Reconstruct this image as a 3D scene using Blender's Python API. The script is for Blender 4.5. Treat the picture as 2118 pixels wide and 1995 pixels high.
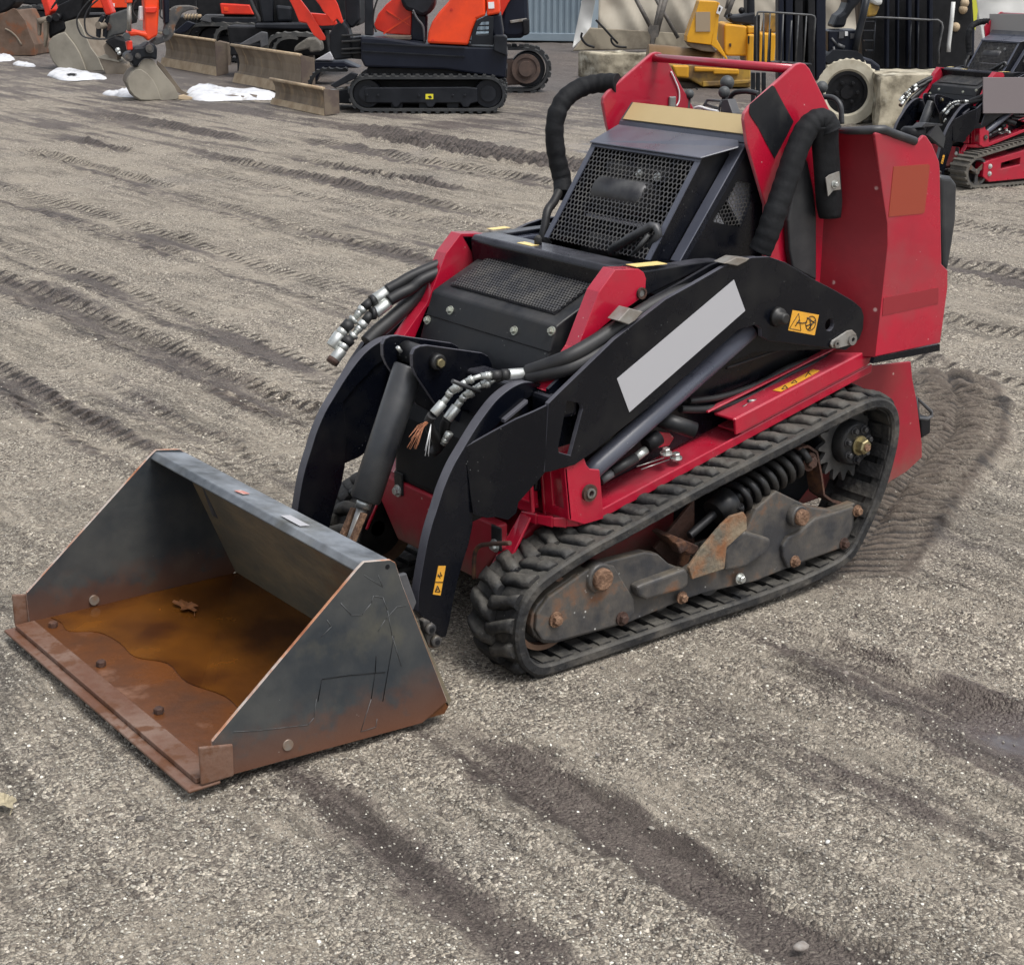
import bpy, bmesh, math, random
import numpy as np
from mathutils import Vector, Matrix, noise as mnoise
from mathutils.geometry import tessellate_polygon
random.seed(7); np.random.seed(7)
for o in list(bpy.data.objects): bpy.data.objects.remove(o)
SC = bpy.context.scene
COL = SC.collection

# ------------------------------------------------------------------ camera
F_PX, CX, CY = 3406.956, 1059.0, 997.5                   # focal length in pixels of the 2118 px wide picture
PIT, YAW = math.radians(18.1142), math.radians(36.8037)
CAM = Vector((2.75, 3.262, 1.65))
FH = Vector((-math.sin(YAW), -math.cos(YAW), 0)); RT = Vector((FH.y, -FH.x, 0))
FW = FH*math.cos(PIT) + Vector((0, 0, -math.sin(PIT))); UP = RT.cross(FW)
cd = bpy.data.cameras.new('camera'); cam = bpy.data.objects.new('camera', cd); COL.objects.link(cam)
cd.sensor_fit = 'HORIZONTAL'; cd.sensor_width = 36; cd.lens = F_PX/2118*36
cd.clip_start = 0.05; cd.clip_end = 3000
cam.location = CAM; cam.rotation_euler = FW.to_track_quat('-Z', 'Y').to_euler()
SC.camera = cam

# ------------------------------------------------------------------ light: bright overcast sky
SUN_EL, SUN_AZ = math.radians(64), math.radians(102)     # azimuth of the direction towards the sun, from +X
w = bpy.data.worlds.new("World"); SC.world = w; w.use_nodes = True
nt = w.node_tree; nt.nodes.clear()
sky = nt.nodes.new('ShaderNodeTexSky'); sky.sky_type = 'NISHITA'; sky.sun_disc = False
sky.sun_elevation = SUN_EL; sky.sun_rotation = math.pi/2 - SUN_AZ
sky.air_density = 1.0; sky.dust_density = 3.0; sky.ozone_density = 1.0
hs = nt.nodes.new('ShaderNodeHueSaturation'); hs.inputs['Saturation'].default_value = 0.30
bg = nt.nodes.new('ShaderNodeBackground'); bg.inputs['Strength'].default_value = 0.12
ow = nt.nodes.new('ShaderNodeOutputWorld')
nt.links.new(sky.outputs[0], hs.inputs['Color']); nt.links.new(hs.outputs[0], bg.inputs[0]); nt.links.new(bg.outputs[0], ow.inputs[0])
sd = bpy.data.lights.new('sun', 'SUN'); sd.energy = 1.5; sd.angle = math.radians(24); sd.color = (1, .97, .92)
sun = bpy.data.objects.new('sun', sd); COL.objects.link(sun)
sv = Vector((math.cos(SUN_EL)*math.cos(SUN_AZ), math.cos(SUN_EL)*math.sin(SUN_AZ), math.sin(SUN_EL)))
sun.rotation_euler = (-sv).to_track_quat('-Z', 'Y').to_euler(); sun.location = sv*20
SC.view_settings.view_transform = 'Standard'; SC.view_settings.look = 'None'
SC.view_settings.exposure = 0.78; SC.view_settings.gamma = 1; SC.view_settings.use_curve_mapping = False

# ------------------------------------------------------------------ measuring: a pixel of an enlarged view, cast onto a real plane
ZM = {'S':(0,0,1),'Z1':(1080,80,.3521),'Z2':(1480,200,.3204),'Z3':(640,440,.3722),'Z4':(560,640,.4058),'Z5':(1000,700,.4527),
      'Z6':(1350,850,.3018),'B5':(0,880,.4829),'D':(0,0,1.0654),'T1':(0,0,.3521),'T2':(500,0,.3521),'T3':(1100,0,.3018),
      'T4':(1600,0,.2606),'A1':(1060,880,.17103),'A2':(820,900,.26688),'A3':(1380,720,.22133),'A4':(1100,1150,.20121),
      'A5':(1640,740,.27757),'C1':(1360,120,.2012),'C2':(1090,400,.25654),'G1':(0,180,.5533),'G2':(900,1300,.61268),
      'D1':(0,0,.17606),'D2':(180,0,.1509),'D3':(400,0,.18109),'D4':(1380,0,.17103),'D5':(1680,0,.22032),'D6':(640,560,.21127)}
def ray(z, p):
    o = ZM[z]; x = o[0]+p[0]*o[2]; y = o[1]+p[1]*o[2]
    return FW*F_PX + RT*(x-CX) - UP*(y-CY)
def on(z, p, ax, v):
    d = ray(z, p); return CAM + d*((v-CAM[ax])/d[ax])
def PX(z, pts, v): return [on(z, p, 0, v) for p in pts]
def PY(z, pts, v): return [on(z, p, 1, v) for p in pts]
def PZ(z, pts, v): return [on(z, p, 2, v) for p in pts]
class Frame:
    """vertical plane through two points of the ground: u along it, v away from the camera, z up"""
    def __init__(s, z, a, b, g=0.0):
        s.o = on(z, a, 2, g); q = on(z, b, 2, g)
        s.u = (q-s.o).normalized(); s.len = (q-s.o).length
        s.v = Vector((-s.u.y, s.u.x, 0))
        if s.v.dot(s.o-CAM) < 0: s.v = -s.v
        s.g = g
    def P(s, u, v, z): return s.o + s.u*u + s.v*v + Vector((0, 0, z))
    def T(s, z, pts, v=0.0):
        c = s.o + s.v*v; out = []
        for p in pts:
            d = ray(z, p); out.append(CAM + d*((c-CAM).dot(s.v)/d.dot(s.v)))
        return out

# ------------------------------------------------------------------ materials
def nd(n, t, x=0, y=0): return n.nodes.new(t)
def M(name, c1, c2=None, scale=6, lo=.4, hi=.65, rough=.5, rough2=None, metal=0, bump=0, bscale=60, detail=6,
      speck=None, spec=.5, c3=None, scale3=2, lo3=.5, hi3=.6, low=None, up=None, coord='Object', stretch=None, coat=0):
    m = bpy.data.materials.new(name); m.use_nodes = True; t = m.node_tree; L = t.links.new
    b = t.nodes['Principled BSDF']; b.inputs['Metallic'].default_value = metal; b.inputs['Roughness'].default_value = rough
    b.inputs['Specular IOR Level'].default_value = spec; b.inputs['Coat Weight'].default_value = coat
    tc = nd(t, 'ShaderNodeTexCoord'); co = tc.outputs[coord]
    if stretch:
        mp = nd(t, 'ShaderNodeMapping'); mp.inputs['Scale'].default_value = stretch; L(co, mp.inputs[0]); cs = mp.outputs[0]
    else: cs = co
    def nz(sc, l, h, d=detail, src=None):
        n = nd(t, 'ShaderNodeTexNoise'); n.inputs['Scale'].default_value = sc; n.inputs['Detail'].default_value = d
        n.inputs['Roughness'].default_value = .62; L(src or cs, n.inputs['Vector'])
        r = nd(t, 'ShaderNodeMapRange'); r.inputs[1].default_value = l; r.inputs[2].default_value = h; L(n.outputs[0], r.inputs[0]); return r.outputs[0]
    def mix(f, a, bb):
        x = nd(t, 'ShaderNodeMix'); x.data_type = 'RGBA'; L(f, x.inputs[0])
        if isinstance(a, tuple): x.inputs[6].default_value = (*a, 1)
        else: L(a, x.inputs[6])
        if isinstance(bb, tuple): x.inputs[7].default_value = (*bb, 1)
        else: L(bb, x.inputs[7])
        return x.outputs[2]
    def mth(op, a, bb):
        x = nd(t, 'ShaderNodeMath'); x.operation = op; x.use_clamp = True
        for i, q in enumerate((a, bb)):
            if isinstance(q, (int, float)): x.inputs[i].default_value = q
            else: L(q, x.inputs[i])
        return x.outputs[0]
    col = None
    if c2:
        f = nz(scale, lo, hi); col = mix(f, c1, c2)
        if rough2 is not None:
            rr = nd(t, 'ShaderNodeMapRange'); rr.inputs[3].default_value = rough; rr.inputs[4].default_value = rough2; L(f, rr.inputs[0]); L(rr.outputs[0], b.inputs['Roughness'])
    else: b.inputs['Base Color'].default_value = (*c1, 1)
    if c3: col = mix(nz(scale3, lo3, hi3), col or c1, c3)
    if low:      # (colour, z0, z1, noise amount): rust or mud creeping up from below
        sx = nd(t, 'ShaderNodeSeparateXYZ'); L(co, sx.inputs[0])
        r = nd(t, 'ShaderNodeMapRange'); r.inputs[1].default_value = low[2]; r.inputs[2].default_value = low[1]; L(sx.outputs[2], r.inputs[0])
        n = nz(17, .3, .7, 12); a = mth('MULTIPLY', n, low[3]); s = mth('ADD', r.outputs[0], a); s = mth('SUBTRACT', s, low[3]*.5)
        s2 = mth('MULTIPLY', s, r.outputs[0]); s3 = mth('MULTIPLY', s2, 2.4); col = mix(s3, col or c1, low[0])
    if up:       # faces that look up painted lighter: dust, and sky sheen on some paints
        g = nd(t, 'ShaderNodeNewGeometry'); sx = nd(t, 'ShaderNodeSeparateXYZ'); L(g.outputs['Normal'], sx.inputs[0])
        r = nd(t, 'ShaderNodeMapRange'); r.inputs[1].default_value = .3; r.inputs[2].default_value = .95; L(sx.outputs[2], r.inputs[0])
        s = mth('MULTIPLY', r.outputs[0], nz(up[1], .35, .65)); s = mth('MULTIPLY', s, up[2]); col = mix(s, col or c1, up[0])
    if speck:
        v = nd(t, 'ShaderNodeTexVoronoi'); v.inputs['Scale'].default_value = speck[1]; L(co, v.inputs['Vector'])
        r = nd(t, 'ShaderNodeMapRange'); r.inputs[1].default_value = speck[2]; r.inputs[2].default_value = speck[2]*.6; L(v.outputs['Distance'], r.inputs[0])
        n = nz(11, .58, .64, 2, co); s = mth('MULTIPLY', r.outputs[0], n); col = mix(s, col or c1, speck[0])
    if col: L(col, b.inputs['Base Color'])
    if bump:
        n = nd(t, 'ShaderNodeTexNoise'); n.inputs['Scale'].default_value = bscale; n.inputs['Detail'].default_value = 5; L(cs, n.inputs['Vector'])
        bp = nd(t, 'ShaderNodeBump'); bp.inputs['Strength'].default_value = bump; bp.inputs['Distance'].default_value = .01
        L(n.outputs[0], bp.inputs['Height']); L(bp.outputs[0], b.inputs['Normal'])
    return m
RUST = (.13, .04, .014); MUD = (.17, .14, .105)
m_red = M('red_paint', (.42, .007, .030), (.32, .005, .023), 3, rough=.22, rough2=.4, speck=((.55, .38, .36), 60, .12), up=((.48, .12, .15), 5, .4), bump=.06, bscale=14, coat=.5, c3=(.23, .05, .055), scale3=4, lo3=.52, hi3=.85, detail=12)  # up tint paints a pink sky sheen on upward faces
m_reddirty = M('dusty_red_paint', (.31, .008, .024), (.25, .02, .024), 5, rough=.42, rough2=.65, speck=((.5, .35, .3), 40, .2), low=((.16, .09, .07), .05, .30, .5), bump=.06, bscale=30)
m_black = M('black_paint', (.0022, .0030, .0060), (.0045, .0050, .0075), 5, rough=.20, rough2=.38, spec=.32, speck=((.14, .14, .14), 70, .10), up=((.085, .085, .10), 6, .75), bump=.05, bscale=16, c3=(.014, .014, .014), scale3=5, lo3=.50, hi3=.8, detail=12)
m_blackd = M('dusty_black_paint', (.0085, .0095, .012), (.030, .029, .028), 7, lo=.45, hi=.75, rough=.42, rough2=.7, spec=.35, speck=((.28, .28, .27), 70, .14), up=((.085, .082, .08), 5, .6), bump=.08, bscale=40)
m_hood = M('skylit_hood_black', (.050, .055, .076), (.070, .076, .10), 3, rough=.24, rough2=.42, spec=.6, up=((.15, .155, .185), 3, .55), speck=((.25, .25, .25), 80, .08), bump=.02)  # the black paint made lighter and bluer, sky reflection put into its colour
m_mesh = M('mesh_steel', (.050, .050, .054), (.105, .10, .092), 20, rough=.45, metal=.2)
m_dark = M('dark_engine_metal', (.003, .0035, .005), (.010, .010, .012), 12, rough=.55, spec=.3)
m_engine = M('engine_casting', (.03, .03, .034), (.09, .09, .09), 10, rough=.4, rough2=.6, metal=.4)
m_bright = M('bright_sheet_metal', (.55, .56, .60), (.30, .30, .36), 9, rough=.3, metal=.5)
m_rubber = M('rubber', (.014, .0145, .016), (.040, .038, .036), 12, lo=.42, hi=.72, rough=.62, rough2=.85, spec=.35, up=((.10, .094, .082), 11, .9), bump=.5, bscale=55, c3=(.11, .10, .086), scale3=9, lo3=.48, hi3=.72, detail=10, speck=((.35, .33, .30), 90, .10))
m_sleeve = M('woven_sleeve', (.004, .0045, .006), (.009, .010, .012), 25, rough=.75, bump=.5, bscale=22, spec=.3)
m_hose = M('black_hose', (.012, .012, .014), (.02, .02, .02), 20, rough=.55)
m_foam = M('black_grip', (.02, .021, .024), (.035, .036, .038), 20, rough=.45, up=((.10, .10, .11), 12, .5))
m_zinc = M('zinc_fitting', (.62, .64, .62), (.42, .43, .41), 40, rough=.32, rough2=.5, metal=.75)
m_steel = M('bare_steel', (.35, .35, .34), (.20, .18, .16), 30, rough=.35, rough2=.6, metal=.8)
m_brass = M('yellow_zinc', (.36, .31, .17), (.22, .18, .10), 40, rough=.4, metal=.7)
m_rustbolt = M('rusty_bolt', (.11, .058, .034), (.24, .14, .085), 60, rough=.8, bump=.6, bscale=120)
m_rust = M('rust', (.075, .034, .022), (.035, .02, .016), 16, rough=.75, bump=.4, bscale=90, c3=(.15, .065, .03), scale3=10, lo3=.55, hi3=.68)
m_frame = M('worn_frame', (.036, .037, .041), (.100, .088, .074), 9, rough=.42, rough2=.7, c3=(.15, .070, .035), scale3=9, lo3=.56, hi3=.68, speck=((.5, .5, .48), 50, .16), bump=.2, bscale=50, up=((.13, .11, .08), 12, .7))
m_frametri = M('muddy_rust_plate', (.21, .165, .11), (.20, .085, .035), 14, rough=.8, c3=(.12, .105, .08), scale3=9, bump=.5, bscale=80)
m_spring = M('oily_spring', (.008, .008, .010), (.02, .019, .017), 18, rough=.35, rough2=.6)
m_decal = M('grey_decal', (.40, .40, .42), rough=.4)
m_cream = M('cream_decal', (.50, .385, .20), (.45, .34, .17), 3, rough=.4)
m_orangedecal = M('faded_orange_decal', (.28, .045, .022), rough=.4)
m_reddecal = M('faded_red_decal', (.25, .018, .026), rough=.4)
m_yellow = M('yellow_sticker', (.72, .36, .035), (.62, .30, .04), 30, rough=.4)
m_paleyellow = M('pale_yellow_sticker', (.78, .60, .24), rough=.4)
m_ink = M('sticker_ink', (.015, .012, .01), rough=.5)
m_white = M('white_label', (.75, .75, .75), rough=.5)
m_knob = M('grey_knob', (.055, .06, .062), rough=.55, bump=.15, bscale=200)
m_grey = M('grey_plastic', (.055, .058, .064), (.085, .085, .09), 8, rough=.5)
m_orangewire = M('orange_strand', (.40, .16, .08), rough=.6)
m_bucket = M('worn_bucket_steel', (.030, .036, .042), (.060, .062, .060), 5, rough=.34, rough2=.55, low=((.115, .046, .024), .0, .165, 1.1), c3=(.085, .082, .065), scale3=3.4, lo3=.54, hi3=.68, speck=((.35, .35, .33), 60, .07), bump=.16, bscale=26, detail=12, up=((.26, .285, .32), 8, .8))  # up tint paints the sky reflection on the top lip
m_bfloor = M('wet_rusty_floor', (.13, .044, .012), (.060, .024, .010), 4, rough=.22, rough2=.5, c3=(.20, .10, .06), scale3=6, lo3=.58, hi3=.7, bump=.1, bscale=60)
m_bedge = M('scuffed_rusty_edge', (.125, .056, .032), (.20, .135, .105), 7, rough=.45, rough2=.65, c3=(.11, .045, .02), scale3=14, bump=.2, bscale=60)
m_bback = M('worn_bucket_back', (.12, .108, .080), (.21, .165, .10), 6, rough=.6, c3=(.12, .05, .02), scale3=4, lo3=.52, hi3=.75, bump=.2, bscale=40, stretch=(1.4, .7, 1.4))

# ------------------------------------------------------------------ mesh building
class MB:
    def __init__(s): s.v = []; s.f = []; s.m = []; s.sm = []
    def add(s, vs, fs, mi=0, smooth=False):
        o = len(s.v); s.v += [tuple(p) for p in vs]
        for f in fs: s.f.append([i+o for i in f]); s.m.append(mi); s.sm.append(smooth)
        return s
    def prism(s, pts, vec, holes=None, mi=0, mside=None):
        vec = Vector(vec); pts = [Vector(p) for p in pts]; ms = mi if mside is None else mside
        loops = [pts] + [[Vector(p) for p in h] for h in (holes or [])]
        allp = [p for l in loops for p in l]; n = len(allp)
        if holes: caps = [list(t) for t in tessellate_polygon(loops)]
        else: caps = [list(range(n))]
        s.add(allp + [p+vec for p in allp], caps + [[i+n for i in reversed(c)] for c in caps], mi)
        o = len(s.v) - 2*n; k = 0
        for l in loops:
            c = len(l)
            for i in range(c):
                a = k+i; b = k+(i+1) % c; s.f.append([o+a, o+b, o+b+n, o+a+n]); s.m.append(ms); s.sm.append(False)
            k += c
        return s
    def box(s, a, b, mi=0):
        (x0, y0, z0), (x1, y1, z1) = a, b
        return s.prism([(x0, y0, z0), (x1, y0, z0), (x1, y1, z0), (x0, y1, z0)], (0, 0, z1-z0), mi=mi)
    def obox(s, c, ex, ey, ez, mi=0):     # centre and three half vectors
        c, ex, ey, ez = map(Vector, (c, ex, ey, ez))
        return s.prism([c-ex-ey-ez, c+ex-ey-ez, c+ex+ey-ez, c-ex+ey-ez], ez*2, mi=mi)
    def tube(s, path, r, n=12, mi=0, closed=False, flat=1.0, cap=True):
        P = [Vector(p) for p in path]; k = len(P); R = r if isinstance(r, (list, tuple)) else [r]*k
        vs = []; up = None
        for i, p in enumerate(P):
            a = P[(i-1) % k] if (closed or i > 0) else P[i]; b = P[(i+1) % k] if (closed or i < k-1) else P[i]
            t = (b-a).normalized()
            if up is None: up = t.orthogonal().normalized()
            up = (up - t*up.dot(t)).normalized(); sd = t.cross(up)
            for j in range(n):
                q = 2*math.pi*j/n; vs.append(p + up*(math.cos(q)*R[i]) + sd*(math.sin(q)*R[i]*flat))
        fs = []
        for i in range(k if closed else k-1):
            for j in range(n): fs.append([i*n+j, i*n+(j+1) % n, ((i+1) % k)*n+(j+1) % n, ((i+1) % k)*n+j])
        s.add(vs, fs, mi, True)
        if not closed and cap:
            o = len(s.v)-k*n
            s.f.append([o+j for j in range(n)][::-1]); s.m.append(mi); s.sm.append(False)
            s.f.append([o+(k-1)*n+j for j in range(n)]); s.m.append(mi); s.sm.append(False)
        return s
    def cyl(s, a, b, r, n=20, mi=0, r2=None): return s.tube([a, b], [r, r if r2 is None else r2], n, mi)
    def ring(s, a, b, ro, ri, n=28, mi=0):
        a, b = Vector(a), Vector(b); t = (b-a).normalized(); u = t.orthogonal().normalized(); w_ = t.cross(u)
        vs = []
        for (c, r) in ((a, ro), (b, ro), (b, ri), (a, ri)):
            for j in range(n):
                q = 2*math.pi*j/n; vs.append(c+u*math.cos(q)*r+w_*math.sin(q)*r)
        fs = [[i*n+j, i*n+(j+1) % n, ((i+1) % 4)*n+(j+1) % n, ((i+1) % 4)*n+j] for i in range(4) for j in range(n)]
        return s.add(vs, fs, mi, False)
    def sphere(s, c, r, n=16, m=10, mi=0, sc=(1, 1, 1)):
        c = Vector(c); vs = [c+Vector((0, 0, r*sc[2]))]
        for i in range(1, m):
            for j in range(n):
                a = math.pi*i/m; q = 2*math.pi*j/n
                vs.append(c+Vector((math.sin(a)*math.cos(q)*r*sc[0], math.sin(a)*math.sin(q)*r*sc[1], math.cos(a)*r*sc[2])))
        vs.append(c-Vector((0, 0, r*sc[2]))); l = len(vs)-1
        fs = [[0, 1+j, 1+(j+1) % n] for j in range(n)]
        for i in range(m-2):
            for j in range(n): fs.append([1+i*n+j, 1+(i+1)*n+j, 1+(i+1)*n+(j+1) % n, 1+i*n+(j+1) % n])
        fs += [[l, 1+(m-2)*n+(j+1) % n, 1+(m-2)*n+j] for j in range(n)]
        return s.add(vs, fs, mi, True)
    def bolt(s, p, d, r=.011, h=.010, washer=True, mi=0):
        p = Vector(p); d = Vector(d).normalized()
        if washer: s.cyl(p-d*.001, p+d*h*.3, r*1.5, 14, mi); p = p+d*h*.3
        s.tube([p, p+d*h*.85, p+d*h], [r, r, r*.82], 6, mi)
        for i in range(len(s.sm)-20, len(s.sm)): s.sm[i] = False
        return s
    def hexgrid(s, o, eu, ev, nu, nv, pitch, wall, inside=None, mi=0, rot=0):
        o, eu, ev = Vector(o), Vector(eu), Vector(ev)      # unit axes; cells counted in u and v
        R = pitch/math.sqrt(3)
        for j in range(nv):
            for i in range(nu):
                cx = (i+.5*(j % 2)+.5)*pitch; cy = (j*1.5+1)*R
                if inside and not inside(cx, cy): continue
                vs = []
                for rr in (R*1.001, R-wall/2*1.1547):
                    for k in range(6):
                        a = math.pi/6+k*math.pi/3; vs.append(o+eu*(cx+math.cos(a)*rr)+ev*(cy+math.sin(a)*rr))
                s.add(vs, [[k, (k+1) % 6, 6+(k+1) % 6, 6+k] for k in range(6)], mi)
        return s
    def loft(s, rings, mi=0, smooth=False, closed=False, caps=True):
        n = len(rings[0]); o = len(s.v); k = len(rings)
        vs = [p for r in rings for p in r]
        fs = [[i*n+j, i*n+(j+1) % n, ((i+1) % k)*n+(j+1) % n, ((i+1) % k)*n+j] for i in range(k if closed else k-1) for j in range(n)]
        s.add(vs, fs, mi, smooth)
        if caps and not closed:
            s.f.append([o+j for j in range(n)][::-1]); s.m.append(mi); s.sm.append(False)
            s.f.append([o+(k-1)*n+j for j in range(n)]); s.m.append(mi); s.sm.append(False)
        return s
    def build(s, name, mats, parent=None, bevel=0, seg=2, solid=0, flip_y=False, **props):
        me = bpy.data.meshes.new(name)
        off = Vector((0, 0, 0))
        if parent is not None:
            q = parent
            while q is not None: off += q.location; q = q.parent
        vs = [(x-off.x, (-y if flip_y else y)-off.y, z-off.z) for x, y, z in s.v]
        me.from_pydata(vs, [], s.f)
        if not isinstance(mats, (list, tuple)): mats = [mats]
        for m in mats: me.materials.append(m)
        me.polygons.foreach_set('material_index', s.m); me.polygons.foreach_set('use_smooth', s.sm)
        bm = bmesh.new(); bm.from_mesh(me); bmesh.ops.recalc_face_normals(bm, faces=bm.faces); bm.to_mesh(me); bm.free()
        o = bpy.data.objects.new(name, me); COL.objects.link(o)
        if parent is not None: o.parent = parent
        if bevel:
            b = o.modifiers.new('bevel', 'BEVEL'); b.width = bevel; b.segments = seg; b.limit_method = 'ANGLE'; b.angle_limit = math.radians(35)
        if solid:
            b = o.modifiers.new('solid', 'SOLIDIFY'); b.thickness = solid
        for k_, v_ in props.items(): o[k_] = v_
        return o
def cr(pts, n=8, closed=False):
    P = [Vector(p) for p in pts]; k = len(P); out = []
    rng = range(k if closed else k-1)
    for i in rng:
        if closed: a, b, c, d = P[(i-1) % k], P[i], P[(i+1) % k], P[(i+2) % k]
        else: a, b, c, d = P[max(i-1, 0)], P[i], P[i+1], P[min(i+2, k-1)]
        for j in range(n):
            t = j/n; out.append(.5*((2*b)+(-a+c)*t+(2*a-5*b+4*c-d)*t*t+(-a+3*b-3*c+d)*t**3))
    if not closed: out.append(P[-1])
    return out
def thing(name, label, cat, loc=(0, 0, 0), group=None):
    o = bpy.data.objects.new(name, None); COL.objects.link(o); o.location = loc; o.empty_display_size = .2
    o['label'] = label; o['category'] = cat
    if group: o['group'] = group
    return o
def tag(o, label, cat, group=None):
    o['label'] = label; o['category'] = cat
    if group: o['group'] = group
    return o
def xz(pts, y): return [Vector((p[0], y, p[1])) for p in pts]
def resample(P, n, closed=True):
    P = [Vector(p) for p in P]
    if closed: P = P+[P[0]]
    L_ = [0]
    for i in range(1, len(P)): L_.append(L_[-1]+(P[i]-P[i-1]).length)
    out = []; j = 0
    for k in range(n if closed else n+1):
        s_ = L_[-1]*k/n
        while j < len(L_)-2 and L_[j+1] < s_: j += 1
        t = (s_-L_[j])/max(1e-9, L_[j+1]-L_[j]); out.append(P[j].lerp(P[j+1], t))
    return out, L_[-1]

# ================================================================== GROUND
def vnoise(x, y, seed=0):
    xi = np.floor(x).astype(np.int64); yi = np.floor(y).astype(np.int64); xf = x-xi; yf = y-yi
    u = xf*xf*xf*(xf*(xf*6-15)+10); v = yf*yf*yf*(yf*(yf*6-15)+10)
    def h(a, b):
        n = (a*374761393+b*668265263+seed*974634777) & 0x7fffffff
        n = ((n ^ (n >> 13))*1274126177) & 0x7fffffff; n = n ^ (n >> 16)
        return (n & 0xffff)/65535.0
    a = h(xi, yi); b = h(xi+1, yi); c = h(xi, yi+1); d = h(xi+1, yi+1)
    return a+(b-a)*u+(c-a)*v+(a-b-c+d)*u*v
def fbm(x, y, o=4, seed=0, g=.5):
    s_ = 0; a = 1; t = 0
    for i in range(o): s_ = s_+a*vnoise(x*2**i, y*2**i, seed+i*17); t += a; a *= g
    return s_/t-.5
TRAIL = [(-.50, .40), (-.85, .24), (-1.15, .08), (-1.45, -.08), (-1.80, -.24), (-2.15, -.50), (-2.55, -.90)]
PUDDLES = [(-.10, 1.55, .16, .42), (-1.55, .55, .13, .35), (-1.15, .80, .10, .25), (-6.4, -7.0, .5, 1.2)]
def ground_fields(x, y):
    n1 = fbm(x/1.3, y/1.6, 4, 1); n2 = fbm(x/.35, y/.45, 4, 5); n3 = fbm(x/.07, y/.07, 3, 9)
    h = .022*n1+.016*n2+.012*n3+.006*fbm(x/.03, y/.03, 2, 13)
    wet = np.clip(.30+1.6*n1+1.0*n2, 0, 1)*.42
    far = np.clip((-x-4.2)/4, 0, 1)
    streak = fbm(x/.10, y/1.1, 4, 31)                 # everything has been dragged along y
    st2 = fbm(x/.032, y/.9, 3, 37); h = h+.016*streak*(1+far)+.007*st2; wet = wet+np.clip(streak*2.0, -.2, .6)*.55-np.clip(st2*1.2, -.15, .3)*.3
    wob = .10*fbm(y/1.1, x*0+3.3, 3, 21)
    trd = np.zeros(x.shape)
    def rut(xc, wd, dep, y0, y1, tread=.0, wet_=.6, rim=.4, period=.06, fade=.35):
        nonlocal h, wet, trd
        d = (x-(xc+wob+.04*fbm(y/.4, x*0+xc, 2, 77)))/wd
        m = 1/(1+np.exp(-(y-y0)/fade))*1/(1+np.exp((y-y1)/fade))
        m = m*np.clip(.9+.8*fbm(y/.8, x*0+xc*3, 3, 41), .3, 1.2)
        d = d+.5*n2+.55*n3; core = np.exp(-d**4)
        edge = np.exp(-((np.abs(d)-1.15)/.35)**2)*(.6+1.6*np.abs(n2)+1.0*n3)
        h = h-dep*core*m+dep*rim*edge*m
        if tread:
            tr = np.maximum(0, np.sin(2*np.pi*(y+.25*x)/period+3*n2))**1.5
            h = h+tread*tr*np.exp(-((np.abs(d)-.8)/.45)**2)*m; trd = np.maximum(trd, np.exp(-((np.abs(d)-.85)/.42)**2)*m*min(1, tread/.008))
        wet = wet+wet_*np.exp(-(d*.95)**4)*m
        wet = wet+.25*np.exp(-((np.abs(d)-1.1)/.3)**2)*m*(tread > 0)
    rut(.87, .085, .020, .35, 2.2, 0, .95); rut(-.08, .10, .024, .35, 2.6, 0, .85, .8)
    rut(.30, .13, .014, .45, 1.5, 0, .50); rut(1.27, .085, .014, .75, 2.4, 0, .85)
    rut(-.13, .10, .022, -9, -1.2, .014, .55, .7, .075); rut(-.50, .09, .014, -7, -2.2, .010, .45, .7, .07)
    rut(.57, .08, .018, -5, -1.7, .012, .5, .7, .07); rut(-1.35, .16, .020, -9, -3.4, .008, .5, .6, .09)
    rut(-2.2, .12, .012, -9, -2.5, .006, .35, .6, .09); rut(-2.9, .10, .012, -9, -3.5, .006, .4, .6, .09)
    rut(-3.4, .10, .026, -9.5, -5.0, .014, .55, 1.0, .09); rut(-4.15, .11, .032, -13, -9.8, .02, .65, 1.1, .10)
    rut(-4.6, .14, .028, -9.8, -5.5, .012, .55, 1.0, .10); rut(-5.2, .10, .050, -9.6, -5.4, .006, .85, 1.2, .12, .15); rut(-5.6, .10, .036, -10.5, -5.2, .006, .75, 1.2, .12, .15)
    rut(-3.9, .09, .036, -8.4, -6.4, .008, .7, 1.2, .12, .15); rut(-3.0, .07, .03, -10.8, -9.9, .02, .65, 1.2, .12, .1); rut(-2.35, .09, .026, -10.4, -7.6, .015, .5, 1.1, .12, .2)
    rut(-2.6, .10, .022, -2.0, 1.5, .010, .6, .9, .08); rut(-3.3, .12, .026, -1.8, 1.5, .010, .6, .9, .08); rut(-4.4, .18, .03, -3.2, 1.0, .01, .5, .9, .1); rut(-1.75, .12, .010, .35, 2.2, .0, .5, .9, .08)
    rs = np.random.RandomState(12)
    for k in range(26):
        xc = rs.uniform(-8.5, 1.3); y0 = rs.uniform(-14, -1.5) if xc > -1.3 else rs.uniform(-14, 1.0); ln = rs.uniform(1.5, 6); y1 = min(y0+ln, -1.2 if xc > -1.2 else 2.5)
        if y1-y0 > .8: rut(xc, rs.uniform(.035, .09)*(1+max(0, -xc-2)*.12), rs.uniform(.007, .016)*(1+max(0, -xc-3)*.15), y0, y1, rs.uniform(.004, .010), rs.uniform(.15, .45), .9, rs.uniform(.05, .1), .4)
    for xc, y0, y1 in ((.72, .7, 1.9), (1.08, .9, 2.2), (.05, 1.0, 2.6), (-.5, .8, 2.6), (1.55, .6, 2.2), (-.95, .5, 2.2)): rut(xc, .045, .006, y0, y1, 0, .22, .8, .06, .3)
    # heaped chevrons where the rubber track slewed round behind the machine
    P = np.array(TRAIL); best = np.full(x.shape, 9.0); sb = np.zeros(x.shape); acc = 0
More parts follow.
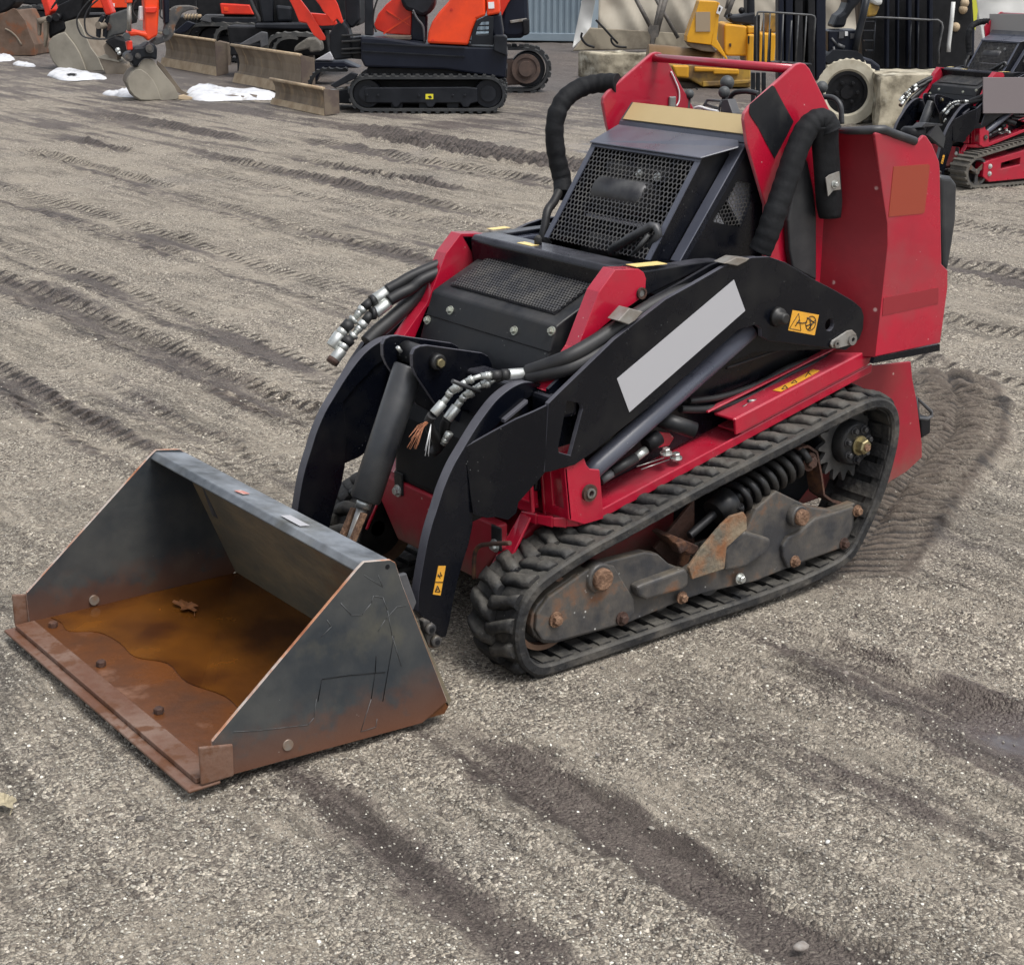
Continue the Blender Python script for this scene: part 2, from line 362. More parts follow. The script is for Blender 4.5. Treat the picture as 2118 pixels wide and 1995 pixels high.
    for i in range(len(P)-1):
        a, b = P[i], P[i+1]; L_ = np.hypot(*(b-a)); t_ = (b-a)/L_
        q = np.clip((x-a[0])*t_[0]+(y-a[1])*t_[1], 0, L_); dx = x-a[0]-t_[0]*q; dy = y-a[1]-t_[1]*q
        dd = np.hypot(dx, dy); sg = np.sign(dx*t_[1]-dy*t_[0]); m = dd < np.abs(best)
        best = np.where(m, dd*np.where(sg == 0, 1, sg), best); sb = np.where(m, acc+q, sb); acc += L_
    dl = best/.155; w_ = np.exp(-np.abs(dl)**5)*np.clip((acc-sb)/.12, 0, 1)*np.clip((sb+.05)/.1, 0, 1)
    # ridge lines keep one heading (roughly the camera's left-right), shifted half a pitch in the middle
    q = (x*.62+y*.78); off = np.where(best > .0, .5, 0)
    ph = 2*np.pi*(q/.041+off)+1.6*fbm(x/.16, y/.16, 3, 55)
    rg = np.abs(np.sin(ph/2))**.7
    mid = 1-.55*np.exp(-(best/.02)**2)
    h = h*(1-.6*w_)+w_*(.046*rg*mid*(.8+1.1*fbm(x/.09, y/.09, 3, 58))+.006+.004*n3)
    rimm = np.exp(-((np.abs(dl)-1.12)/.22)**2)*np.clip((acc-sb)/.12, 0, 1)*np.clip(sb/.1, 0, 1)
    h = h+rimm*(.012+.05*np.abs(n3)); mud = np.clip(w_+rimm*.8, 0, 1)
    wet = wet*(1-w_)+w_*(1.15-1.0*rg)+rimm*.18  # in the trail this also carries painted shade for the ridge valleys
    pud = np.zeros(x.shape)
    for (px, py, a, b) in PUDDLES:
        d = ((x-px)/a)**2+((y-py)/b)**2; k = np.exp(-d**1.5); h = h*(1-.8*k)-.012*k
        pud = np.maximum(pud, np.clip(k*1.9+1.2*fbm(x/.12, y/.16, 4, 66)-.75, 0, 1)*1.0)
    under = np.exp(-(((x-.1)/1.0)**6+(y/.62)**6)); h = h*(1-.92*under)-.010*under
    # wet, darkened ground towards the parked machines on the far side
    wet = wet+.36*far+.34*np.clip((-y-7)/6, 0, 1)+.15*np.clip((-y-13)/4, 0, 1)
    slush = np.clip(1.3*fbm(x/2.5, y/2.5, 3, 90)+.25, 0, 1)*np.clip((-x-4)/3, 0, 1)
    return h, np.clip(wet, 0, 1), mud, np.clip(pud, 0, 1), slush, trd
def build_ground():
    az0 = math.atan2(FH.y, FH.x); half = math.radians(24)
    a = np.concatenate([np.linspace(-half, half, 520), np.linspace(half, 2*math.pi-half, 44)[1:-1]])
    r = np.concatenate([[.02, .6, 1.2, 1.8, 2.15], np.linspace(2.35, 6.4, 860), 6.4*np.exp(np.linspace(0, math.log(34/6.4), 330))[1:], [40, 50, 70, 110, 200, 400, 900, 1800]])
    A, R = np.meshgrid(a, r); x = CAM.x+R*np.cos(az0+A); y = CAM.y+R*np.sin(az0+A)
    xf, yf = x.ravel(), y.ravel()
    h, wet, mud, pud, slush, trd = ground_fields(xf, yf)
    fade = np.clip((60-R.ravel())/20, 0, 1); h = h*fade
    nr, na = R.shape; n = nr*na
    co = np.stack([xf, yf, h], 1)
    i = np.arange(nr-1)[:, None]; j = np.arange(na)[None, :]; j2 = (j+1) % na
    q = np.stack([i*na+j, (i+1)*na+j, (i+1)*na+j2, i*na+j2], -1).reshape(-1, 4)
    me = bpy.data.meshes.new('ground'); me.vertices.add(n); me.vertices.foreach_set('co', co.ravel())
    me.loops.add(len(q)*4); me.loops.foreach_set('vertex_index', q.ravel().astype(np.int32))
    me.polygons.add(len(q)); me.polygons.foreach_set('loop_start', (np.arange(len(q))*4).astype(np.int32))
    me.polygons.foreach_set('use_smooth', np.ones(len(q), bool)); me.update(calc_edges=True); me.validate()
    for nm, v in (('wet', wet), ('mud', mud), ('pud', pud), ('slush', slush), ('trd', trd)):  # wet also carries the painted valley shade of the trail ridges
        at = me.attributes.new(nm, 'FLOAT', 'POINT'); at.data.foreach_set('value', v.astype(np.float32))
    o = bpy.data.objects.new('ground', me); COL.objects.link(o); o['kind'] = 'structure'
    return o
def ground_material():
    m = bpy.data.materials.new('muddy_gravel'); m.use_nodes = True; t = m.node_tree; L = t.links.new; b = t.nodes['Principled BSDF']
    tc = nd(t, 'ShaderNodeTexCoord'); co = tc.outputs['Object']
    def att(n): a = nd(t, 'ShaderNodeAttribute'); a.attribute_name = n; return a.outputs['Fac']
    def noise(sc, d=5, src=co, r=.6):
        n = nd(t, 'ShaderNodeTexNoise'); n.inputs['Scale'].default_value = sc; n.inputs['Detail'].default_value = d; n.inputs['Roughness'].default_value = r; L(src, n.inputs['Vector']); return n
    def rng(f, a, c, lo=0, hi=1):
        r = nd(t, 'ShaderNodeMapRange'); r.inputs[1].default_value = a; r.inputs[2].default_value = c; r.inputs[3].default_value = lo; r.inputs[4].default_value = hi; L(f, r.inputs[0]); return r.outputs[0]
    def mth(op, a, c):
        x = nd(t, 'ShaderNodeMath'); x.operation = op
        for i, q in enumerate((a, c)):
            if isinstance(q, (int, float)): x.inputs[i].default_value = q
            else: L(q, x.inputs[i])
        return x.outputs[0]
    def mix(f, a, c, bt='MIX'):
        x = nd(t, 'ShaderNodeMix'); x.data_type = 'RGBA'; x.blend_type = bt
        if isinstance(f, (int, float)): x.inputs[0].default_value = f
        else: L(f, x.inputs[0])
        for k, q in ((6, a), (7, c)):
            if isinstance(q, tuple): x.inputs[k].default_value = (*q, 1)
            else: L(q, x.inputs[k])
        return x.outputs[2]
    wet, mud, pud, slush = att('wet'), att('mud'), att('pud'), att('slush')  # wet includes the painted valley shade of the trail ridges
    warp = noise(30, 2); wv = nd(t, 'ShaderNodeVectorMath'); wv.operation = 'MULTIPLY_ADD'; L(warp.outputs['Color'], wv.inputs[0]); wv.inputs[1].default_value = (.012, .012, .012); L(co, wv.inputs[2])
    v1 = nd(t, 'ShaderNodeTexVoronoi'); v1.inputs['Scale'].default_value = 112; L(wv.outputs[0], v1.inputs['Vector'])      # stones about 9 mm
    v2 = nd(t, 'ShaderNodeTexVoronoi'); v2.inputs['Scale'].default_value = 190; L(wv.outputs[0], v2.inputs['Vector'])
    s1 = nd(t, 'ShaderNodeSeparateColor'); L(v1.outputs['Color'], s1.inputs[0]); s2 = nd(t, 'ShaderNodeSeparateColor'); L(v2.outputs['Color'], s2.inputs[0])
    cr1 = nd(t, 'ShaderNodeValToRGB'); L(s1.outputs[0], cr1.inputs[0]); e = cr1.color_ramp.elements
    e[0].position = 0; e[0].color = (.082, .068, .062, 1); e[1].position = 1; e[1].color = (.97, .91, .77, 1)
    for p, c in ((.3, (.25, .222, .185, 1)), (.62, (.46, .42, .34, 1)), (.86, (.68, .63, .51, 1))): x = e.new(p); x.color = c
    cr2 = nd(t, 'ShaderNodeValToRGB'); L(s2.outputs[1], cr2.inputs[0]); e = cr2.color_ramp.elements
    e[0].color = (.09, .077, .067, 1); e[1].color = (.78, .73, .60, 1); x = e.new(.5); x.color = (.37, .335, .275, 1)
    grav = mix(rng(noise(9, 4).outputs[0], .4, .6), cr1.outputs[0], cr2.outputs[0])
    fine = mix(noise(260, 3).outputs[0], (.185, .162, .136), (.53, .485, .39))
    stony = rng(noise(3.2, 6, r=.7).outputs[0], .34, .52)
    col = mix(stony, fine, grav)
    # large tonal drift: beige silt and grey crushed stone
    col = mix(rng(noise(.55, 4).outputs[0], .4, .65, 0, .5), col, mix(.5, col, (.36, .33, .255)))
    col = mix(rng(noise(.8, 3).outputs[0], .55, .7, 0, .55), col, mix(.5, col, (.17, .175, .18)))
    mpS = nd(t, 'ShaderNodeMapping'); mpS.inputs['Scale'].default_value = (1, .075, 1); L(co, mpS.inputs[0])
    sn1 = noise(8, 9, mpS.outputs[0], .74).outputs[0]; sn2 = noise(30, 8, mpS.outputs[0], .74).outputs[0]; sn3 = noise(13, 9, mpS.outputs[0], .78).outputs[0]
    sx_ = nd(t, 'ShaderNodeSeparateXYZ'); L(co, sx_.inputs[0])
    msk = mth('MULTIPLY', rng(noise(.9, 4, r=.65).outputs[0], .40, .62, .10, 1.0), rng(sx_.outputs[1], .4, -2.5, .55, .62))
    col = mix(mth('MULTIPLY', rng(sn2, .52, .62, 0, .60), msk), col, mix(.6, col, (.085, .068, .058)))
    col = mix(mth('MULTIPLY', rng(sn3, .545, .61, 0, .80), msk), col, mix(.75, col, (.085, .070, .062)))
    col = mix(mth('MULTIPLY', rng(sn3, .46, .38, 0, .5), msk), col, mix(.45, col, (.66, .60, .48)))
    col = mix(rng(sn2, .46, .34, 0, .45), col, mix(.5, col, (.55, .51, .42)))
    wn = mth('ADD', wet, mth('ADD', mth('MULTIPLY', mth('SUBTRACT', noise(9, 6, r=.7).outputs[0], .5), .5), mth('MULTIPLY', mth('SUBTRACT', sn1, .5), .75)))
    wf = rng(wn, .44, .74)
    dark = mix(noise(60, 5).outputs[0], (.042, .031, .030), (.105, .080, .074))
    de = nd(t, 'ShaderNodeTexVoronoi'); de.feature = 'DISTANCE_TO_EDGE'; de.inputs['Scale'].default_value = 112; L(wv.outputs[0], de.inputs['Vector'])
    col = mix(mth('MULTIPLY', rng(de.outputs['Distance'], .10, .0), mth('MULTIPLY', stony, .75)), col, (.06, .05, .042))      # crevice shade painted dark between the stones
    col = mix(mth('MULTIPLY', rng(noise(48, 4, r=.7).outputs[0], .52, .66), .45), col, (.085, .070, .058))
    col = mix(.5, col, (1.0, .93, .92), 'MULTIPLY'); col = mix(mth('MULTIPLY', wf, .78), col, dark)
    trd = att('trd'); sy = nd(t, 'ShaderNodeSeparateXYZ'); L(wv.outputs[0], sy.inputs[0])
    ph_ = mth('ADD', mth('MULTIPLY', mth('ADD', sy.outputs[1], mth('MULTIPLY', sy.outputs[0], .25)), 2*math.pi/.072), mth('MULTIPLY', noise(6, 3).outputs[0], 9))
    trp = mth('MULTIPLY', rng(mth('SINE', ph_, 0), .25, .85), trd); trp = mth('MULTIPLY', trp, rng(noise(16, 4).outputs[0], .36, .5))
    col = mix(mth('MULTIPLY', trp, .8), col, (.045, .036, .031))
    mudc = mix(rng(noise(35, 5).outputs[0], .35, .65), (.056, .043, .035), (.108, .085, .067))
    trd = att('trd'); sy = nd(t, 'ShaderNodeSeparateXYZ'); L(wv.outputs[0], sy.inputs[0])
    ph_ = mth('ADD', mth('MULTIPLY', mth('ADD', sy.outputs[1], mth('MULTIPLY', sy.outputs[0], .25)), 2*math.pi/.072), mth('MULTIPLY', noise(6, 3).outputs[0], 9))
    trp = mth('MULTIPLY', rng(mth('SINE', ph_, 0), .25, .85), trd); trp = mth('MULTIPLY', trp, rng(noise(16, 4).outputs[0], .36, .5))
    col = mix(mth('MULTIPLY', trp, .8), col, (.045, .036, .031))
    mudc = mix(rng(wet, .26, .62), mudc, (.016, .012, .010))  # valley shade between the trail ridges painted into the mud
    col = mix(mth('MULTIPLY', mud, .92), col, mudc)
    col = mix(mth('MULTIPLY', pud, .75), col, (.060, .052, .056))
    col = mix(mth('MULTIPLY', slush, .28), col, (.13, .14, .15))
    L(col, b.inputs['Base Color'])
    ro = mth('SUBTRACT', .92, mth('MULTIPLY', wf, .32)); ro = mth('SUBTRACT', ro, mth('MULTIPLY', mud, .10)); ro = mth('MAXIMUM', mth('SUBTRACT', ro, mth('MULTIPLY', pud, .75)), .07)
    L(ro, b.inputs['Roughness']); b.inputs['Specular IOR Level'].default_value = .4
    hgt = mth('ADD', mth('MULTIPLY', mth('SUBTRACT', 1, v1.outputs['Distance']), stony), mth('MULTIPLY', noise(160, 5).outputs[0], .9))
    hgt = mth('ADD', hgt, mth('MULTIPLY', noise(40, 4).outputs[0], 1.4))
    hgt = mth('SUBTRACT', hgt, mth('MULTIPLY', trp, 2.2)); hgt = mth('SUBTRACT', hgt, mth('MULTIPLY', mth('MULTIPLY', rng(sn3, .5, .62), msk), 1.6))
    bs = mth('SUBTRACT', mth('SUBTRACT', 1.0, mth('MULTIPLY', mud, .6)), mth('MULTIPLY', pud, .99))
    bp = nd(t, 'ShaderNodeBump'); bp.inputs['Distance'].default_value = .011; L(bs, bp.inputs['Strength']); L(hgt, bp.inputs['Height']); L(bp.outputs[0], b.inputs['Normal'])
    return m
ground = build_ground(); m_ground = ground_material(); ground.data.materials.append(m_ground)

def build_pebbles(n=52000):
    az0 = math.atan2(FH.y, FH.x)
    ph = (1+5**.5)/2
    iv = np.array([(-1, ph, 0), (1, ph, 0), (-1, -ph, 0), (1, -ph, 0), (0, -1, ph), (0, 1, ph), (0, -1, -ph), (0, 1, -ph), (ph, 0, -1), (ph, 0, 1), (-ph, 0, -1), (-ph, 0, 1)])/1.9
    fc = np.array([(0, 11, 5), (0, 5, 1), (0, 1, 7), (0, 7, 10), (0, 10, 11), (1, 5, 9), (5, 11, 4), (11, 10, 2), (10, 7, 6), (7, 1, 8), (3, 9, 4), (3, 4, 2), (3, 2, 6), (3, 6, 8), (3, 8, 9), (4, 9, 5), (2, 4, 11), (6, 2, 10), (8, 6, 7), (9, 8, 1)])
    rs = np.random.RandomState(3)
    dep = rs.uniform(math.atan(1.65/9.0), math.atan(1.65/2.35), n); r = 1.65/np.tan(dep); a = az0+rs.uniform(-.33, .33, n)
    x = CAM.x+r*np.cos(a); y = CAM.y+r*np.sin(a)
    h, wet, mud, pud, sl, _t = ground_fields(x, y)
    keep = (rs.rand(n) > wet*.95+mud*.7) & ~((x > .86) & (x < 1.42) & (np.abs(y) < .50))
    x, y, h = x[keep], y[keep], h[keep]; n = len(x)
    s_ = .0017+.0026*rs.rand(n)**3.2+.0006*rs.rand(n); big = rs.rand(n) > .9965; s_[big] *= 1.9
    q = rs.uniform(0, 2*np.pi, n); sc = np.stack([rs.uniform(.7, 1.4, n), rs.uniform(.6, 1.1, n), rs.uniform(.45, .8, n)], 1)
    jit = rs.uniform(.6, 1.3, (n, 12, 1)); v = iv[None]*jit*sc[:, None]*s_[:, None, None]
    c, s2 = np.cos(q)[:, None], np.sin(q)[:, None]; X = v[..., 0]*c-v[..., 1]*s2; Y = v[..., 0]*s2+v[..., 1]*c
    V = np.stack([X+x[:, None], Y+y[:, None], v[..., 2]+(h+s_*.25)[:, None]], -1).reshape(-1, 3)
    Fc = (fc[None]+(np.arange(n)*12)[:, None, None]).reshape(-1, 3)
    me = bpy.data.meshes.new('loose_gravel'); me.vertices.add(len(V)); me.vertices.foreach_set('co', V.ravel())
    me.loops.add(Fc.size); me.loops.foreach_set('vertex_index', Fc.ravel().astype(np.int32)); me.polygons.add(len(Fc))
    me.polygons.foreach_set('loop_start', (np.arange(len(Fc))*3).astype(np.int32)); me.update(calc_edges=True)
    at = me.attributes.new('tone', 'FLOAT', 'POINT'); at.data.foreach_set('value', np.repeat(rs.rand(n), 12).astype(np.float32))
    o = bpy.data.objects.new('loose_gravel', me); COL.objects.link(o); o['kind'] = 'stuff'
    tag(o, 'loose grey and beige gravel chips scattered over the muddy yard', 'gravel')
    m = bpy.data.materials.new('gravel_chip'); m.use_nodes = True; t = m.node_tree; b = t.nodes['Principled BSDF']; b.inputs['Roughness'].default_value = .8
    a_ = nd(t, 'ShaderNodeAttribute'); a_.attribute_name = 'tone'; rp = nd(t, 'ShaderNodeValToRGB'); t.links.new(a_.outputs['Fac'], rp.inputs[0]); e = rp.color_ramp.elements
    e[0].color = (.09, .08, .072, 1); e[1].color = (.90, .87, .77, 1)
    for p, c_ in ((.4, (.24, .22, .19, 1)), (.8, (.38, .355, .30, 1)), (.95, (.52, .49, .42, 1))): q_ = e.new(p); q_.color = c_
    t.links.new(rp.outputs[0], b.inputs['Base Color']); me.materials.append(m)
build_pebbles()

# ================================================================== COMPACT TRACK LOADER (x forwards, y towards its left side, z up)
def both(fn, name, mats, parent, **k):
    """the same part on the left and on the right"""
    out = []
    for fl in (False, True):
        mb = MB(); fn(mb); out.append(mb.build(name, mats, parent, flip_y=fl, **k))
    return out
LOOP = [(.606, .030), (.556, .0), (.44, -.002), (.12, .004), (-.19, .008), (-.40, .024), (-.513, .054), (-.570, .120), (-.617, .20), (-.652, .29),
        (-.670, .375), (-.661, .44), (-.625, .482), (-.566, .500), (-.48, .492), (-.25, .443), (.063, .378), (.30, .322), (.41, .297), (.50, .270), (.573, .240), (.618, .195), (.636, .13), (.628, .070)]
YI, YO = .272, .454
def track_mesh(mb):
    path = cr([Vector((x, 0, z)) for x, z in LOOP], 8, True); pts, LEN = resample(path, 416)
    n = len(pts); cen = Vector((0, 0, .25))
    fr = []
    for i in range(n):
        t_ = (pts[(i+1) % n]-pts[i-1]).normalized(); nn = Vector((t_.z, 0, -t_.x))
        if nn.dot(pts[i]-cen) < 0: nn = -nn
        fr.append((pts[i], t_, nn))
    prof = [(YO, -.024), (YO, -.006), (YO-.005, 0), (YI+.005, 0), (YI, -.006), (YI, -.024), (YI+.006, -.028), (YI+.028, -.020), (YO-.052, -.020), (YO-.036, -.029), (YO-.006, -.029)]
    mb.loft([[p+Vector((0, y, 0))+nn*h for y, h in prof] for p, t_, nn in fr], smooth=False, closed=True)
    NL = 52; step = n/NL; rs = random.Random(4)
    def at(s_):
        i = int(s_) % n; k = (i+1) % n; f = s_-int(s_)
        return fr[i][0].lerp(fr[k][0], f), fr[i][1], fr[i][2]
    for j in range(NL):
        for side in (0, 1):
            ys = [YO-.014, YO-.032, YO-.055, YO-.078, YO-.100] if side == 0 else [YI+.098, YI+.075, YI+.050, YI+.026, YI+.004]
            rings = []
            for k, y in enumerate(ys):
                bend = (.0, .003, .009, .016, .020)[k if side == 0 else 4-k]
                s0 = (j+(.0 if side == 0 else .5))*step + bend/LEN*n*1.2+rs.uniform(-.5, .5)
                p, t_, nn = at(s0 % n); nose = 1+1.1*max(0, (p.x-.50)/.12); hh = (.008, .014, .016, .016, .011)[k if side == 0 else 4-k]*rs.uniform(.65, 1.2)*(1+(nose-1)*.6); wb = .0195*rs.uniform(.85, 1.12); wt = .0125*rs.uniform(.6, 1.25)
                Y = Vector((0, y, 0))
                rings.append([p+Y-t_*wb-nn*.003, p+Y-t_*wt*1.2+nn*hh*.8, p+Y-t_*wt*.5+nn*hh, p+Y+t_*wt*.6+nn*hh, p+Y+t_*wt*1.2+nn*hh*.75, p+Y+t_*wb-nn*.003])
            mb.loft(rings, smooth=True)
        p, t_, nn = at((j*step+3) % n)      # driving blocks on the inside
        c = p-nn*.024+Vector((0, (YI+YO)/2+.012, 0)); mb.obox(c, t_*.0185, (0, .067, 0), nn*.010)
def frame_prism(mb, pts, y1, y0, z='Z5', mi=0): mb.prism(PY(z, pts, y1), (0, y0-y1, 0), mi=mi)
def build_undercarriage(root):
    for fl in (False, True):
        mb = MB(); track_mesh(mb); mb.build('rubber_track', m_rubber, root, flip_y=fl)
        # side beam with everything bolted to it
        mb = MB()
        frame_prism(mb, [(215, 1310), (222, 1262), (245, 1215), (300, 1160), (400, 1090), (500, 1035), (600, 1010), (740, 975), (800, 985), (850, 1030), (935, 1062), (1000, 1020), (1110, 960), (1200, 880), (1245, 780), (1340, 695),
                         (1420, 735), (1500, 770), (1600, 785), (1700, 750), (1692, 870), (1645, 955), (1440, 1030), (1240, 1110), (1000, 1165), (900, 1200), (660, 1300), (400, 1372), (330, 1392), (275, 1392), (232, 1358)], .425, .395)
        fr = mb.build('track_frame', m_frame, root, flip_y=fl, bevel=.004)
        mb = MB(); frame_prism(mb, [(470, 1060), (540, 1025), (600, 1040), (640, 1110), (690, 1190), (692, 1250), (660, 1290), (610, 1310), (500, 1340), (330, 1385), (270, 1380), (240, 1330), (245, 1260), (300, 1180), (400, 1110)], .436, .420)
        mb.build('nose_plate', m_frame, fr, flip_y=fl, bevel=.004)
        mb = MB(); frame_prism(mb, [(1372, 1000), (1368, 950), (1395, 905), (1450, 880), (1520, 820), (1620, 790), (1695, 765), (1688, 868), (1640, 958), (1440, 1028), (1395, 1052)], .438, .420)
        mb.build('rear_plate', m_frame, fr, flip_y=fl, bevel=.005)
        mb = MB(); frame_prism(mb, [(700, 1135), (730, 1120), (925, 1050), (940, 1075), (938, 1130), (905, 1150), (745, 1195), (712, 1180)], .452, .42); mb.build('stop_block', m_frame, fr, flip_y=fl, bevel=.008, seg=3)
        mb = MB(); frame_prism(mb, [(1105, 975), (1130, 925), (1200, 880), (1315, 915), (1312, 945), (1290, 985), (1200, 1045), (1108, 1062)], .447, .42); mb.build('stop_block', m_frame, fr, flip_y=fl, bevel=.008, seg=3)
        mb = MB(); frame_prism(mb, [(938, 1045), (1000, 955), (1090, 850), (1130, 812), (1190, 793), (1203, 815), (1205, 870), (1112, 955), (1102, 1052), (955, 1100)], .456, .447); mb.build('gusset_plate', m_frametri, fr, flip_y=fl, bevel=.002)
        mb = MB(); frame_prism(mb, [(780, 960), (830, 900), (965, 735), (965, 930), (930, 1050), (850, 1030)], .345, .335); mb.build('gusset_plate', m_rust, fr, flip_y=fl, bevel=.002)
        for (px, py, r, h, mt) in ((553, 1103, .0275, .032, m_rustbolt), (1463, 820, .022, .030, m_rustbolt)):
            c = on('Z5', (px, py), 1, .46); mb = MB()
            mb.tube([c-Vector((0, .055, 0)), c-Vector((0, .015, 0)), c-Vector((0, .012, 0))], [r*1.35, r*1.35, r*1.2], 22); mb.build('pin_boss', m_frame, fr, flip_y=fl)
            mb = MB(); mb.tube([c-Vector((0, .02, 0)), c, c+Vector((0, .003, 0))], [r, r, r*.85], 20); mb.build('pivot_pin', mt, fr, flip_y=fl)
        for (px, py, mt, r) in ((330, 1283, m_rustbolt, .013), (632, 1278, m_rust, .012), (905, 1182, m_rustbolt, .011), (1170, 1095, m_zinc, .010), (1420, 1017, m_rustbolt, .011), (1645, 935, m_rust, .011), (1705, 786, m_rustbolt, .011)):
            c = on('Z5', (px, py), 1, .438); mb = MB(); mb.bolt(c, (0, 1, 0), r, .012); mb.build('bolt', mt, fr, flip_y=fl)
        # idler wheel
        c = Vector((.517, 0, .140)); mb = MB()
        mb.ring(c+Vector((0, .300, 0)), c+Vector((0, .412, 0)), .093, .080, 40); mb.cyl(c+Vector((0, .33, 0)), c+Vector((0, .39, 0)), .082, 36, 1); mb.cyl(c+Vector((0, .33, 0)), c+Vector((0, .425, 0)), .022, 16)
        mb.build('idler_wheel', [m_rustring, m_spring], root, flip_y=fl)
        for x in (.30, .13, -.04, -.21, -.38):       # road wheels between the belt runs
            mb = MB(); c = Vector((x, 0, .083)); mb.cyl(c+Vector((0, .33, 0)), c+Vector((0, .39, 0)), .040, 24); mb.build('road_wheel', m_frame, root, flip_y=fl)
        # sprocket
        c = Vector((-.558, 0, .362)); pr = []; NT = 17
        for i in range(NT):
            for k, rr in enumerate((.108, .097, .089, .086, .089, .097, .108, .113)):
                q = 2*math.pi*(i+k/8)/NT; pr.append(c+Vector((math.cos(q)*rr, .365, math.sin(q)*rr)))
        hole = [c+Vector((math.cos(-2*math.pi*k/24)*.062, .365, math.sin(-2*math.pi*k/24)*.062)) for k in range(24)]
        mb = MB(); mb.prism(pr, (0, -.014, 0), holes=[hole]); sp = mb.build('drive_sprocket', m_steelworn, root, flip_y=fl, bevel=.001, seg=1)
        mb = MB(); mb.cyl(c+Vector((0, .26, 0)), c+Vector((0, .350, 0)), .080, 36, 0); mb.tube([c+Vector((0, .33, 0)), c+Vector((0, .396, 0)), c+Vector((0, .402, 0))], [.061, .061, .054], 36)
        mb.build('hub', m_blackd, sp, flip_y=fl)
        for k in range(7):
            q = 2*math.pi*(k+.3)/7; b_ = c+Vector((math.cos(q)*.043, .402, math.sin(q)*.043)); mb = MB(); mb.bolt(b_, (0, 1, 0), .0078, .010); mb.build('bolt', m_engine, sp, flip_y=fl)
        mb = MB(); p = c+Vector((-.006, .402, -.004)); mb.cyl(p, p+Vector((0, .006, 0)), .027, 24); mb.bolt(p+Vector((0, .006, 0)), (0, 1, 0), .021, .022, False); mb.cyl(p+Vector((0, .02, 0)), p+Vector((0, .034, 0)), .010, 14, 1)
        mb.build('hub_nut', [m_brass, m_rustbolt], sp, flip_y=fl)
        # tension spring
        a = on('Z5', (1125, 745), 1, .375); b = on('Z5', (1440, 545), 1, .375); d = (b-a).normalized(); e1 = Vector((0, 1, 0)); e2 = d.cross(e1).normalized(); Ls = (b-a).length; turns = 8
        hel = [a+d*(Ls*k/(turns*18))+(e1*math.cos(2*math.pi*k/18)+e2*math.sin(2*math.pi*k/18))*.037 for k in range(turns*18+1)]
        mb = MB(); mb.tube(hel, .0105, 8); mb.cyl(a, b, .021, 16); mb.build('tension_spring', m_spring, root, flip_y=fl)
        q0 = on('Z5', (940, 900), 1, .375); q1 = on('Z5', (1010, 838), 1, .375); q2 = on('Z5', (1055, 800), 1, .375)
        mb = MB(); mb.tube([q2, a-d*.02, a], [.038, .038, .042], 24); mb.build('spring_cup', m_spring, root, flip_y=fl)
        rod = [q0+(q2-q0)*(k/40) for k in range(41)]; mb = MB(); mb.tube(rod, [.012 if k % 2 else .0098 for k in range(41)], 10); mb.build('threaded_rod', m_engine, root, flip_y=fl)
        mb = MB(); frame_prism(mb, [(838, 905), (860, 895), (985, 948), (980, 975), (955, 990), (900, 965)], .405, .345); frame_prism(mb, [(880, 935), (925, 925), (940, 960), (900, 985)], .415, .38); mb.build('rod_bracket', m_rust, root, flip_y=fl, bevel=.003)
        mb = MB(); s_ = PY('Z5', [(1440, 505), (1485, 492), (1525, 520), (1545, 620), (1558, 715), (1600, 745), (1690, 770)], .400)
        for i in range(len(s_)-1):
            dd = s_[i+1]-s_[i]; nn = Vector((-dd.z, 0, dd.x)).normalized()*.003; mb.prism([s_[i]-nn, s_[i+1]-nn, s_[i+1]+nn, s_[i]+nn], (0, -.055, 0))
        mb.build('strap', m_rust, root, flip_y=fl)
        mb = MB(); c2 = on('Z5', (1487, 562), 1, .395); mb.bolt(c2, (0, 1, 0), .017, .014); mb.build('bolt', m_rust, root, flip_y=fl)
    # body between the tracks
    mb = MB(); mb.prism(xz([(.50, .16), (.50, .27), (.30, .37), (-.60, .545), (-.66, .40), (-.66, .17), (.1, .12)], .262), (0, -.524, 0)); mb.build('lower_body', m_reddirty, root, bevel=.006)
    mb = MB(); mb.prism(xz([(-.02, .14), (-.02, .30), (-.10, .42), (-.62, .54), (-.62, .28), (-.45, .14)], .268), (0, -.536, 0)); mb.build('dark_inner_plate', m_dark, root, bevel=.01)  # dark plate over the rear part of the body sides
    # front plate with bolts
    f = [(-.270, .325), (.262, .325), (.262, .285), (.275, .268), (.180, .160), (-.180, .160), (-.275, .268), (-.262, .285)]
    mb = MB(); mb.prism([Vector((.552, y, z)) for y, z in f], (-.035, 0, 0)); fp = mb.build('front_plate', m_reddirty, root, bevel=.006)
    for y, z in ((-.165, .300), (.262, .275)):
        mb = MB(); mb.box((.550, y-.018, z-.01), (.556, y+.022, z+.05)); mb.build('latch_plate', m_blackd, fp, bevel=.003)
        mb = MB(); mb.bolt((.556, y, z), (1, 0, 0), .011, .010); mb.build('bolt', m_zinc, fp)
    mb = MB(); hb = [on('A2', p, 0, .60) for p in ((600, 1110), (600, 1000), (612, 900), (650, 855), (700, 845), (790, 838), (880, 835))]; mb.tube(cr(hb, 4), .0055, 10); mb.build('step_rod', m_rust, root)
def inpoly(x, y, P):
    c = False; n = len(P)
    for i in range(n):
        (x1, y1), (x2, y2) = P[i], P[i-1]
        if (y1 > y) != (y2 > y) and x < (x2-x1)*(y-y1)/(y2-y1)+x1: c = not c
    return c
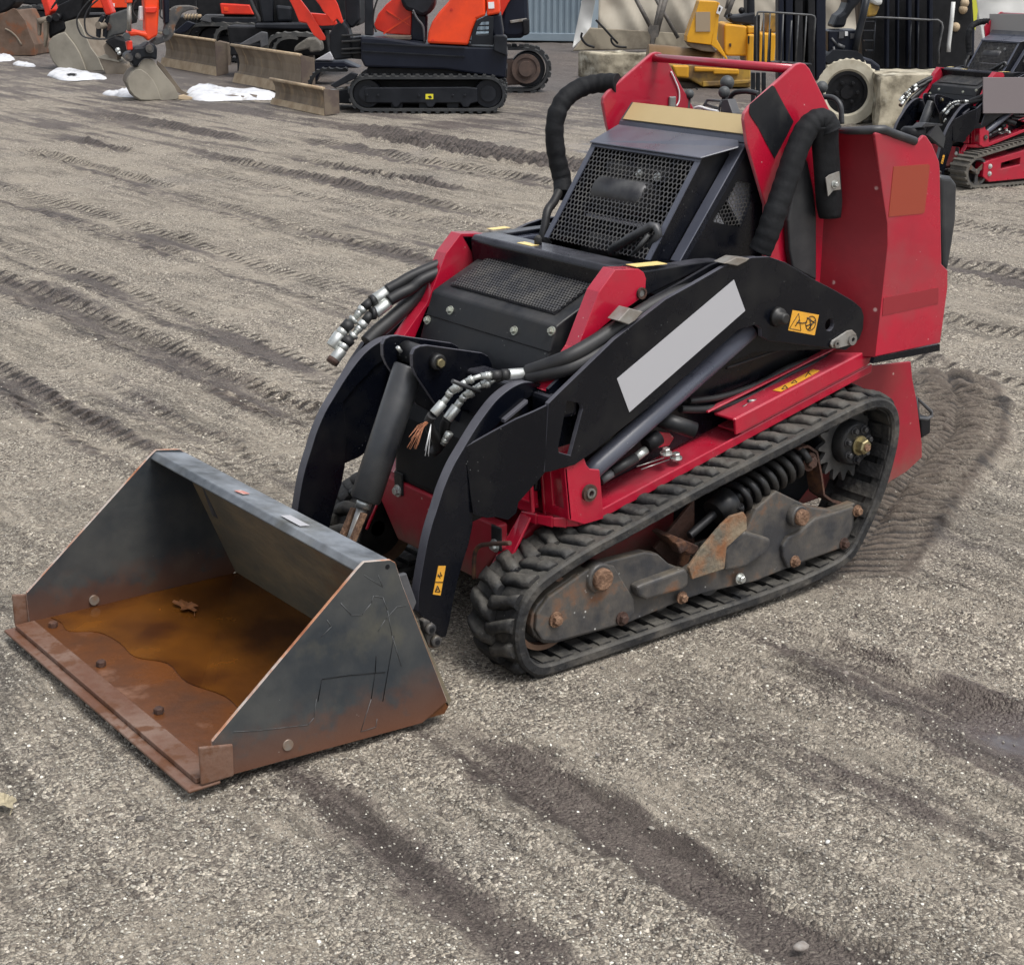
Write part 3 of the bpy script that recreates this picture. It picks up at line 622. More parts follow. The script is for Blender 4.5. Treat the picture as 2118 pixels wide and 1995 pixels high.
def build_body(root):
    # sloped deck over the tracks: flange, lip, channel, pivot bracket
    def deck(mb):
        mb.prism(xz([(.392, .332), (-.62, .556), (-.62, .546), (.392, .322)], .262), (0, .118, 0))
        mb.prism(xz([(.392, .350), (.33, .352), (-.62, .572), (-.62, .548), (.33, .326), (.392, .324)], .376), (0, .006, 0))
        r = [(.392, .380), (.425, .372), (.450, .350), (.468, .310), (.480, .262)]       # rounded front lip that turns inwards
        for (x0, y0), (x1, y1) in zip(r, r[1:]): mb.prism([(x0, y0, .322), (x1, y1, .325), (x1, y1, .348), (x0, y0, .350)], Vector((y1-y0, -(x1-x0), 0)).normalized()*.006)
        mb.prism([(.392, .262, .334), (.392, .378, .334), (.43, .366, .337), (.455, .34, .338), (.478, .262, .342)], (0, 0, -.008))
        mb.prism([(.480, .30, .342), (.480, .262, .345), (.565, .262, .235), (.60, .262, .175), (.585, .285, .165), (.545, .300, .24)], (-.008, 0, -.004))
    both(deck, 'side_deck', m_red, root, bevel=.003)
    def channel(mb):
        mb.prism(xz([(-.062, .522), (-.606, .640), (-.606, .634), (-.062, .516)], .315), (0, .02, 0))
        mb.prism(xz([(-.100, .508), (-.612, .622), (-.612, .615), (-.100, .501)], .315), (0, .073, 0))
        mb.prism(xz([(-.104, .5065), (-.612, .621), (-.614, .580), (-.110, .463)], .380), (0, .010, 0))
        mb.prism(xz([(-.13, .467), (-.60, .575), (-.60, .569), (-.13, .461)], .300), (0, .085, 0))
    for i, o in enumerate(both(channel, 'side_channel', m_red, root, bevel=.005, seg=3)): pass
    def bracket(mb):
        mb.prism(xz([(.449, .482), (.392, .503), (.382, .478), (.372, .466), (.341, .458), (.330, .376), (.326, .332), (.389, .330), (.433, .350)], .392), (0, -.008, 0),
                 holes=[[Vector((.375+math.cos(q*.5236)*.011, .392, .408-math.sin(q*.5236)*.011)) for q in range(12)]])
        mb.prism([(.449, .392, .482), (.433, .392, .350), (.433, .300, .345), (.449, .300, .500)], (-.008, 0, 0),
                 holes=[[(.4475, .375, .465), (.437, .375, .375), (.437, .335, .372), (.4475, .335, .47)]])
        mb.prism(xz([(.449, .505), (.33, .515), (.33, .335), (.433, .335)], .300), (0, -.01, 0))
        mb.prism([(.50, .322, .49), (.49, .322, .36), (.49, .262, .355), (.50, .262, .49)], (-.01, 0, 0), holes=[[(.499, .312, .475), (.4925, .312, .385), (.4925, .280, .385), (.499, .280, .475)]])
        mb.prism(xz([(.50, .49), (.449, .49), (.435, .35), (.49, .355)], .268), (0, .01, 0))
    both(bracket, 'cylinder_bracket', m_red, root, bevel=.002, seg=1)
    def bush(mb): mb.ring((.375, .384, .408), (.375, .400, .408), .021, .013, 20, 1); mb.ring((.375, .384, .408), (.375, .404, .408), .0125, .0075, 20, 0)
    both(bush, 'pivot_bushing', [m_steel, m_rust], root)
    # odds and ends on the deck
    def stub(mb): mb.cyl(on('Z5', (800, 365), 1, .33), on('Z5', (965, 420), 1, .375), .021, 18); mb.cyl(on('Z5', (964, 419.6), 1, .3745), on('Z5', (968, 421), 1, .3765), .017, 18, 1)
    mb = MB(); stub(mb); mb.build('pipe_stub', [m_blackd, m_dark], root)
    for p in ((835, 516), (880, 537)):
        mb = MB(); mb.bolt(on('Z5', p, 1, .35)-Vector((0, 0, .006)), (.1, .1, 1), .0105, .012); mb.build('bolt', m_zinc, root)
    mb = MB(); q = PY('Z5', [(775, 425), (850, 430), (872, 452), (850, 490), (800, 500)], .335); mb.prism(q, (0, -.006, 0)); mb.build('hose_bracket', m_red, root, bevel=.002)
    for nm, mt, a, b, r in (('hose_fitting', m_dark, (745, 490), (800, 450), .020), ('hose_fitting', m_zinc, (690, 548), (742, 508), .011), ('hose_fitting', m_hose, (585, 610), (695, 545), .013), ('hose_fitting', m_grey, (535, 650), (590, 612), .011)):
        mb = MB(); mb.cyl(on('Z5', a, 1, .345), on('Z5', b, 1, .345), r, 14); mb.build(nm, mt, root)
    for a, b in (((700, 585), (825, 545)), ((720, 598), (850, 552))):
        mb = MB(); mb.cyl(on('Z5', a, 1, .36), on('Z5', b, 1, .36), .0013, 6); mb.build('wire', m_steel, root)
    mb = MB(); mb.cyl(on('A3', (705, 555), 1, .355), on('A3', (800, 500), 1, .350), .004, 8); mb.cyl(on('A3', (755, 495), 1, .348), on('A3', (865, 490), 1, .355), .005, 8); mb.build('cotter_pin', m_steel, root)
    # engine side panel, belly hoses
    def side(mb): mb.prism(xz([(.46, .40), (.43, .56), (.25, .66), (-.1, .70), (-.62, .70), (-.62, .56), (.30, .36)], .262), (0, .028, 0))
    both(side, 'engine_side_panel', m_black, root, bevel=.006)
    for pts, r in (([(900, 322), (1050, 318), (1250, 250), (1400, 160), (1560, 95), (1640, 70)], .010), ([(940, 285), (1090, 265), (1260, 205), (1400, 130), (1560, 75)], .008), ([(1110, 135), (1240, 90), (1370, 45)], .004)):
        mb = MB(); mb.tube(cr([on('Z5', p, 1, .318) for p in pts], 5), r, 10); mb.build('hydraulic_hose', m_hose, root)
    # central hull: louvred front box
    mb = MB(); mb.prism(xz([(.375, .788), (.352, .800), (.205, .868), (.10, .868), (.10, .50), (.47, .50), (.44, .60)], .262), (0, -.524, 0))
    hull = mb.build('front_box', m_blackd, root, bevel=.006, seg=3)
    def fx(z): return .375+(.788-z)*(.065/.188)      # front face leans forward going down
    mb = MB(); mb.box((fx(.730)-.01, -.262, .7275), (fx(.730)+.0025, .262, .7300)); mb.build('panel_seam', m_dark, hull)
    for y, z in ((-.245, .716), (-.16, .755), (.115, .752), (.252, .775)):
        mb = MB(); mb.bolt((fx(z), y, z), (1, 0, .35), .0078, .008); mb.build('bolt', m_zincdull, hull)
    d0 = Vector((.345, -.215, .806)); ev = (Vector((.21, 0, .867))-Vector((.352, 0, .800))).normalized(); 
    nrm = Vector((-ev.z, 0, ev.x)); nrm = nrm if nrm.z > 0 else -nrm
    mb = MB(); mb.hexgrid(d0+nrm*.006, (0, 1, 0), ev, 40, 15, .0108, .0034, None); mb.build('expanded_mesh', m_mesh, hull, solid=.0015)
    mb = MB(); o_ = Vector((.345, 0, .8035))+nrm*.001; mb.prism([o_+Vector((0, -.22, 0)), o_+Vector((0, .22, 0)), o_+ev*.14+Vector((0, .22, 0)), o_+ev*.14+Vector((0, -.22, 0))], nrm*.001); mb.build('mesh_backing', m_dark, hull)
    mb = MB(); mb.prism(xz([(.55, .32), (.54, .50), (.50, .60), (.40, .60), (.40, .32)], .20), (0, -.40, 0)); mb.build('front_cover', m_dark, root, bevel=.02, seg=3)
    # red towers
    def tower(mb):
        t = PY('Z3', [(1700, 316), (1830, 312), (1858, 330), (1872, 365), (1868, 425), (1850, 470), (1700, 575), (1600, 660), (1490, 780), (1400, 1000), (1310, 990), (1340, 860), (1480, 740), (1600, 440), (1668, 340)], .338)
        fe = PY('Z3', [(1668, 340), (1600, 440), (1480, 740), (1340, 860)], .338)
        t = [t[0], t[1], t[2], t[3], t[4], t[5], t[6], t[7], t[8], t[9], t[10], PY('Z3', [(1330, 985)], .338)[0], PY('Z3', [(1490, 750)], .338)[0], PY('Z3', [(1610, 440)], .338)[0]]
        mb.prism(t, (0, -.046, 0))
    both(tower, 'arm_tower', m_red, root, bevel=.004, seg=3)
    def tpin(mb): mb.ring((.178, .338, .856), (.178, .345, .856), .014, .009, 20, 0); mb.cyl((.178, .332, .856), (.178, .342, .856), .0085, 16, 1)
    both(tpin, 'pivot_pin', [m_rust, m_steel], root)
    def tboss(mb): mb.cyl((.178, .292, .856), (.178, .252, .856), .023, 22, 0); mb.cyl((.178, .252, .856), (.178, .246, .856), .016, 18, 1)
    both(tboss, 'pin_boss', [m_red, m_spring], root)
    # cross member between the towers and upper links running back
    mb = MB(); mb.prism(xz([(.236, .905), (.225, .918), (.150, .918), (.140, .905), (.145, .850), (.228, .838)], .285), (0, -.57, 0)); cm = mb.build('cross_member', m_black, root, bevel=.006, seg=3)
    def link(mb):
        o_ = PY('C2', [(700, 625), (960, 622), (1130, 596), (1300, 567), (1440, 545), (1560, 540), (1600, 560), (1400, 620), (1250, 690), (960, 830), (880, 858), (800, 820)], .336); mb.prism(o_, (0, -.044, 0))
    both(link, 'upper_link', m_black, root, bevel=.004, seg=2)
    mb = MB(); mb.prism([(.150, -.300, .9195), (.090, -.300, .9195), (.090, -.328, .9195), (.150, -.328, .9195)], (0, 0, .0008)); mb.build('warning_sticker', m_paleyellow, root)
    mb = MB(); mb.prism([(.215, -.105, .9185), (.190, -.105, .9185), (.190, -.045, .9185), (.215, -.045, .9185)], (0, 0, .0008)); mb.build('warning_sticker', m_paleyellow, cm)
    mb = MB(); pl = on('C2', (1130, 590), 1, .334), on('C2', (880, 615), 1, .334); p0, p1 = pl; d_ = (p1-p0); mb.prism([p0+Vector((0, 0, .006)), p1+Vector((0, 0, .006)), p1+Vector((0, -.038, .006)), p0+Vector((0, -.038, .006))], (0, 0, .0015)); mb.build('warning_sticker', m_paleyellow, root)
    # flat tray beside the hood on the far side
    mb = MB(); mb.prism([(.20, -.26, .900), (-.20, -.26, .900), (-.25, -.345, .895), (.12, -.345, .890)], (0, 0, -.012)); mb.build('hood_tray', m_hood, root, bevel=.003)
    # ---- hood
    P1, P0 = Vector((-.236, 0, 1.172)), Vector((-.022, 0, .895)); dn = (P0-P1).normalized(); no = Vector((dn.z*-1, 0, dn.x)); no = no if no.x > 0 else -no
    hood = None
    mb = MB()
    for s_ in (-1, 1):
        ya, yb = (.216*s_, .252*s_)
        mb.prism([P1+Vector((0, ya, 0)), P1+Vector((0, yb, 0)), P0+Vector((0, yb, 0)), P0+Vector((0, ya, 0))], -no*.02)
    # upper sheet
    mb.prism([(-.236, -.246, 1.172), (-.236, .246, 1.172), (-.243, .246, 1.190), (-.243, -.246, 1.190)], (-.02, 0, 0))
    mb.prism([P1+Vector((0, -.216, 0)), P1+Vector((0, .216, 0)), P1+dn*.035+Vector((0, .216, 0)), P1+dn*.035+Vector((0, -.216, 0))], -no*.01)
    hood = mb.build('hood', m_hood, root, bevel=.002, seg=1)
    for s_ in (-1, 1):       # side sheets with a hexagonal window
        o_ = [P1, P0, Vector((-.06, 0, .86)), Vector((-.42, 0, .86)), Vector((-.42, 0, 1.02)), Vector((-.30, 0, 1.17))]; o_ = [p+Vector((0, .252*s_, 0))-no*.002 for p in o_]
        hx = [(700, 1470), (820, 1250), (960, 1290), (960, 1480), (860, 1740), (640, 1700), (560, 1680)]
        hl = [Vector((p.x, .252*s_, p.z)) for p in PY('C1', hx, .252)]
        mb = MB(); mb.prism(o_, (0, -.006*s_, 0), holes=[hl]); sh = mb.build('hood_side', m_black, hood)
        xs = [p.x for p in hl]; zs = [p.z for p in hl]
        x0_, z0_ = max(xs)+.004, min(zs)-.004; pol = [(x0_-p.x, p.z-z0_) for p in hl]; mb = MB(); mb.hexgrid((x0_, .248*s_, z0_), (-1, 0, 0), (0, 0, 1), 18, 22, .0120, .0022, inside=lambda a, b: inpoly(a, b, pol)); mb.build('side_mesh', m_mesh, sh, solid=.001)
        mb = MB(); b_ = PY('C1', [(720, 1470), (830, 1240), (950, 1260), (960, 1450), (850, 1720)], .225); mb.prism([Vector((p.x, p.y*s_, p.z)) for p in b_], (0, -.01*s_, 0))
        b_ = PY('C1', [(560, 1720), (625, 1590), (690, 1720), (650, 1760)], .225); mb.prism([Vector((p.x, p.y*s_, p.z)) for p in b_], (0, -.01*s_, 0)); mb.build('heat_shield', m_bright, sh)
    mb = MB(); mb.prism([(-.245, -.246, 1.190), (-.245, .246, 1.190), (-.284, .246, 1.236), (-.284, -.246, 1.236)], (-.012, 0, -.006)); mb.build('hood_brow', m_grey, hood, bevel=.002)
    mb = MB(); mb.prism([(-.2445, -.232, 1.1925), (-.2445, .240, 1.1925), (-.2805, .240, 1.2345), (-.2805, -.232, 1.2345)], (.0018, 0, .0018)); mb.build('decal_band', m_cream, hood)
    mb = MB(); mb.prism([(-.26, -.25, 1.17), (-.26, .25, 1.17), (-.42, .25, 1.17), (-.42, -.25, 1.17)], (0, 0, -.02)); mb.build('dash_plate', m_dark, hood)
    # grille box standing off the hood
    T, B = Vector((-.126, 0, 1.141)), Vector((.040, 0, .900)); g = (B-T).normalized(); gn = Vector((-g.z, 0, g.x)); gn = gn if gn.x > 0 else -gn; GL = (B-T).length; W_ = .214
    dep = (T-P1).dot(gn)
    mb = MB()
    for s_ in (-1, 1):
        y0 = s_*W_; back = Vector((-.055, 0, -.045))
        mb.prism([T+Vector((0, y0, 0)), B+Vector((0, y0, 0)), B+Vector((0, y0-s_*.018, 0)), T+Vector((0, y0-s_*.018, 0))], gn*.003)
        mb.prism([T+Vector((0, y0, 0)), B+Vector((0, y0, 0)), P0+Vector((0, y0, 0)), P1+Vector((0, y0, .0))], (0, -s_*.003, 0), mi=1)
    mb.prism([T+Vector((0, -W_, 0)), T+Vector((0, W_, 0)), T+g*.014+Vector((0, W_, 0)), T+g*.014+Vector((0, -W_, 0))], gn*.004)
    gf = mb.build('grille_frame', [m_hood, m_black], hood)
    mb = MB(); mb.prism([T+Vector((.012, -W_-.004, -.002)), T+Vector((.012, W_+.004, -.002)), Vector((-.205, W_+.045, 1.163)), Vector((-.228, W_+.02, 1.176)), Vector((-.228, -W_-.02, 1.176))], (0, 0, .004)); mb.build('grille_lip', m_hood, hood, bevel=.0015, seg=1)
    mb = MB(); nu = int((2*W_-.03)/.0152); mb.hexgrid(B+Vector((0, -W_+.015, 0)), (0, 1, 0), -g, nu, int((GL-.014)/.0152/.866), .0152, .0030); mb.build('hex_mesh', m_mesh, gf, solid=.0016)
    # engine seen through the mesh
    for s_ in (1, -1):
        mb = MB(); mb.prism(xz([(P1.x, P1.z-.01), (P0.x, P0.z), (-.10, .86), (-.42, .86), (-.42, 1.02), (-.30, 1.16)], .208*s_), (0, -.004*s_, 0)); mb.build('engine_liner', m_dark, hood)
    bp = [T-gn*.10, B-gn*.10]
    mb = MB(); mb.prism([bp[0]+Vector((.0, -.212, .068)), bp[0]+Vector((.0, .212, .068)), bp[0]+Vector((0, .21, 0)), bp[1]+Vector((0, .21, -.05)), bp[1]+Vector((0, -.21, -.05)), bp[0]+Vector((0, -.21, 0))], -gn*.01); mb.build('engine_bulkhead', m_dark, hood)
    mid = (T+B)/2-gn*.055
    mb = MB(); mb.tube([mid+Vector((0, -.13, .03)), mid+Vector((0, -.12, .03)), mid+Vector((0, .06, .03)), mid+Vector((0, .07, .03))], [.03, .048, .048, .03], 24); mb.build('muffler', m_engine, hood)
    mb = MB(); mb.box((mid.x+.012, -.16, mid.z-.034), (mid.x+.03, .06, mid.z-.028)); mb.build('engine_rail', m_bright, hood)
    mb = MB(); mb.box((mid.x-.06, -.14, mid.z+.075), (mid.x-.02, .10, mid.z+.11)); mb.build('engine_bracket', m_engine, hood, bevel=.006)
    for y in (.0, .07):
        mb = MB(); mb.bolt((mid.x-.018, y, mid.z+.09), (1, 0, .3), .008, .008); mb.build('bolt', m_zinc, hood)
    mb = MB(); mb.box((mid.x+.03, -.12, mid.z-.12), (mid.x+.06, .0, mid.z-.07)); mb.build('engine_block', m_engine, hood, bevel=.01)
    # hood handle, peg, grommet hose
    h0 = [on('C2', p, 1, yy) for p, yy in (((690, 490), .06), ((680, 455), .06), ((830, 360), .12), ((1000, 262), .18), ((1040, 270), .19), ((1065, 330), .205), ((960, 480), .17))]
    mb = MB(); mb.tube(h0, [.010, .012, .012, .012, .012, .012, .008], 8); mb.build('support_strut', m_foam, root)
    mb = MB(); mb.cyl(on('C2', (985, 330), 1, .18), on('C2', (850, 500), 1, .14), .006, 8); mb.build('support_strut', m_engine, root)
    mb = MB(); c = Vector((.185, -.055, .915)); mb.tube([c, c+Vector((0, 0, .02)), c+Vector((0, 0, .027))], [.010, .010, .005], 14); mb.build('rubber_peg', m_rubber, root)
    # ---- upright plates and grab bar
    up = [(-.202, 1.250), (-.215, 1.264), (-.354, 1.349), (-.374, 1.361), (-.392, 1.364), (-.408, 1.361), (-.425, 1.348), (-.540, 1.200), (-.560, .78), (-.30, .78), (-.289, 1.014), (-.216, 1.173), (-.200, 1.235)]
    for s_ in (1, -1):
        mb = MB(); mb.prism(xz(up, .278*s_), (0, -.012*s_, 0), mside=1); pl = mb.build('side_plate', [m_red, m_rededge], root, bevel=.003, seg=2)
        if s_ == 1:
            dk = PY('C1', [(1180, 283), (1205, 298), (1290, 460), (1400, 655), (1330, 800), (1205, 1035), (1120, 880), (1040, 720), (962, 605), (942, 560), (948, 480)], .2795)
            mb = MB(); mb.prism(dk, (0, -.001, 0)); mb.build('grip_pad', m_blackd, pl)
    mb = MB(); mb.cyl((-.385, -.268, 1.348), (-.385, .268, 1.348), .0115, 20); mb.build('grab_bar', m_red, root)
    # controls
    for (px, x, r, ) in (((325, 372), -.52, .0135), ((715, 255), -.60, .0200), ((685, 352), -.50, .0160), ((1688, 302), -.66, .0165)):
        c = on('C1', px, 0, x); mb = MB(); mb.sphere(c, r*1.02, 20, 12); mb.cyl(c-Vector((-.01, 0, .14)), c-Vector((0, 0, r*.7)), .0055, 10, 1); mb.build('control_knob', [m_knob, m_dark], root)
    mb = MB(); q = PX('C1', [(655, 560), (640, 430), (720, 425), (775, 575)], -.47); mb.prism(q, (-.03, 0, 0)); mb.build('lever_guard', m_grey, root, bevel=.002)
    mb = MB(); q = PX('C1', [(460, 520), (510, 435), (655, 440), (630, 540)], -.47)
    for i in range(4): mb.cyl(q[i], q[(i+1) % 4], .0035, 6)
    mb.cyl((q[1]+q[0])/2, (q[2]*.2+q[3]*.8), .0035, 6); mb.build('lever_guard', m_grey, root)
    mb = MB(); mb.tube(cr(PX('C1', [(380, 540), (385, 515), (440, 505), (520, 530), (620, 550)], -.46), 4), .004, 8); mb.build('control_cable', m_white, root)
    for pts, x in (([(735, 560), (745, 420), (790, 362), (880, 345), (960, 350), (1040, 370)], -.62), ([(1640, 400), (1720, 400), (1800, 410), (1855, 450), (1885, 520), (1893, 680)], -.70)):
        mb = MB(); mb.tube(cr(PX('C1', pts, x), 6), .0075, 12); mb.build('hand_hoop', m_foam, root)
    mb = MB(); mb.tube(cr(PY('C1', [(140, 140), (185, 240), (222, 340), (222, 440), (195, 495)], -.262), 5), .0022, 6); mb.build('lanyard', m_white, root)
    mb = MB(); p = on('C1', (150, 455), 1, -.262); mb.obox(p, (.012, 0, 0), (0, .004, 0), (0, 0, .016)); mb.build('lanyard_clip', m_steel, root, bevel=.003)
    # ---- rear operator station
    oe = [Vector((-.527, .4195, 1.193))]+PY('Z2', [(1041, 240), (1060, 440), (1080, 640), (1108, 820), (1110, 960), (1095, 1100), (1060, 1420), (1030, 1680)], .4195)
    for s_ in (1, -1):
        mb = MB(); ob = [Vector((p.x+.001, p.y*s_, p.z)) for p in oe]; ib = [Vector((-.500, .265*s_, p.z)) for p in oe]; k = len(ob)
        mb.add(ob+ib+[p-Vector((.008, 0, 0)) for p in ob+ib], [[i, i+1, k+i+1, k+i] for i in range(k-1)]+[[2*k+i, 3*k+i, 3*k+i+1, 2*k+i+1] for i in range(k-1)], 0, True); mb.build('station_front', m_redshade, root)
    bp = PY('Z2', [(1028, 240), (1040, 232), (1280, 285), (1310, 285), (1345, 248), (1362, 255), (1400, 310), (1445, 420), (1450, 470), (1460, 1080), (1500, 1120), (1500, 1230), (1452, 1590), (1030, 1680), (1060, 1420), (1095, 1100), (1110, 960), (1108, 820), (1080, 640)], .42)
    mb = MB(); mb.prism(bp, (0, -.010, 0)); sp = mb.build('station_side', m_red, root, bevel=.003)
    mb = MB(); mb.prism([Vector((p.x, -p.y, p.z)) for p in bp], (0, .010, 0)); mb.build('station_side', m_red, root, bevel=.003)
    mb = MB(); mb.prism(PY('Z2', [(1028, 1683), (1448, 1596), (1448, 1640), (1012, 1722)], .4215), (0, -.012, 0)); mb.build('bumper_strip', m_black, sp)
    mb = MB(); mb.prism(PY('Z2', [(1150, 452), (1372, 436), (1384, 446), (1350, 745), (1335, 755), (1118, 776)], .4212), (0, -.0015, 0)); mb.build('decal', m_orangedecal, sp)
    mb = MB(); mb.prism(PY('Z2', [(1085, 1300), (1440, 1232), (1438, 1335), (1078, 1415)], .4212), (0, -.0015, 0)); mb.build('decal', m_reddecal, sp)
    mb = MB(); mb.prism(xz([(-.62, .60), (-.62, 1.12), (-.80, 1.06), (-.845, .80), (-.845, .62)], .405), (0, -.81, 0)); mb.build('station_shell', m_dark, root, bevel=.01)
    mb = MB(); rp = PY('Z2', [(1450, 505), (1530, 515), (1568, 560), (1560, 790), (1535, 960), (1505, 1135), (1470, 1110), (1462, 900)], .36); mb.prism(rp, (0, -.70, 0)); mb.build('operator_pad', m_foam, root, bevel=.02, seg=4)
    tt = [Vector((-.505, -.28, 1.188)), Vector((-.510, .28, 1.190))] + [on('Z2', p, 1, .424) for p in ((1030, 215), (1120, 228), (1240, 262), (1290, 292))]
    mb = MB(); mb.tube([Vector((-.515, .255, 1.183)), Vector((-.522, .33, 1.190)), Vector((-.530, .405, 1.200))]+[Vector((-.56, .418, 1.200)), on('Z2', (1150, 240), 1, .418), on('Z2', (1285, 288), 1, .418)], .0115, 12); mb.build('edge_trim', m_foam, root)
    mb = MB(); c = on('Z2', (1275, 225), 1, .33); mb.tube([c-Vector((0, 0, .03)), c+Vector((0, 0, .004)), c+Vector((0, 0, .012))], [.033, .033, .026], 14); mb.build('fuel_cap', m_dark, root)
    mb = MB(); q = PY('Z2', [(1355, 250), (1410, 170), (1462, 262), (1448, 330)], .36); mb.prism(q, (0, .012, 0)); q2 = PY('Z2', [(1270, 190), (1300, 165), (1412, 172), (1405, 182)], .34); mb.prism(q2, (0, .03, 0)); mb.build('hinge_bracket', m_foam, root)
    # skirt behind the track
    sk = PY('A5', [(380, 215), (590, 60), (880, 28), (890, 150), (925, 330), (962, 640), (962, 742), (845, 850), (735, 915), (680, 960), (560, 960)], .27)
    def skirt(mb): mb.prism(sk, (0, -.010, 0))
    both(skirt, 'rear_skirt', m_reddirty, root, bevel=.002)
    mb = MB(); mb.prism([(-.60, -.27, .57), (-.86, -.27, .57), (-.86, .27, .57), (-.60, .27, .57)], (0, 0, .03)); mb.build('rear_floor', m_dark, root)
    mb = MB(); q = PY('A5', [(925, 300), (1030, 400), (1035, 430), (1000, 455), (935, 450)], .15); mb.tube(q, .006, 8, closed=True); mb.build('tow_loop', m_grey, root)
    mb = MB(); mb.prism(PY('A5', [(950, 455), (1030, 440), (1025, 560), (960, 600)], .12), (0, -.08, 0)); mb.build('rear_step', m_dark, root, bevel=.004)
    # ---- sleeved hose bundles
    def yy(z, lst): return [on(z, p, 1, y) for p, y in lst]
    mb = MB(); pth = yy('Z2', [((285, 1000), .315), ((330, 900), .325), ((380, 760), .33), ((430, 620), .33), ((480, 470), .33), ((530, 330), .33), ((590, 210), .33), ((655, 155), .335), ((710, 165), .345), ((742, 230), .355)])
    pth = cr(pth, 7); mb.tube(pth, [.030+.0016*mnoise.noise(Vector((i*.31, 3, 0)))+.0008*math.sin(i*1.7+1) for i in range(len(pth))], 20); mb.build('hose_sleeve', m_sleeve, root)
    mb = MB(); fl = yy('Z2', [((705, 190), .345), ((705, 300), .335), ((715, 450), .330), ((725, 600), .328), ((735, 780), .325)])
    for a_, b_ in zip(fl, fl[1:]): pass
    ring = []
    for i, p in enumerate(cr(fl, 5)): 
        hw = .046 if i < 17 else .046-.004*(i-17)
        ring.append([p+Vector((hw, 0, 0)), p+Vector((hw*.7, .018, 0)), p+Vector((0, .024, 0)), p+Vector((-hw*.7, .018, 0)), p+Vector((-hw, 0, 0)), p+Vector((-hw*.7, -.015, 0)), p+Vector((0, -.02, 0)), p+Vector((hw*.7, -.015, 0))])
    mb.loft(ring, smooth=True); mb.build('hose_sleeve', m_sleeve, root)
    mb = MB(); q = PY('Z2', [(712, 525), (735, 505), (800, 482), (810, 600), (760, 608), (728, 645)], .362); mb.prism(q, (0, -.003, 0)); cl = mb.build('clamp_plate', m_steelmatte, root, bevel=.001)
    mb = MB(); mb.bolt(on('Z2', (765, 565), 1, .362), (0, 1, 0), .007, .009); mb.build('bolt', m_zinc, cl)
    # grey deflector beside it
    mb = MB(); fn = PY('Z2', [(575, 380), (600, 420), (640, 620), (655, 760), (655, 1190), (500, 1110), (480, 1000), (470, 800), (500, 610), (560, 420)], .300); mb.prism(fn, (0, -.02, 0)); mb.build('side_deflector', m_foam, root, bevel=.006, seg=3)
    pth = cr(yy('Z1', [((560, 262), -.27), ((470, 262), -.31), ((360, 282), -.34), ((260, 345), -.35), ((205, 440), -.35), ((190, 560), -.35), ((205, 700), -.345), ((235, 830), -.335), ((240, 920), -.31)]), 7)
    mb = MB(); mb.tube(pth, [.0260+.0022*mnoise.noise(Vector((i*.37, 9, 0)))+.0008*math.sin(i*1.9) for i in range(len(pth))], 18); mb.build('hose_sleeve', m_sleeve, root)
    pth = cr(yy('Z1', [((215, 900), -.30), ((185, 960), -.28), ((150, 1010), -.265), ((135, 1090), -.255), ((125, 1170), -.25), ((160, 1215), -.24)]), 12)
    mb = MB(); mb.tube(pth, [.0125 if i % 2 else .0105 for i in range(len(pth))], 12); mb.build('ribbed_hose', m_hose, root)
    # ---- loader arms
    AP = [(.504, .650), (.467, .674), (.308, .774), (.153, .848), (.060, .876), (-.036, .907), (-.080, .914), (-.130, .917), (-.189, .912), (-.245, .892), (-.343, .841), (-.430, .800), (-.505, .762), (-.540, .738), (-.552, .715),
          (-.552, .680), (-.540, .655), (-.518, .643), (-.489, .632), (-.369, .660), (-.200, .698), (-.175, .712), (-.172, .733), (-.152, .746)]+[(p.x, p.z) for p in PY('Z5', [(1165, -40), (1000, 105), (840, 245), (700, 358), (585, 450), (500, 520)], .40)]+[(.425, .488), (.462, .487), (.496, .485), (.515, .487)]
    slot = [Vector((p.x, .40, p.z)) for p in PY('Z5', [(382, 285), (448, 297), (455, 320), (398, 535), (345, 520), (342, 500)], .40)]
    hole = [Vector((-.4215+math.cos(-q*.5236)*.017, .40, .7095+math.sin(-q*.5236)*.017)) for q in range(12)]
    EP, EN = Vector((.665, .3035, 0)), Vector((.626, 1, 0)).normalized()
    def onE(z, p): d = ray(z, p); return CAM+d*((EP-CAM).dot(EN)/d.dot(EN))
    EL = [Vector((.510, .4005, .646))]+[onE('Z4', p) for p in ((1340, 522), (1250, 560), (1120, 630), (988, 704))]+[onE('A2', p) for p in ((560, 330), (578, 480), (596, 610), (700, 640), (770, 632), (865, 655), (930, 600), (945, 520))]+[Vector((.512, .400, .487))]
    for s_ in (1, -1):
        mir = lambda p: Vector((p.x, p.y*s_, p.z))
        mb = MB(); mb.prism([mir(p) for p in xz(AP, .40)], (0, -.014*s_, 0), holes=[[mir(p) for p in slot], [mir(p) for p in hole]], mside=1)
        arm = mb.build('loader_arm', [m_black, m_litedge], root, bevel=.0025, seg=2)
        mb = MB(); tn = Vector((-.006, -.010*s_, 0))
        mb.prism([mir(p) for p in EL], tn, mside=1); mb.build('arm_elbow', [m_black, m_litedge], arm)
        if s_ == 1:
            mb = MB(); mb.prism(PY('D', [(1425, 543), (1447, 603), (1222, 800), (1198, 735)], .4012), (0, -.001, 0)); mb.build('decal', m_decal, arm)
            mb = MB(); sq = PY('Z2', [(498, 1377), (668, 1408), (640, 1540), (470, 1508)], .4012); mb.prism(sq, (0, -.001, 0)); stk = mb.build('warning_sticker', m_yellow, arm)
            tri = PY('Z2', [(537, 1398), (551, 1510), (478, 1495)], .4016); mb = MB()
            for i in range(3): mb.cyl(tri[i], tri[(i+1) % 3], .0009, 4)
            cc = on('Z2', (615, 1463), 1, .4016); mb.ring(cc-Vector((0, .0004, 0)), cc+Vector((0, .0004, 0)), .0195, .0172, 24)
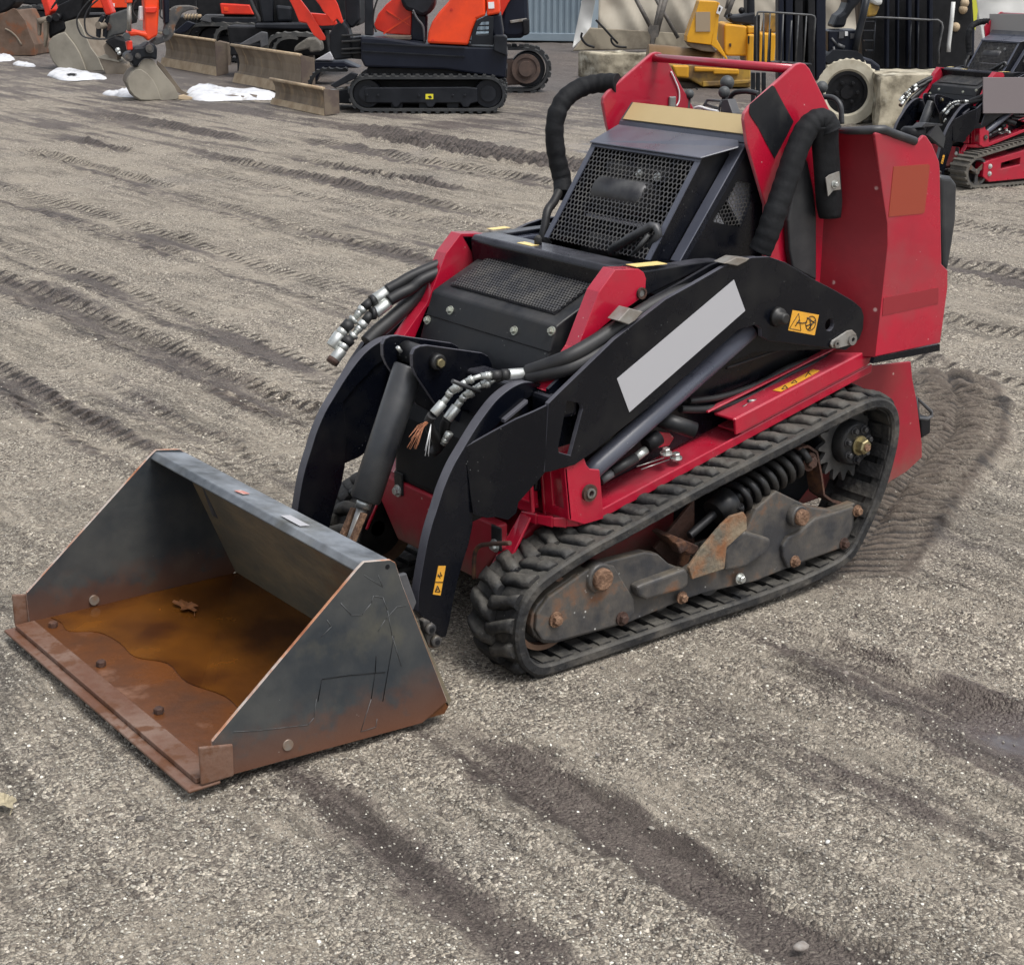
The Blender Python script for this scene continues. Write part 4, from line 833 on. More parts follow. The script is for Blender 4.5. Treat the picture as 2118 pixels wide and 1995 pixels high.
            for a_, b_ in (((525, 1455), (560, 1462)), ((515, 1480), (540, 1440)), ((560, 1462), (590, 1455)), ((590, 1425), (640, 1460)), ((600, 1500), (640, 1445)), ((610, 1430), (612, 1500)), ((585, 1480), (620, 1465))): mb.cyl(on('Z2', a_, 1, .4016), on('Z2', b_, 1, .4016), .0016, 4)
            mb.build('pictogram', m_ink, stk)
        # rear pin links and knuckle
        mb = MB(); ln = PY('Z2', [(745, 1600), (755, 1575), (855, 1510), (885, 1505), (910, 1530), (910, 1570), (885, 1600), (790, 1625), (755, 1622)], .407); mb.prism([mir(p) for p in ln], (0, -.006*s_, 0)); lk = mb.build('pin_link', m_steelmatte, arm, bevel=.002)
        for px, r in (((778, 1592), .008), ((878, 1566), .012)):
            p = mir(on('Z2', px, 1, .407)); mb = MB(); mb.ring(p, p+Vector((0, .006*s_, 0)), r*1.25, r*.5, 20); mb.cyl(p, p+Vector((0, .003*s_, 0)), r*.5, 12, 1); mb.build('pin_head', [m_steel, m_dark], lk)
        p = mir(on('Z2', (395, 1420), 1, .40)); mb = MB(); mb.tube([p, p+Vector((0, .012*s_, 0)), p+Vector((0, .013*s_, 0)), p+Vector((0, .03*s_, 0)), p+Vector((0, .034*s_, 0))], [.026, .024, .015, .0145, .010], 18); mb.build('pivot_nut', m_spring, arm)
        # inner cheek
        mb = MB(); ck = [(p[0], p[1]-.006) for p in AP[1:19]]+[(-.20, .66), (.05, .62), (.30, .53), (.46, .52)]; mb.prism([mir(p) for p in xz(ck, .352)], (0, -.010*s_, 0)); mb.build('inner_cheek', m_black, arm)
        # curved front leg
        LG = cr(PY('Z4', [(1400, 385), (1345, 372), (1290, 372), (1235, 395), (1180, 435), (1130, 487), (1055, 590), (985, 705), (930, 800), (885, 905)], .302)+PY('A2', [(345, 480), (314, 580), (278, 690), (244, 820), (217, 960), (196, 1080), (175, 1220), (168, 1370)], .302), 3)+PY('A2', [(255, 1480), (345, 1570), (385, 1560), (412, 1450), (440, 1290), (470, 1150), (520, 970), (560, 850), (592, 700), (600, 600), (612, 420)], .302)+PY('Z4', [(1030, 740), (1110, 640), (1210, 530), (1330, 440)], .302)
        mb = MB(); mb.prism([mir(p) for p in LG], (0, -.032*s_, 0), mside=1); leg = mb.build('front_leg', [m_black, m_litedge], root, bevel=.002, seg=2)
        if s_ == 1:
            mb = MB(); sq = PY('A2', [(325, 1012), (383, 1012), (342, 1240), (283, 1232)], .3033); mb.prism(sq, (0, -.001, 0)); stk = mb.build('warning_sticker', m_yellow, leg)
            mb = MB()
            for a_, b_ in (((318, 1090), (355, 1085)), ((322, 1075), (340, 1105)), ((340, 1060), (348, 1090)), ((303, 1135), (362, 1138)), ((300, 1210), (318, 1165)), ((318, 1165), (338, 1212)), ((338, 1212), (300, 1210)), ((308, 1200), (325, 1185))): mb.cyl(on('A2', a_, 1, .3037), on('A2', b_, 1, .3037), .0012, 4)
            mb.build('pictogram', m_ink, stk)
        ht = PY('A2', [(205, 1440), (230, 1425), (262, 1440), (330, 1590), (325, 1640), (290, 1655), (250, 1640), (225, 1560)], .325); mb = MB(); mb.prism([mir(p) for p in ht], (0, -.02*s_, 0)); hc = mb.build('quick_hitch', m_frame, leg, bevel=.004)
        for px in ((256, 1497), (300, 1592)):
            p = mir(on('A2', px, 1, .326)); mb = MB(); mb.tube([p, p+Vector((0, .008*s_, 0)), p+Vector((0, .010*s_, 0))], [.015, .014, .010], 16); mb.cyl(p+Vector((0, .009*s_, 0)), p+Vector((0, .012*s_, 0)), .0065, 12, 1); mb.build('pin_head', [m_frame, m_dark], hc)
        mb = MB(); bar = PY('Z3', [(1215, 1040), (1085, 1150)], .315); d_ = Vector((0, 0, .008)); mb.prism([mir(bar[0]), mir(bar[1]), mir(bar[1]-d_), mir(bar[0]-d_)], (0, -.016*s_, 0)); mb.build('lit_edge_bar', m_litedge, leg, bevel=.001)  # added pale bar, paints the lit lower edge of the leg
    for s_ in (1, -1):
        mb = MB(); mb.prism(xz([(.640, .585), (.585, .630), (.50, .645), (.44, .630), (.44, .50), (.50, .42), (.60, .37), (.65, .36), (.70, .42)], .292*s_), (0, -.012*s_, 0)); mb.build('leg_web', m_black, root, bevel=.002)
    mb = MB(); mb.prism(xz([(.52, .56), (.50, .665), (.44, .665), (.42, .56)], .27), (0, -.54, 0)); mb.build('arm_cross_tube', m_black, root, bevel=.01, seg=3)
    mb = MB(); mb.box((.405, .30, .60), (.48, .385, .655)); mb.build('arm_cross_tube', m_black, root, bevel=.01)
    for s_ in (1, -1):       # ears that carry the tilt cylinder
        ea = PY('Z4', [(722, 230), (735, 200), (762, 186), (800, 182), (1080, 222), (1108, 238), (1128, 275), (1130, 350), (1100, 520), (1000, 600), (900, 545), (838, 478), (742, 335), (724, 290)], .072)
        mb = MB(); mb.prism([Vector((p.x, p.y*s_, p.z)) for p in ea], (0, -.014*s_, 0), mside=1); mb.build('cylinder_ear', [m_black, m_litedge], root, bevel=.0025)
        c = Vector((.592, .072*s_, .697)); mb = MB(); mb.tube([c, c+Vector((0, .016*s_, 0)), c+Vector((0, .018*s_, 0))], [.021, .020, .016], 22); mb.tube([c+Vector((0, .018*s_, 0)), c+Vector((0, .026*s_, 0))], [.0115, .0105], 6, 1); mb.build('pin_head', [m_spring, m_brass], root)
    mb = MB(); mb.cyl((.592, -.062, .697), (.592, .062, .697), .027, 24); mb.cyl((.640, -.006, .712), (.650, -.006, .726), .005, 8, 1); mb.build('cylinder_knuckle', [m_blackd, m_zinc], root)
    T0, T1 = Vector((.622, 0, .672)), Vector((.756, 0, .362)); dd = (T1-T0).normalized()
    mb = MB(); mb.tube([T0-dd*.004, T0, T1, T1+dd*.004], [.034, .038, .038, .034], 32); mb.tube([T0+Vector((-.035, 0, .0))-dd*.01, T0+Vector((-.035, 0, 0))+dd*.2], .006, 8); mb.build('tilt_cylinder', m_cyl, root)
    mb = MB(); mb.cyl(T1, T1+dd*.022, .0195, 20); mb.cyl(T1+dd*.022, T1+dd*.2, .014, 16, 1); mb.build('cylinder_rod', [m_zinc, m_steel], root)
    for y in (-.028, .018):
        a_ = T1+dd*.03+Vector((.004, y, 0)); b_ = a_+dd*.19+Vector((.02, 0, 0)); mb = MB(); mb.obox((a_+b_)/2, (b_-a_)/2, (0, .008, 0), (.006, 0, .002)); mb.build('tilt_strap', m_rustbolt, root, bevel=.002)
    # lift cylinders
    def lift(mb): mb.tube([(.365, .352, .417), (.32, .352, .452), (-.178, .352, .720)], [.0245, .0245, .0245], 24)
    both(lift, 'lift_cylinder', m_hood, root)  # the lighter hood paint stands in for the highlight along the barrel
    # ---- hydraulic lines and couplers
    def hose(pts, r, mt=m_hose, nm='hydraulic_hose', n=6):
        mb = MB(); mb.tube(cr(pts, n), r, 12); return mb.build(nm, mt, root)
    def lerp_y(z, pts, y0, y1): k = len(pts)-1; return [on(z, p, 1, y0+(y1-y0)*i/k) for i, p in enumerate(pts)]
    hose([on('Z3', p, 1, y) for p, y in (((1215, 912), .275), ((1330, 890), .325), ((1450, 858), .362), ((1590, 790), .372), ((1720, 700), .372), ((1900, 575), .372), ((2080, 480), .372), ((2300, 425), .372), ((2500, 425), .34))], .0185)
    hose([on('Z3', p, 1, y) for p, y in (((1215, 885), .272), ((1330, 845), .322), ((1450, 795), .360), ((1590, 715), .366), ((1720, 630), .366), ((1900, 520), .366), ((2080, 440), .366), ((2300, 405), .366), ((2500, 410), .33))], .0185)
    hose(lerp_y('Z3', [(1700, 690), (1800, 610), (1900, 540), (2080, 470), (2300, 440)], .37, .385), .007)
    # saddle clamps on the arm
    for z, pts in (('Z3', [(1715, 600), (1780, 530), (1855, 550), (1810, 600), (1775, 622)]), ('C2', [(1590, 565), (1690, 515), (1800, 525), (1770, 550), (1700, 585)])):
        mb = MB(); mb.prism(PY(z, pts, .405), (0, -.04, 0)); mb.build('hose_saddle', m_steelmatte, root, bevel=.002)
    def chain(z, pts, rs_, y0, y1, mts):
        P = lerp_y(z, pts, y0, y1)
        for i in range(len(P)-1):
            mb = MB(); a_, b_ = P[i], P[i+1]; r = rs_[i]
            if mts[i] == 'h': mb.tube([a_, a_.lerp(b_, .5)], [r, r], 6); mb.tube([a_.lerp(b_, .5), a_.lerp(b_, .55), b_], [r*1.0, r*.8, r*.75], 14); mt = m_zinc; nm = 'coupler'
            elif mts[i] == 's': mb.tube([a_, a_.lerp(b_, .04), a_.lerp(b_, .96), b_], [r*.9, r, r, r*.9], 18); mt = m_zinc; nm = 'coupler'
            else: mb.tube([a_, b_], [r, r], 14); mt = m_hose; nm = 'dust_boot'
            for k in range(0): pass
            mb.build(nm, mt, root)
    S_, H_, B_ = 's', 'h', 'b'
    chain('D6', [(2150, 1000), (1945, 1015), (1880, 1018), (1780, 1025), (1675, 1030), (1600, 1055), (1530, 1085), (1475, 1120), (1385, 1180), (1350, 1240), (1310, 1290), (1215, 1400)], [.0135, .0135, .0115, .010, .006, .0095, .007, .0125, .010, .008, .0115], .27, .20, [S_, B_, B_, H_, S_, H_, S_, H_, H_, S_, S_])
    chain('D6', [(1880, 1035), (1820, 1060), (1760, 1095), (1680, 1115), (1625, 1150), (1600, 1180), (1520, 1225), (1480, 1275), (1440, 1330), (1350, 1455)], [.011, .006, .0115, .007, .008, .0125, .010, .009, .0125], .255, .19, [B_, S_, H_, S_, S_, H_, H_, S_, S_])
    mb = MB(); mb.cyl(on('D6', (1400, 1078), 1, .245), on('D6', (1665, 1185), 1, .235), .005, 8); mb.build('hose_clip', m_foam, root)
    hose(lerp_y('D6', [(1200, 1415), (1170, 1480), (1190, 1560), (1240, 1640), (1260, 1740)], .20, .15), .012)
    hose(lerp_y('D6', [(1360, 1440), (1330, 1500), (1320, 1590), (1280, 1700), (1200, 1780)], .19, .12), .013)
    chain('D6', [(1375, 1580), (1340, 1640), (1305, 1700)], [.010, .0095], .19, .18, [S_, H_])
    rs = random.Random(5)
    mb = MB()
    for k in range(18):
        a_ = on('D6', (1150+rs.uniform(-15, 15), 1480+rs.uniform(-8, 8)), 1, .20); b_ = on('D6', (1010+rs.uniform(-55, 60), 1690+rs.uniform(-70, 60)), 1, .215+rs.uniform(-.015, .015)); m_ = a_.lerp(b_, .5)+Vector((0, 0, rs.uniform(.0, .015)))
        mb.tube([a_, m_, b_], .0006, 4)
    mb.build('frayed_strands', m_orangewire, root)
    mb = MB()
    for k in range(5):
        a_ = on('D6', (1190, 1500), 1, .20); b_ = on('D6', (1150+rs.uniform(-20, 30), 1760+rs.uniform(-60, 60)), 1, .21); mb.tube([a_, b_], .0008, 4)
    mb.build('frayed_strands', m_white, root)
    # far side couplers
    hose(lerp_y('D6', [(760, 185), (860, 130), (980, 60), (1110, 0), (1300, -80)], -.345, -.32), .014)
    hose(lerp_y('D6', [(780, 290), (880, 230), (1000, 170), (1100, 90), (1300, 0)], -.33, -.31), .016)
    hose(lerp_y('D6', [(560, 700), (660, 600), (790, 490), (950, 340), (1060, 220), (1200, 60)], -.335, -.34), .020, m_hose)
    chain('D6', [(785, 190), (640, 285), (600, 300), (530, 360), (500, 395), (440, 470), (400, 505), (340, 575), (300, 620), (215, 745)], [.0165, .016, .012, .0125, .010, .014, .016, .0145, .0165], -.350, -.370, [S_, B_, B_, S_, H_, H_, B_, S_, S_])
    chain('D6', [(780, 310), (640, 415), (600, 420), (540, 500), (500, 545), (440, 620), (400, 665), (350, 710), (320, 770), (235, 880)], [.0155, .017, .012, .0135, .011, .014, .0165, .0145, .0155], -.335, -.352, [S_, B_, B_, S_, H_, H_, B_, S_, S_])
    mb = MB(); e_ = on('D6', (245, 862), 1, -.352); e2_ = on('D6', (215, 905), 1, -.352); mb.tube([e_, e2_], .0165, 16); mb.build('coupler', m_rust, root)
    # black plate behind the far leg (outline against the ground)
    # stickers on the channel
    def onpl(z, p, P0, n): d = ray(z, p); return CAM+d*((P0-CAM).dot(n)/d.dot(n))
    nn = Vector((.114, 0, .512)).normalized(); P0 = Vector((-.10, 0, .508))+nn*.0012
    mb = MB(); mb.prism([onpl('A3', p, P0, nn) for p in ((985, 395), (1180, 300), (1360, 198), (1425, 212), (1270, 300), (1060, 408))], nn*.0008); st = mb.build('warning_sticker', m_yellow, root)
    mb = MB()
    for a_, b_ in (((1070, 385), (1100, 350)), ((1100, 350), (1125, 372)), ((1125, 372), (1070, 385)), ((1160, 330), (1190, 300)), ((1190, 300), (1215, 320)), ((1215, 320), (1160, 330)), ((1290, 270), (1330, 215)), ((1310, 225), (1345, 250))): mb.cyl(onpl('A3', a_, P0+nn*.001, nn), onpl('A3', b_, P0+nn*.001, nn), .0013, 4)
    mb.build('pictogram', m_ink, st)
def build_bucket(root):
    tl = .503
    SP = [(1.437, .124), (1.393, .110), (1.396, .043), (.933, .012), (.866, .046), (.980, .352), (.994, .405), (1.006, .414), (1.071, .424), (1.088, .412)]
    SPm = [(1.440, .036), (.933, .012), (.866, .046), (.978, .352), (.994, .405), (1.006, .414), (1.071, .424), (1.088, .412), (1.440, .122)]
    shell = MB()
    shell.prism(xz([(1.455, .034), (.870, .014), (.858, .030), (.862, .040), (1.455, .044)], .497), (0, -.994, 0), mi=0)          # floor
    bucket = shell.build('bucket', m_bfloor, root)
    mb = MB(); mb.prism(xz([(.862, .030), (.850, .040), (.975, .345), (1.012, .398), (1.020, .392), (.986, .342)], .497), (0, -.994, 0)); mb.build('back_plate', m_bback, bucket)
    mb = MB(); mb.prism(xz([(1.089, .404), (1.074, .419), (.992, .404), (.985, .370), (.991, .370), (.998, .399), (1.072, .412), (1.085, .400)], .500), (0, -1.0, 0)); mb.build('top_lip', m_bucket, bucket, bevel=.003)
    for s_ in (1, -1):
        mb = MB(); mb.prism([Vector((x, tl*s_, z)) for x, z in SPm], (0, -.008*s_, 0), mi=0, mside=1); sp = mb.build('side_plate', [m_bucket, m_edge], bucket, bevel=.001, seg=1)
        wp = [(1.474, .122), (1.398, .106), (1.400, .034), (1.474, .036)]
        mb = MB(); mb.prism([Vector((x, (tl+.001)*s_, z)) for x, z in wp], (0, .007*s_, 0)); mb.build('wear_plate', m_bedge, bucket, bevel=.004)
        mb = MB(); c = Vector((1.270, tl*s_, .062)); mb.tube([c-Vector((0, .014*s_, 0)), c+Vector((0, .003*s_, 0))], [.013, .012], 20); mb.build('bolt', m_zincrust, sp)
        if s_ == 1:
            mb = MB(); c = Vector((1.035, tl, .405)); mb.cyl((1.014, tl-.001, .400), (1.014, tl+.0008, .400), .0055, 12); mb.build('hole', m_dark, sp)
    # scratches on the near side plate: thin pale and dark gouges
    mb = MB()
    def sc(pts, w_=.0014, mi=0):
        P = PY('B5', pts, tl+.0006)
        for a_, b_ in zip(P, P[1:]): mb.cyl(a_, b_, w_*.45, 4, mi)
    sc([(1460, 760), (1505, 810), (1550, 810), (1590, 760), (1600, 728), (1640, 735), (1660, 790), (1680, 900), (1720, 1030)]); sc([(1620, 880), (1650, 830), (1700, 775), (1740, 770)]); sc([(1375, 905), (1420, 860), (1400, 830)])
    sc([(1380, 1085), (1500, 1068), (1650, 1055)], .0020, 1); sc([(1378, 1088), (1362, 1180)], .002, 1); sc([(1612, 985), (1607, 1060), (1590, 1170)], .002, 1); sc([(1688, 900), (1640, 1180)], .0018, 1)
    sc([(1590, 1170), (1545, 1310), (1610, 1290), (1615, 1255)], .0015, 0); sc([(1000, 1310), (1100, 1305), (1320, 1280), (1345, 1250), (1355, 1170)], .0014, 0); sc([(1560, 640), (1640, 690), (1620, 640)], .001)
    mb.build('scratches', [m_scratch, m_dark], bucket, kind='stuff')
    mb = MB(); mb.prism([Vector((1.502, -.510, .026)), Vector((1.502, .510, .026)), Vector((1.43, .510, .026)), Vector((1.43, -.510, .026))], (0, 0, .0075)); mb.build('cutting_edge', m_bedge, bucket, bevel=.003)
    mb = MB(); mb.prism([Vector((1.478, -.494, .0345)), Vector((1.478, .494, .0345)), Vector((1.428, .494, .0345)), Vector((1.428, -.494, .0345))], (0, 0, .0115)); mb.build('wear_strip', m_bedge, bucket, bevel=.002)
    for y in (-.43, -.14, .17):
        mb = MB(); mb.bolt((1.405, y, .0445), (0, 0, 1), .0115, .013, False); mb.build('bolt', m_rust, bucket)
    mb = MB(); mb.prism([(1.060, .128, .4185), (1.035, .128, .4142), (1.035, .215, .4142), (1.060, .215, .4185)], (0, 0, .0012)); mb.build('serial_label', m_decal, bucket)
    mb = MB(); mb.prism([(1.06, -.095, .4185), (1.04, -.10, .4150), (1.035, -.065, .4142), (1.055, -.06, .4180)], (0, 0, .0012)); mb.build('sticker_scrap', m_reddecal2, bucket)
    # hitch plate at the back of the bucket
    mb = MB(); mb.prism(xz([(.848, .05), (.80, .06), (.90, .33), (.965, .34)], .34), (0, -.68, 0)); mb.build('hitch_plate', m_black, bucket, bevel=.004)
    for s_ in (1, -1):
        mb = MB(); mb.prism([Vector((x, .44*s_, z)) for x, z in [(.985, .345), (.925, .345), (.90, .27), (.93, .22), (.955, .24)]], (0, -.012*s_, 0)); mb.build('hitch_ear', m_grey, bucket, bevel=.003)
    return bucket
m_rustring = M('rusty_rim', (.13, .075, .045), (.085, .045, .03), 12, rough=.6)
m_litedge = M('sky_lit_edge_paint', (.060, .060, .074), (.085, .085, .10), 8, rough=.5, bump=.1, bscale=60)  # edge faces painted paler, standing in for their sky reflection
m_rededge = M('pale_red_edge', (.46, .13, .15), (.36, .05, .07), 12, rough=.4)  # paler red for the plate edges
m_cyl = M('grey_cylinder_barrel', (.022, .024, .028), (.048, .048, .048), 9, rough=.32, rough2=.5, spec=.6, bump=.06)
m_zincdull = M('dull_zinc', (.42, .44, .38), (.26, .26, .21), 60, rough=.45, metal=.5)
m_steelworn = M('worn_sprocket', (.06, .06, .06), (.16, .155, .15), 10, rough=.4, rough2=.6, metal=.3)
m_steelmatte = M('dull_steel', (.30, .29, .27), (.20, .17, .14), 20, rough=.5, metal=.4)
m_redshade = M('shaded_scuffed_red', (.24, .003, .012), (.17, .003, .010), 4, rough=.42, rough2=.6, speck=((.42, .25, .24), 30, .22), bump=.05)  # darker copy of the red paint, shade put into the colour
m_edge = M('ground_edge_rust', (.42, .20, .11), (.25, .085, .035), 22, rough=.6, c3=(.42, .36, .32), scale3=9, lo3=.5, hi3=.6)
m_scratch = M('pale_scratch', (.13, .135, .14), (.05, .05, .05), 30, rough=.5)
m_zincrust = M('dirty_zinc', (.22, .19, .16), (.22, .14, .09), 60, rough=.5, metal=.3)
m_reddecal2 = M('torn_red_label', (.50, .12, .09), (.45, .40, .36), 60, rough=.6)

loader = thing('compact_track_loader', 'red and black stand-on track loader with rusty open bucket, closest machine in the yard', 'track loader', group=None)
build_undercarriage(loader); build_body(loader)
bucket = build_bucket(loader)
m_rubbermud = M('dusty_rubber', (.085, .078, .068), (.14, .128, .108), 9, rough=.9, bump=.3)
m_greybeige = M('added_grey_board', (.30, .29, .28), rough=.5); m_greymauve = M('added_mauve_grey_board', (.17, .145, .150), rough=.5)
m_crub = M('crawler_rubber', (.016, .018, .021), (.036, .037, .038), 6, rough=.75, up=((.085, .085, .08), 8, .6), bump=.2, bscale=30)
m_cblack = M('machine_black', (.005, .0065, .010), (.012, .014, .019), 4, rough=.4, rough2=.6, spec=.3, up=((.06, .062, .07), 5, .5))
m_cblue = M('machine_blue_black', (.003, .005, .013), (.007, .010, .020), 3, rough=.38, spec=.3, up=((.05, .055, .065), 4, .4))
m_corange = M('orange_paint', (.80, .060, .008), (.62, .042, .008), 3, rough=.36, rough2=.5, speck=((.3, .2, .15), 20, .08))
m_credor = M('red_orange_paint', (.66, .030, .010), (.48, .020, .008), 3, rough=.38, speck=((.5, .3, .2), 20, .08))
m_tanblade = M('dried_mud_steel', (.24, .19, .135), (.14, .105, .072), 3.5, rough=.8, c3=(.36, .26, .15), scale3=6, lo3=.55, hi3=.75, bump=.2, bscale=30, stretch=(1, 1, .5))
m_tanedge = M('tan_edge', (.46, .36, .24), (.32, .23, .14), 6, rough=.8, bump=.2, bscale=40)
m_tandark = M('brown_side', (.085, .062, .052), (.14, .11, .08), 6, rough=.75)
m_greybucket = M('dusty_grey_bucket', (.29, .265, .215), (.20, .18, .145), 3, rough=.75, bump=.1, bscale=25)
m_tanbucket = M('tan_bucket', (.21, .175, .135), (.12, .095, .07), 3, rough=.75, bump=.15, bscale=25)
m_brownbucket = M('rusty_brown_bucket', (.13, .085, .06), (.085, .05, .03), 4, rough=.75, c3=(.16, .06, .025), scale3=3, bump=.15, bscale=30)
m_rustdrive = M('rusty_running_gear', (.065, .045, .038), (.10, .065, .05), 12, rough=.8)
m_snow = M('old_snow', (.66, .67, .69), (.50, .51, .54), 5, rough=.6, c3=(.30, .28, .26), scale3=7, lo3=.55, hi3=.72, bump=.5, bscale=22)
m_cont = M('blue_grey_container', (.24, .30, .345), (.20, .255, .30), 1.5, rough=.5)
m_tarp = M('beige_tarp', (.42, .38, .31), (.34, .30, .24), 1.2, rough=.75, c3=(.25, .21, .165), scale3=.9, lo3=.52, hi3=.75)
m_tarpw = M('white_tarp', (.62, .62, .60), (.52, .52, .50), 2, rough=.6)
m_conc = M('weathered_concrete', (.42, .375, .28), (.13, .112, .078), 4.2, lo=.42, hi=.60, rough=.9, c3=(.50, .47, .38), scale3=3.2, lo3=.53, hi3=.62, bump=.6, bscale=14, detail=10)
m_ryel = M('yellow_roller_paint', (.66, .33, .014), (.52, .25, .012), 2, rough=.4, rough2=.55)
m_ryeld = M('dirty_yellow_paint', (.40, .24, .035), (.16, .10, .04), 5, rough=.6)
m_drum = M('brown_steel_drum', (.19, .115, .055), (.30, .20, .11), 3, rough=.5, spec=.3)
m_tyre = M('pale_solid_tyre', (.50, .465, .37), (.36, .32, .24), 6, rough=.8)
m_glass = M('smoked_panel', (.02, .022, .025), rough=.1)
m_pole = M('dark_pole', (.06, .055, .05), (.12, .105, .09), 10, rough=.6)
m_tagy = M('yellow_tag', (.70, .62, .03), rough=.5)

m_greypaint = M('grey_painted_steel', (.05, .052, .052), (.09, .088, .08), 5, rough=.6)
m_greybeige2 = M('faded_grey_print', (.32, .25, .17), rough=.5); m_yeldark = M('shaded_yellow_cover', (.35, .19, .02), (.15, .10, .03), 4, rough=.6)
m_rubbermud2 = M('grey_rubber', (.035, .037, .038), (.075, .073, .068), 7, rough=.85, up=((.13, .125, .115), 9, .8))
m_railgrey = M('worn_rail', (.03, .032, .036), (.10, .10, .10), 8, rough=.5); m_strapy = M('yellow_webbing', (.55, .55, .05), rough=.7)
m_tarpd = M('muddy_tarp', (.27, .235, .175), (.14, .112, .080), 2.6, rough=.8); m_stone = M('stone', (.20, .17, .15), (.28, .26, .24), 60, rough=.8)

# leaf and rain water lying in the bucket
def build_leaf(loc_px, label, z=.06, size=.05, seed=1, col=(.20, .075, .022)):
    rs = random.Random(seed); mb = MB(); c = on('B5', loc_px, 2, z); n = 26; rim = []
    for i in range(n):
        a = 2*math.pi*i/n; r = size*(.55+.45*abs(math.sin(a*2.5+.4)))*(1+.2*rs.uniform(-1, 1)); rim.append(c+Vector((math.cos(a)*r*.6, math.sin(a)*r*1.25, .004+.010*abs(math.sin(a*1.5))*rs.uniform(.4, 1))))
    mb.add([c+Vector((0, 0, .002))]+rim, [[0, 1+i, 1+(i+1) % n] for i in range(n)], 0, False)
    mb.cyl(c+Vector((0, size*1.1, .004)), c+Vector((.01, size*1.6, .003)), .0012, 5)
    o = mb.build('dead_leaf', M('dry_leaf_%d' % seed, col, tuple(x*.55 for x in col), 60, rough=.65), solid=.0006); return tag(o, label, 'leaf')
build_leaf((800, 782), 'dry brown oak leaf lying in the water of the rusty bucket', .047, .040)
mw = bpy.data.materials.new('rusty_water'); mw.use_nodes = True; b_ = mw.node_tree.nodes['Principled BSDF']
b_.inputs['Base Color'].default_value = (.135, .058, .006, 1); b_.inputs['Roughness'].default_value = .03; b_.inputs['IOR'].default_value = 1.33; b_.inputs['Transmission Weight'].default_value = .25
tn = mw.node_tree; tcn = tn.nodes.new('ShaderNodeTexCoord'); nn_ = tn.nodes.new('ShaderNodeTexNoise'); nn_.inputs['Scale'].default_value = 5; nn_.inputs['Detail'].default_value = 5; tn.links.new(tcn.outputs['Object'], nn_.inputs['Vector'])
rp_ = tn.nodes.new('ShaderNodeValToRGB'); tn.links.new(nn_.outputs[0], rp_.inputs[0]); e_ = rp_.color_ramp.elements; e_[0].position = .35; e_[0].color = (.070, .024, .008, 1); e_[1].position = .65; e_[1].color = (.20, .072, .010, 1); tn.links.new(rp_.outputs[0], b_.inputs['Base Color'])
wt = [(.868, -.487), (.866, -.2), (.866, .2), (.868, .487), (1.10, .492), (1.19, .44), (1.205, .36), (1.255, .30), (1.25, .18), (1.285, .06), (1.275, -.06), (1.32, -.14), (1.315, -.24), (1.33, -.33), (1.385, -.38), (1.38, -.44), (1.388, -.489)]
wp = cr([(x, y, .0455) for x, y in wt[3:]], 4); wm = MB(); wm.prism([Vector((x, y, .0455)) for x, y in wt[:3]]+wp, (0, 0, -.004)); wo = wm.build('rain_water', mw); tag(wo, 'shallow rust-brown rain water pooled on the floor of the rusty bucket', 'water')

# ================================================================== SECOND, SMALLER TRACK LOADER on the right
def dup(o, parent=None, skip=()):
    c = o.copy(); COL.objects.link(c); c.parent = parent
    for ch in list(o.children):
        if ch.name.split('.')[0] not in skip: dup(ch, c, skip)
    return c
OTH = dup(loader, None, ('rubber_track', 'track_frame', 'idler_wheel', 'road_wheel', 'drive_sprocket', 'tension_spring', 'spring_cup', 'threaded_rod', 'rod_bracket', 'strap', 'bucket', 'frayed_strands', 'decal_band', 'step_rod', 'gusset_plate'))
tag(OTH, 'smaller red and black track loader parked at the right edge behind the concrete block', 'track loader')
OTH.location = (-7.344, -4.485, 0); OTH.rotation_euler = (0, 0, -.102); OTH.scale = (.858,)*3
for ch in list(OTH.children):      # its decals are left off
    for g in list(ch.children):
        if g.name.startswith('decal'): bpy.data.objects.remove(g)
def local_build(mb, name, mats, **k):
    o = mb.build(name, mats, None, **k); o.parent = OTH; return o
